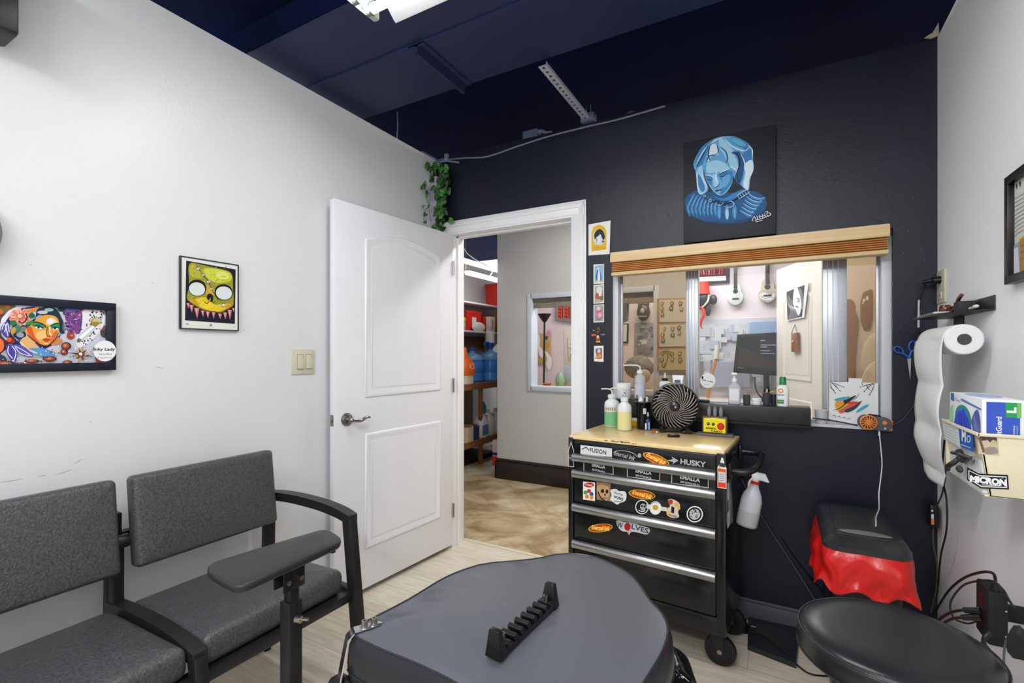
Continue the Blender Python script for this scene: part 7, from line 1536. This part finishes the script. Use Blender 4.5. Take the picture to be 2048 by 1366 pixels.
# flash sheets on the grey wall
m_fw = mat('flash_frame_wood', (172, 134, 84), .45)
def flash(seed):
    def f(a):
        r_ = random.Random(seed); y0, y1 = fy
        a.fill([(1319, y0+3), (1374, y0+1.5), (1374, y1-2.5), (1319, y1-2)], (206, 200, 184) if seed != 3 else (196, 180, 130), 0)
        for i in range(7):
            x, y = 1326+(i % 3)*17+r_.uniform(-3, 3), y0+9+(i//3)*12+r_.uniform(-2, 2)
            col = r_.choice([(150, 90, 50), (96, 76, 60), (176, 130, 70), (120, 104, 84)])
            a.ell(x, y, r_.uniform(2.5, 4.5), r_.uniform(3, 5), col); a.ell(x, y, 1.6, 2.2, (214, 196, 160)); a.line([(x-3, y+4), (x+r_.uniform(0, 4), y+6), (x+4, y-3)], .9, (90, 66, 48), 0)
        if seed == 3: a.line([(1328, 735), (1336, 715), (1333, 702)], 1.6, (110, 80, 40)); a.line([(1322, 706), (1333, 701), (1346, 706)], 1.4, (110, 90, 40)); a.line([(1326, 712), (1333, 701), (1342, 712)], 1.2, (110, 90, 40))
    return f
for i, (y0, y1) in enumerate(((597, 646), (647, 695), (697, 742))):
    fy = (y0, y1)
    panel('flash_sheet', ('top', 'middle', 'bottom')[i]+' framed sheet of small tattoo drawings on the grey wall behind the tinted pane', 'picture', [(1314, y0), (1378, y0-2), (1378, y1-1), (1314, y1)], .02, m_fw, flash(i+1), 'framed tattoo flash sheets', Y=GY, part='frame')
# pink wall: picture, guitars, mask with fez
def pa(a):
    a.fill([(1380, 536), (1452, 530), (1452, 561), (1380, 564)], (206, 204, 198), 0); a.fill([(1380, 530), (1452, 524), (1452, 552), (1380, 555)], (90, 40, 50), 0)
    for i in range(10): a.line([(1388+i*6, 540), (1393+i*6, 530), (1398+i*5, 549)], 1.6, rr.choice([(170, 70, 66), (206, 150, 130), (60, 30, 40), (196, 90, 80)]))
    a.line([(1380, 556), (1452, 553)], 1.5, W_, 0)
panel('framed_print', 'dark framed print partly behind the blind on the pink lobby wall', 'picture', [(1376, 520), (1459, 514), (1459, 565), (1376, 571)], .03, mat('charcoal_frame', (52, 54, 62), .4), pa)
def ukulele(px, py, sc, label, bodyc, tilt=0):
    c = lw(px, py, .06); t = thing('ukulele', label, 'ukulele', tuple(c), 0, 'ukuleles on the lobby wall')
    m_b = bodyc; b = MB(); k = sc
    out = []
    for i in range(40):
        q = 6.283*i/40; z = -math.cos(q); 
        r = .085*math.sqrt(max(0, 1-z*z))*(1.0 if z < 0 else .78)
        waist = 1-.16*math.exp(-((z-.12)/.28)**2); out.append(c+Vector((math.copysign(r*waist, math.sin(q))*k, 0, (z*.125)*k)))
    b.prism(out, (0, .05, 0), m_b, .003); b.build('body', t)
    b = MB(); b.box(c.x-.018*k, c.x+.018*k, c.y-.012, c.y+.008, c.z+.06*k, c.z+.30*k, mat('dark_neck', (62, 46, 40), .4), .001); b.build('neck', t)
    b = MB(); b.prism([c+Vector((x*k, -.010, z*k)) for x, z in ((-.018, .30), (.018, .30), (.032, .34), (.028, .40), (-.028, .40), (-.032, .34))], (0, .014, 0), m_blk); b.build('headstock', t)
    b = MB(); b.cyl(c+Vector((0, -.0012, .03*k)), c+Vector((0, -.0002, .03*k)), .026*k, m_blk, n=24); b.build('sound_hole', t)
    b = MB(); b.box(c.x-.034*k, c.x+.034*k, c.y-.005, c.y-.0003, c.z-.062*k, c.z-.046*k, m_blk); b.build('bridge', t)
    return t, c
ukulele(1471, 588, .93, 'pale green ukulele, left of the two on the pink wall', mat('mint_body', (206, 214, 204), .4))
t, c = ukulele(1535, 580, 1.04, 'cream ukulele with swirl pattern, right one beside the lobby door', mat('cream_body', (206, 198, 176), .4, var=((150, 140, 116), 14, .6)))
a = Art((0, c.y-.0006, 0), X_, Z_); a.fill([(1518, 590), (1530, 584), (1541, 592), (1549, 586), (1546, 598), (1535, 601), (1523, 598)], (214, 216, 212), 2); a.line([(1522, 592), (1530, 597), (1540, 594), (1547, 596)], 1, (110, 112, 110)); a.build('swirl', t)
fz = thing('fez_mask', 'black skull mask with ram horns and red fez on the pink wall', 'mask', tuple(lw(1407, 600, .1)))
c = lw(1404, 590, .10); b = MB(); b.cyl(c+Vector((0, 0, .005)), c+Vector((0, 0, .135)), .082, mat('fez_red', (222, 52, 36), .5), .066, 28); b.build('fez', fz)
b = MB(); b.ell(c+Vector((.005, 0, -.06)), .085, .07, .10, m_blk, 20, 14); b.ell(c+Vector((.11, .02, -.055)), .04, .03, .055, m_gun); b.ell(c+Vector((.06, 0, -.17)), .03, .03, .06, m_gun, 14, 10); b.build('skull', fz)
b = MB(); m_bone = mat('bone', (206, 196, 170), .5)
for s_ in (-1, 1): b.tube([c+Vector((s_*.075, -.05, -.01)), c+Vector((s_*.07, -.075, -.07)), c+Vector((s_*.04, -.08, -.115)), c+Vector((s_*.012, -.08, -.14))], [.009, .011, .010, .006], m_bone, 8, smooth=3)
b.build('bone_horns', fz)
b = MB(); b.tube([c+Vector((.0, -.06, -.13)), c+Vector((.03, -.07, -.20)), c+Vector((.005, -.07, -.27)), c+Vector((-.002, -.07, -.33)), c+Vector((.012, -.07, -.37))], [.016, .018, .016, .010, .003], mat('tongue_red', (200, 52, 44), .35), 8, smooth=4); b.build('tongue', fz)
# pale collage panel standing in for a glass partition and its reflections
def cg(a):
    collage(a, 1378, 1556, 646, 774, 70, [(206, 208, 212), (192, 198, 206), (210, 212, 214), (182, 190, 202), (214, 210, 210), (176, 180, 190), (200, 196, 198)], 9, 8, 30)
    r_ = random.Random(8)
    for i in range(40): x, y = r_.uniform(1380, 1550), r_.uniform(650, 770); a.line([(x, y), (x+r_.uniform(-2, 2), y+r_.uniform(4, 20))], .9, r_.choice([(120, 130, 150), (150, 156, 166), (104, 112, 130)]), 0)
    a.fill([(1500, 645), (1558, 643), (1558, 668), (1500, 668)], (150, 174, 206), 0)
    a.fill([(1430, 724), (1500, 724), (1500, 774), (1430, 774)], (170, 172, 186), 0); a.fill([(1380, 722), (1408, 722), (1406, 770), (1380, 770)], (130, 120, 122), 0)
panel('reflection_collage', 'wide pale blue collage panel standing in for glass reflections on the lobby wall', 'board', [(1376, 640), (1558, 634), (1558, 778), (1376, 776)], .02, mat('board_edge', (196, 196, 202), .5), cg)
panel('wall_phone', 'dark handset shape at the edge of the left sash', 'phone', [(1388, 650), (1396, 652), (1397, 712), (1388, 714)], .03, m_blk)
br_ = thing('paint_brush', 'long brush with a pale head and orange handle standing by the round window sticker', 'brush', tuple(at(1425, 745, Y=5.4)))
b = MB(); b.tube([Vector((at(1416, 790, Y=5.4).x, 5.4, .781)), at(1421, 757, Y=5.4), at(1427, 735, Y=5.4), at(1433, 717, Y=5.4)], .014, mat('orange_wood', (206, 140, 66), .4), 8); b.build('handle', br_); b = MB(); b.tube([at(1432, 718, Y=5.4), at(1435, 690, Y=5.4)], .026, mat('cream_bristle', (222, 216, 200), .7), 10); b.build('head', br_)
# monitor on a desk
mo = thing('monitor', 'black monitor showing white text lines on the lobby desk', 'monitor', tuple(at(1530, 760, Y=5.3)))
MY = 5.3; q = [at(1466, 745, Y=MY-.05), at(1600, 756, Y=MY+.1), at(1600, 662, Y=MY+.1), at(1474, 669, Y=MY-.05)]
b = MB(); b.prism(q, (.01, .04, 0), m_blk, .006); b.build('casing', mo)
nv_ = (q[1]-q[0]).cross(q[3]-q[0]).normalized()
a = Art(q[0]+nv_*.002 if nv_.y < 0 else q[0]-nv_*.002, (q[1]-q[0]).normalized(), Z_)
a.O = q[0]; a.N = nv_ if nv_.y < 0 else -nv_; a.k = 12
a.fill([(1473, 737), (1598, 746), (1598, 670), (1480, 674)], (24, 26, 34), 0); a.fill([(1518, 675), (1598, 672), (1598, 743), (1516, 739)], (38, 42, 52), 0); a.fill([(1478, 695), (1500, 702), (1530, 716), (1560, 722), (1560, 738), (1474, 733)], (62, 48, 44), 0)
a.k += 3
for y, x1 in ((681, 1530), (690, 1552), (694, 1534), (701, 1540), (707, 1550)): a.line([(1521, y), (x1, y)], 1.6 if y < 696 else 1, (196, 200, 210), 0)
a.line([(1475, 735), (1488, 736)], 1, (150, 152, 160), 0); a.build('screen', mo)
b = MB(); sb = at(1533, 752, Y=MY+.04); b.cyl((sb.x, MY+.06, .80), (sb.x, MY+.06, sb.z+.02), .028, m_blk); b.box(sb.x-.12, sb.x+.12, MY-.04, MY+.16, .782, .80, m_blk, .004); b.build('stand', mo)
b = MB(); b.box(-.78, .6, 5.1, 5.585, .745, .78, mat('desk_top_pale', (206, 196, 192), .5), .004); b.box(-.74, -.7, 5.15, 5.55, 0, .745, MATS['desk_top_pale']); b.box(.5, .54, 5.15, 5.55, 0, .745, MATS['desk_top_pale']); tag(b.build('lobby_desk'), 'pale desk under the monitor in the lobby', 'desk')
b = MB(); b.tube([at(1510, 755, Y=5.25), at(1511, 775, Y=5.22), at(1518, 790, Y=5.2), at(1530, 800, Y=5.2)], .007, m_lampb, 8, smooth=5); tag(b.build('monitor_cable'), 'black cable drooping below the monitor', 'cable')
# lobby door, open, with poster and wooden plaque
hz = Vector((.285, 4.385, 0)); fz_ = Vector((-.02, 5.13, 0)); dW = (fz_-hz).length
m_door2 = mat('cream_door_paint', (222, 216, 204), .4)
rz2 = math.atan2(hz.y-fz_.y, hz.x-fz_.x)
Md = Matrix.Translation(fz_) @ Matrix.Rotation(rz2, 4, 'Z')
b2, panel2 = door_leaf('door_2', dW, 2.03, m_door2, .02); b2.M = Md
panel2(.14, dW-.14, 1.02, 1.72, .10); panel2(.14, dW-.14, .22, .86, 0)
door2 = struct(b2.build('door_2'))
nD = Md.to_3x3() @ Vector((0, -1, 0)); uD = Md.to_3x3() @ Vector((1, 0, 0))
def dp(px, py, off):
    O = fz_+nD*off; r = ray(px, py); t = (O-CAMV).dot(nD)/r.dot(nD); return CAMV+r*t
t = thing('ink_poster', 'black and white ink poster with flowing lines taped on the cream lobby door', 'poster', tuple(dp(1590, 600, .02)))
b = MB(); b.prism([dp(x, y, .018) for x, y in ((1571, 581), (1617, 562), (1608, 635), (1573, 642))], -nD*.002, mat('poster_white', (226, 226, 224), .5)); b.build('paper', t)
a = Art(fz_+nD*.019, uD, Z_, step=.0004)
a.fill([(1573, 584), (1609, 570), (1604, 633), (1575, 640)], (52, 50, 50), 0); a.fill([(1588, 580), (1594, 574), (1600, 590), (1603, 612), (1598, 632), (1592, 622), (1586, 606)], (228, 228, 226), 2)
for k in range(8): a.line([(1577+k*1.5, 590+k*2), (1575+k*1.6, 606+k), (1582+k*1.8, 622), (1576+k*2.6, 638)], .9, (206, 204, 200))
for k in range(3): a.line([(1599+k*2, 576+k), (1603+k*2, 596), (1604+k, 618)], .9, (206, 204, 200))
a.line([(1595, 596), (1600, 600), (1596, 604)], 1.4, (40, 40, 40)); a.line([(1592, 612), (1598, 614)], 1.4, (40, 40, 40)); a.build('drawing', t)
t = thing('wooden_plaque', 'small brown wooden plaque hanging by a cord on the cream lobby door', 'plaque', tuple(dp(1588, 690, .02)))
b = MB(); b.prism([dp(x, y, .03) for x, y in ((1582, 667), (1594, 665), (1595, 705), (1582, 704))], -nD*.02, mat('amber_wood', (166, 104, 46), .35, var=((110, 62, 26), 8, .8, (1, 1, .3))), .003); b.build('plaque', t)
b = MB(); b.ell(dp(1586, 684, .036), .012, .012, .012, m_steel, 14, 10); b.tube([dp(1583, 667, .03), dp(1590, 649, .022), dp(1594, 666, .03)], .003, m_brc, 6); b.build('cord_and_knob', t)
# brown shapes standing in for reflections in the right pane, on tan wall
m_bb = mat('reflection_board', (142, 100, 54), .5)
def tanp(px): return [at(x, y, Y=4.268) for x, y in px]
t = thing('reflection_board', 'brown rounded board with small white tags standing in for a reflection in the right pane', 'board', tuple(at(1733, 620, Y=4.26)))
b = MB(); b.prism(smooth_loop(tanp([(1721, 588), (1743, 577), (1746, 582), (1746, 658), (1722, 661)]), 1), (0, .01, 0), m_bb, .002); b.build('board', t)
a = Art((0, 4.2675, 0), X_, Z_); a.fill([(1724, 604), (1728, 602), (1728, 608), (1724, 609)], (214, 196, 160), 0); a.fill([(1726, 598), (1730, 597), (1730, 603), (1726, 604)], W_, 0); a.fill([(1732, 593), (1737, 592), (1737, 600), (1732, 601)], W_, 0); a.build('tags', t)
t = thing('reflection_cutout', 'tall brown cut-out standing in for a reflection in the right pane', 'cut-out', tuple(at(1700, 780, Y=4.26)))
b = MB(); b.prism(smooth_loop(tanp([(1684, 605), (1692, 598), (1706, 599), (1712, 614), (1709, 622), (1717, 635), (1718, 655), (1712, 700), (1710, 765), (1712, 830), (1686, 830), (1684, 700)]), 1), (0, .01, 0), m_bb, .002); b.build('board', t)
t = thing('rounded_chair_back', 'rounded pale chair back low in the right pane beside the drawing', 'chair back', tuple(at(1752, 720, Y=4.2)))
b = MB(); c = at(1757, 720, Y=4.2); b.ell(c, .10, .03, .20, mat('pale_tan', (206, 196, 182), .5), 20, 14); c = at(1757, 790, Y=4.15); b.ell(c, .11, .03, .24, MATS['pale_tan'], 20, 14); b.build('shell', t)
# ================================================================ ceiling things
# hanging tube light over the room
L0 = at(757, 30, Z=2.50)
FX0, FX1, FYc, FZ = -1.31, -.09, 1.235, 2.50
tl = thing('tube_light', 'white two-tube light fixture hanging under the navy duct at the top of the photo', 'ceiling light', ((FX0+FX1)/2, FYc, FZ))
ya_ = FYc
b = MB(); prof = [(-.125, .0), (-.115, .004), (-.075, .035), (-.03, .045), (.03, .045), (.075, .035), (.115, .004), (.125, .0), (.118, .016), (.08, .046), (.035, .056), (-.035, .056), (-.08, .046), (-.118, .016)]
b.prism([(FX0+.05, ya_+y, FZ+z) for y, z in prof], (FX1-FX0-.05, 0, 0), m_refl); b.build('reflector', tl)
m_tube1 = mat('lit_tube_main', (255, 255, 255), .4, emit=2.2)
for dy in (-.03, .035):
    b = MB(); b.cyl((FX0+.02, ya_+dy, FZ+.008), (FX1-.02, ya_+dy, FZ+.008), .0165, m_tube1, n=20); b.build('tube', tl)
b = MB(); b.box(FX0-.008, FX0+.02, ya_-.07, ya_+.075, FZ-.012, FZ+.05, mat('clear_end_cap', (206, 214, 206), .1, alpha=.7), .008)
for dy in (-.03, .035): b.cyl((FX0-.003, ya_+dy, FZ+.008), (FX0+.024, ya_+dy, FZ+.008), .021, mat('socket_ring', (120, 130, 124), .3), n=18)
b.build('end_cap', tl)
for x in (FX0+.2, FX1-.2): b = MB(); b.cyl((x, ya_, FZ+.05), (x, ya_, 2.71), .002, m_steel, n=6); b.build('hanger', tl)
# slotted angle
s0 = at(1084, 132, Z=2.545); s1 = at(1176, 243, Z=2.545); m_slot = mat('pale_slotted_steel', (200, 202, 214), .35, .3); m_jb = mat('navy_sprayed_box', (104, 114, 140), .4, .2)
t = thing('slotted_angle', 'pale perforated steel strap running from the duct to the top of the navy wall', 'strap', tuple(s0))
xm = (s0.x+s1.x)/2; b = MB(); n = 15; w_ = .019; y0, y1 = s0.y, 2.50
for i in range(n):
    ya0 = y0+(y1-y0)*i/n; yb0 = y0+(y1-y0)*(i+1)/n; yc = (ya0+yb0)/2; hr = .0075
    ring = [(xm+hr*math.cos(q), yc+hr*math.sin(q)) for q in [6.2832*k/16+math.pi/4 for k in range(16)]]
    sq = []
    for k in range(16):
        q = 6.2832*k/16+math.pi/4; c_, s_ = math.cos(q), math.sin(q); mxx = max(abs(c_), abs(s_)); sq.append((xm+w_*c_/mxx, yc+(yb0-ya0)/2*s_/mxx))
    for zz in (0, .003): b.loft([[Vector((x, y, 2.545+zz)) for x, y in ring], [Vector((x, y, 2.545+zz)) for x, y in sq]], m_slot, caps=False)
b.box(xm+w_, xm+w_+.002, y0, y1, 2.545, 2.56, m_slot); b.build('perforated_strip', t)
b = MB(); b.box(xm-.03, xm+.045, 2.49, 2.55, 2.531, 2.575, m_jb, .003); b.cyl((xm-.005, 2.52, 2.57), (xm-.005, 2.52, 2.62), .002, m_jb, n=6); b.cyl((xm+.02, 2.52, 2.57), (xm+.02, 2.52, 2.63), .002, m_jb, n=6); b.build('bracket', t)
# junction box with flex
j0 = at(1045, 290, Y=2.535); j1 = at(1074, 256, Y=2.535)
t = thing('junction_box', 'navy painted junction box with cable on top of the wall left of the strap', 'junction box', (j0.x, 2.56, HT))
b = MB(); b.box(j0.x, j1.x, 2.535, 2.59, HT+.001, j1.z, m_jb, .002); b.build('box', t)
b = MB(); m_cond = mat('grey_violet_cable', (120, 124, 150), .4)
b.tube([Vector((j1.x, 2.55, HT+.035)), Vector((j1.x+.03, 2.54, HT+.03)), Vector((j1.x+.06, 2.53, HT+.012)), Vector((j1.x+.1, 2.53, HT+.006))], [.014, .012, .008, .005], m_cond, 8, smooth=4)
b.build('connector', t)
b = MB(); b.tube([at(880, 322, Y=2.515)+Z_*.004, at(930, 316, Y=2.515), at(975, 313, Y=2.515), at(1040, 291, Y=2.515), at(1100, 272, Y=2.515), at(1180, 252, Y=2.515), at(1240, 238, Y=2.515), at(1330, 212, Y=2.515)], .005, m_cond, 8, smooth=5)
tag(b.build('ceiling_cable'), 'pale violet cable lying along the top of the navy wall', 'cable')
b = MB(); b.tube([at(868, 325, Y=2.50), at(895, 322, Y=2.50), at(918, 325, Y=2.50)], .007, m_cond, 8); b.box(at(893, 322, Y=2.5).x-.012, at(893, 322, Y=2.5).x+.012, 2.49, 2.515, HT-.03, HT+.015, mat('pale_clamp', (150, 156, 176), .3, .4), .003); b.tube([at(872, 322, Y=2.5), at(885, 317, Y=2.5), at(900, 322, Y=2.5)], .003, MATS['pale_clamp'], 6)
tag(b.build('corner_clamp'), 'bundle of cable clamps in the top left corner above the ivy', 'cable clamp')
b = MB(); p = at(1262, 231, Y=2.56); b.ell(Vector((p.x, 2.56, HT+.012)), .03, .02, .016, mat('dusty_pink', (124, 84, 92), .7)); tag(b.build('insulation_tuft'), 'small dusty pink tuft on top of the navy wall', 'insulation')
p = at(797, 280, X=XL-.02); b = MB(); b.tube([Vector((XL-.03, p.y, HT)), Vector((XL-.03, p.y, HT+.05)), Vector((XL-.03, p.y+.004, HT+.09)), Vector((XL-.03, p.y, 2.71))], .004, mat('flex_conduit', (150, 154, 176), .35, .4, bump=(200, 1, 1)), 8, smooth=4); tag(b.build('flex_conduit'), 'thin pale flex conduit rising from the top of the white wall', 'conduit')
b = MB(); b.box(XL-.05, XL+.004, 2.38, 2.52, HT+.001, HT+.012, m_jb, .002); tag(b.build('wall_cap_strip'), 'short navy strip on top of the white wall at the corner', 'strip')
p = at(1872, 68, Y=2.50); b = MB(); b.prism([p+Vector((-.035, -.0, -.002)), p+Vector((-.01, 0, .008)), p+Vector((.008, 0, .045)), p+Vector((.010, 0, -.006)), p+Vector((-.012, 0, -.012))], (0, .01, 0), mat('torn_drywall_paper', (176, 166, 146), .8), .001); tag(b.build('torn_paper'), 'torn drywall paper at the top of the right corner', 'torn paper')
# ================================================================ ivy
m_leafs = [mat('ivy_leaf_a', (44, 96, 36), .45), mat('ivy_leaf_b', (66, 128, 46), .45), mat('ivy_leaf_c', (28, 66, 28), .5)]
m_stem = mat('ivy_stem', (74, 84, 56), .6)
iv = thing('hanging_ivy', 'artificial ivy garland hanging in the corner above the open door', 'ivy', (-1.88, 2.46, 1.99))
r_ = random.Random(21)
def leaf(b, c, s, m):
    n = Vector((r_.uniform(-.4, .6), -1, r_.uniform(-.3, .4))).normalized(); u = n.cross(Z_).normalized(); v = u.cross(n); a0 = r_.uniform(0, 6.28)
    U, V = u*math.cos(a0)+v*math.sin(a0), -u*math.sin(a0)+v*math.cos(a0)
    out = [(0, -.1), (.45, -.35), (.62, .1), (.42, .5), (.0, .95), (-.42, .5), (-.62, .1), (-.45, -.35)]
    vs = [b.bm.verts.new(c+U*(x*s)+V*(y*s)-n*(abs(x)*s*.25)) for x, y in out]; cc = b.bm.verts.new(c+V*s*.3+n*s*.06)
    for i in range(8): b.face([cc, vs[i], vs[(i+1) % 8]], m)
strands = [([(882, 330), (884, 380), (880, 420), (873, 455)], 60, 9, 6), ([(872, 330), (870, 370), (876, 410), (880, 460)], 40, 8, 5), ([(888, 345), (888, 370), (886, 400), (884, 440)], 40, 8, 6), ([(853, 365), (851, 378), (852, 390), (857, 412), (849, 421), (848, 444)], 8, 0, 1.5), ([(856, 328), (854, 336)], 3, 2, 2)]
for pts, n, spread, sw in strands:
    W3 = spline([at(x, y, Y=2.44+.03*(i % 2)) if x > 862 else at(x, y, X=XL+.035) for i, (x, y) in enumerate(pts)], 8)
    b = MB(); b.tube(W3, .0018, m_stem, 6)
    sx_ = spread*.0026
    for i in range(n):
        p = W3[min(len(W3)-1, int(len(W3)*(i+.5)/n))]+Vector((r_.uniform(-sx_, sx_), r_.uniform(-.03, .03), r_.uniform(-.01, .01)))
        for _ in range(1): leaf(b, p, r_.uniform(.020, .036), r_.choice(m_leafs))
    b.build('ivy_strand', iv)
b = MB(); leaf(b, at(899, 440, Y=2.46), .034, MATS['ivy_leaf_b']); b.build('leaf', iv)
b = MB(); b.tube([at(869, 335, X=XL+.02), at(862, 345, X=XL+.02), at(858, 420, X=XL+.02), at(862, 448, X=XL+.02)], .0012, m_stem, 6); b.build('wire', iv)
b = MB(); b.box(XL+.001, XL+.05, 2.46, 2.519, 1.98, 2.40, mat('pale_corner_tape', (176, 170, 186), .6)); struct(b.build('trim_4'))
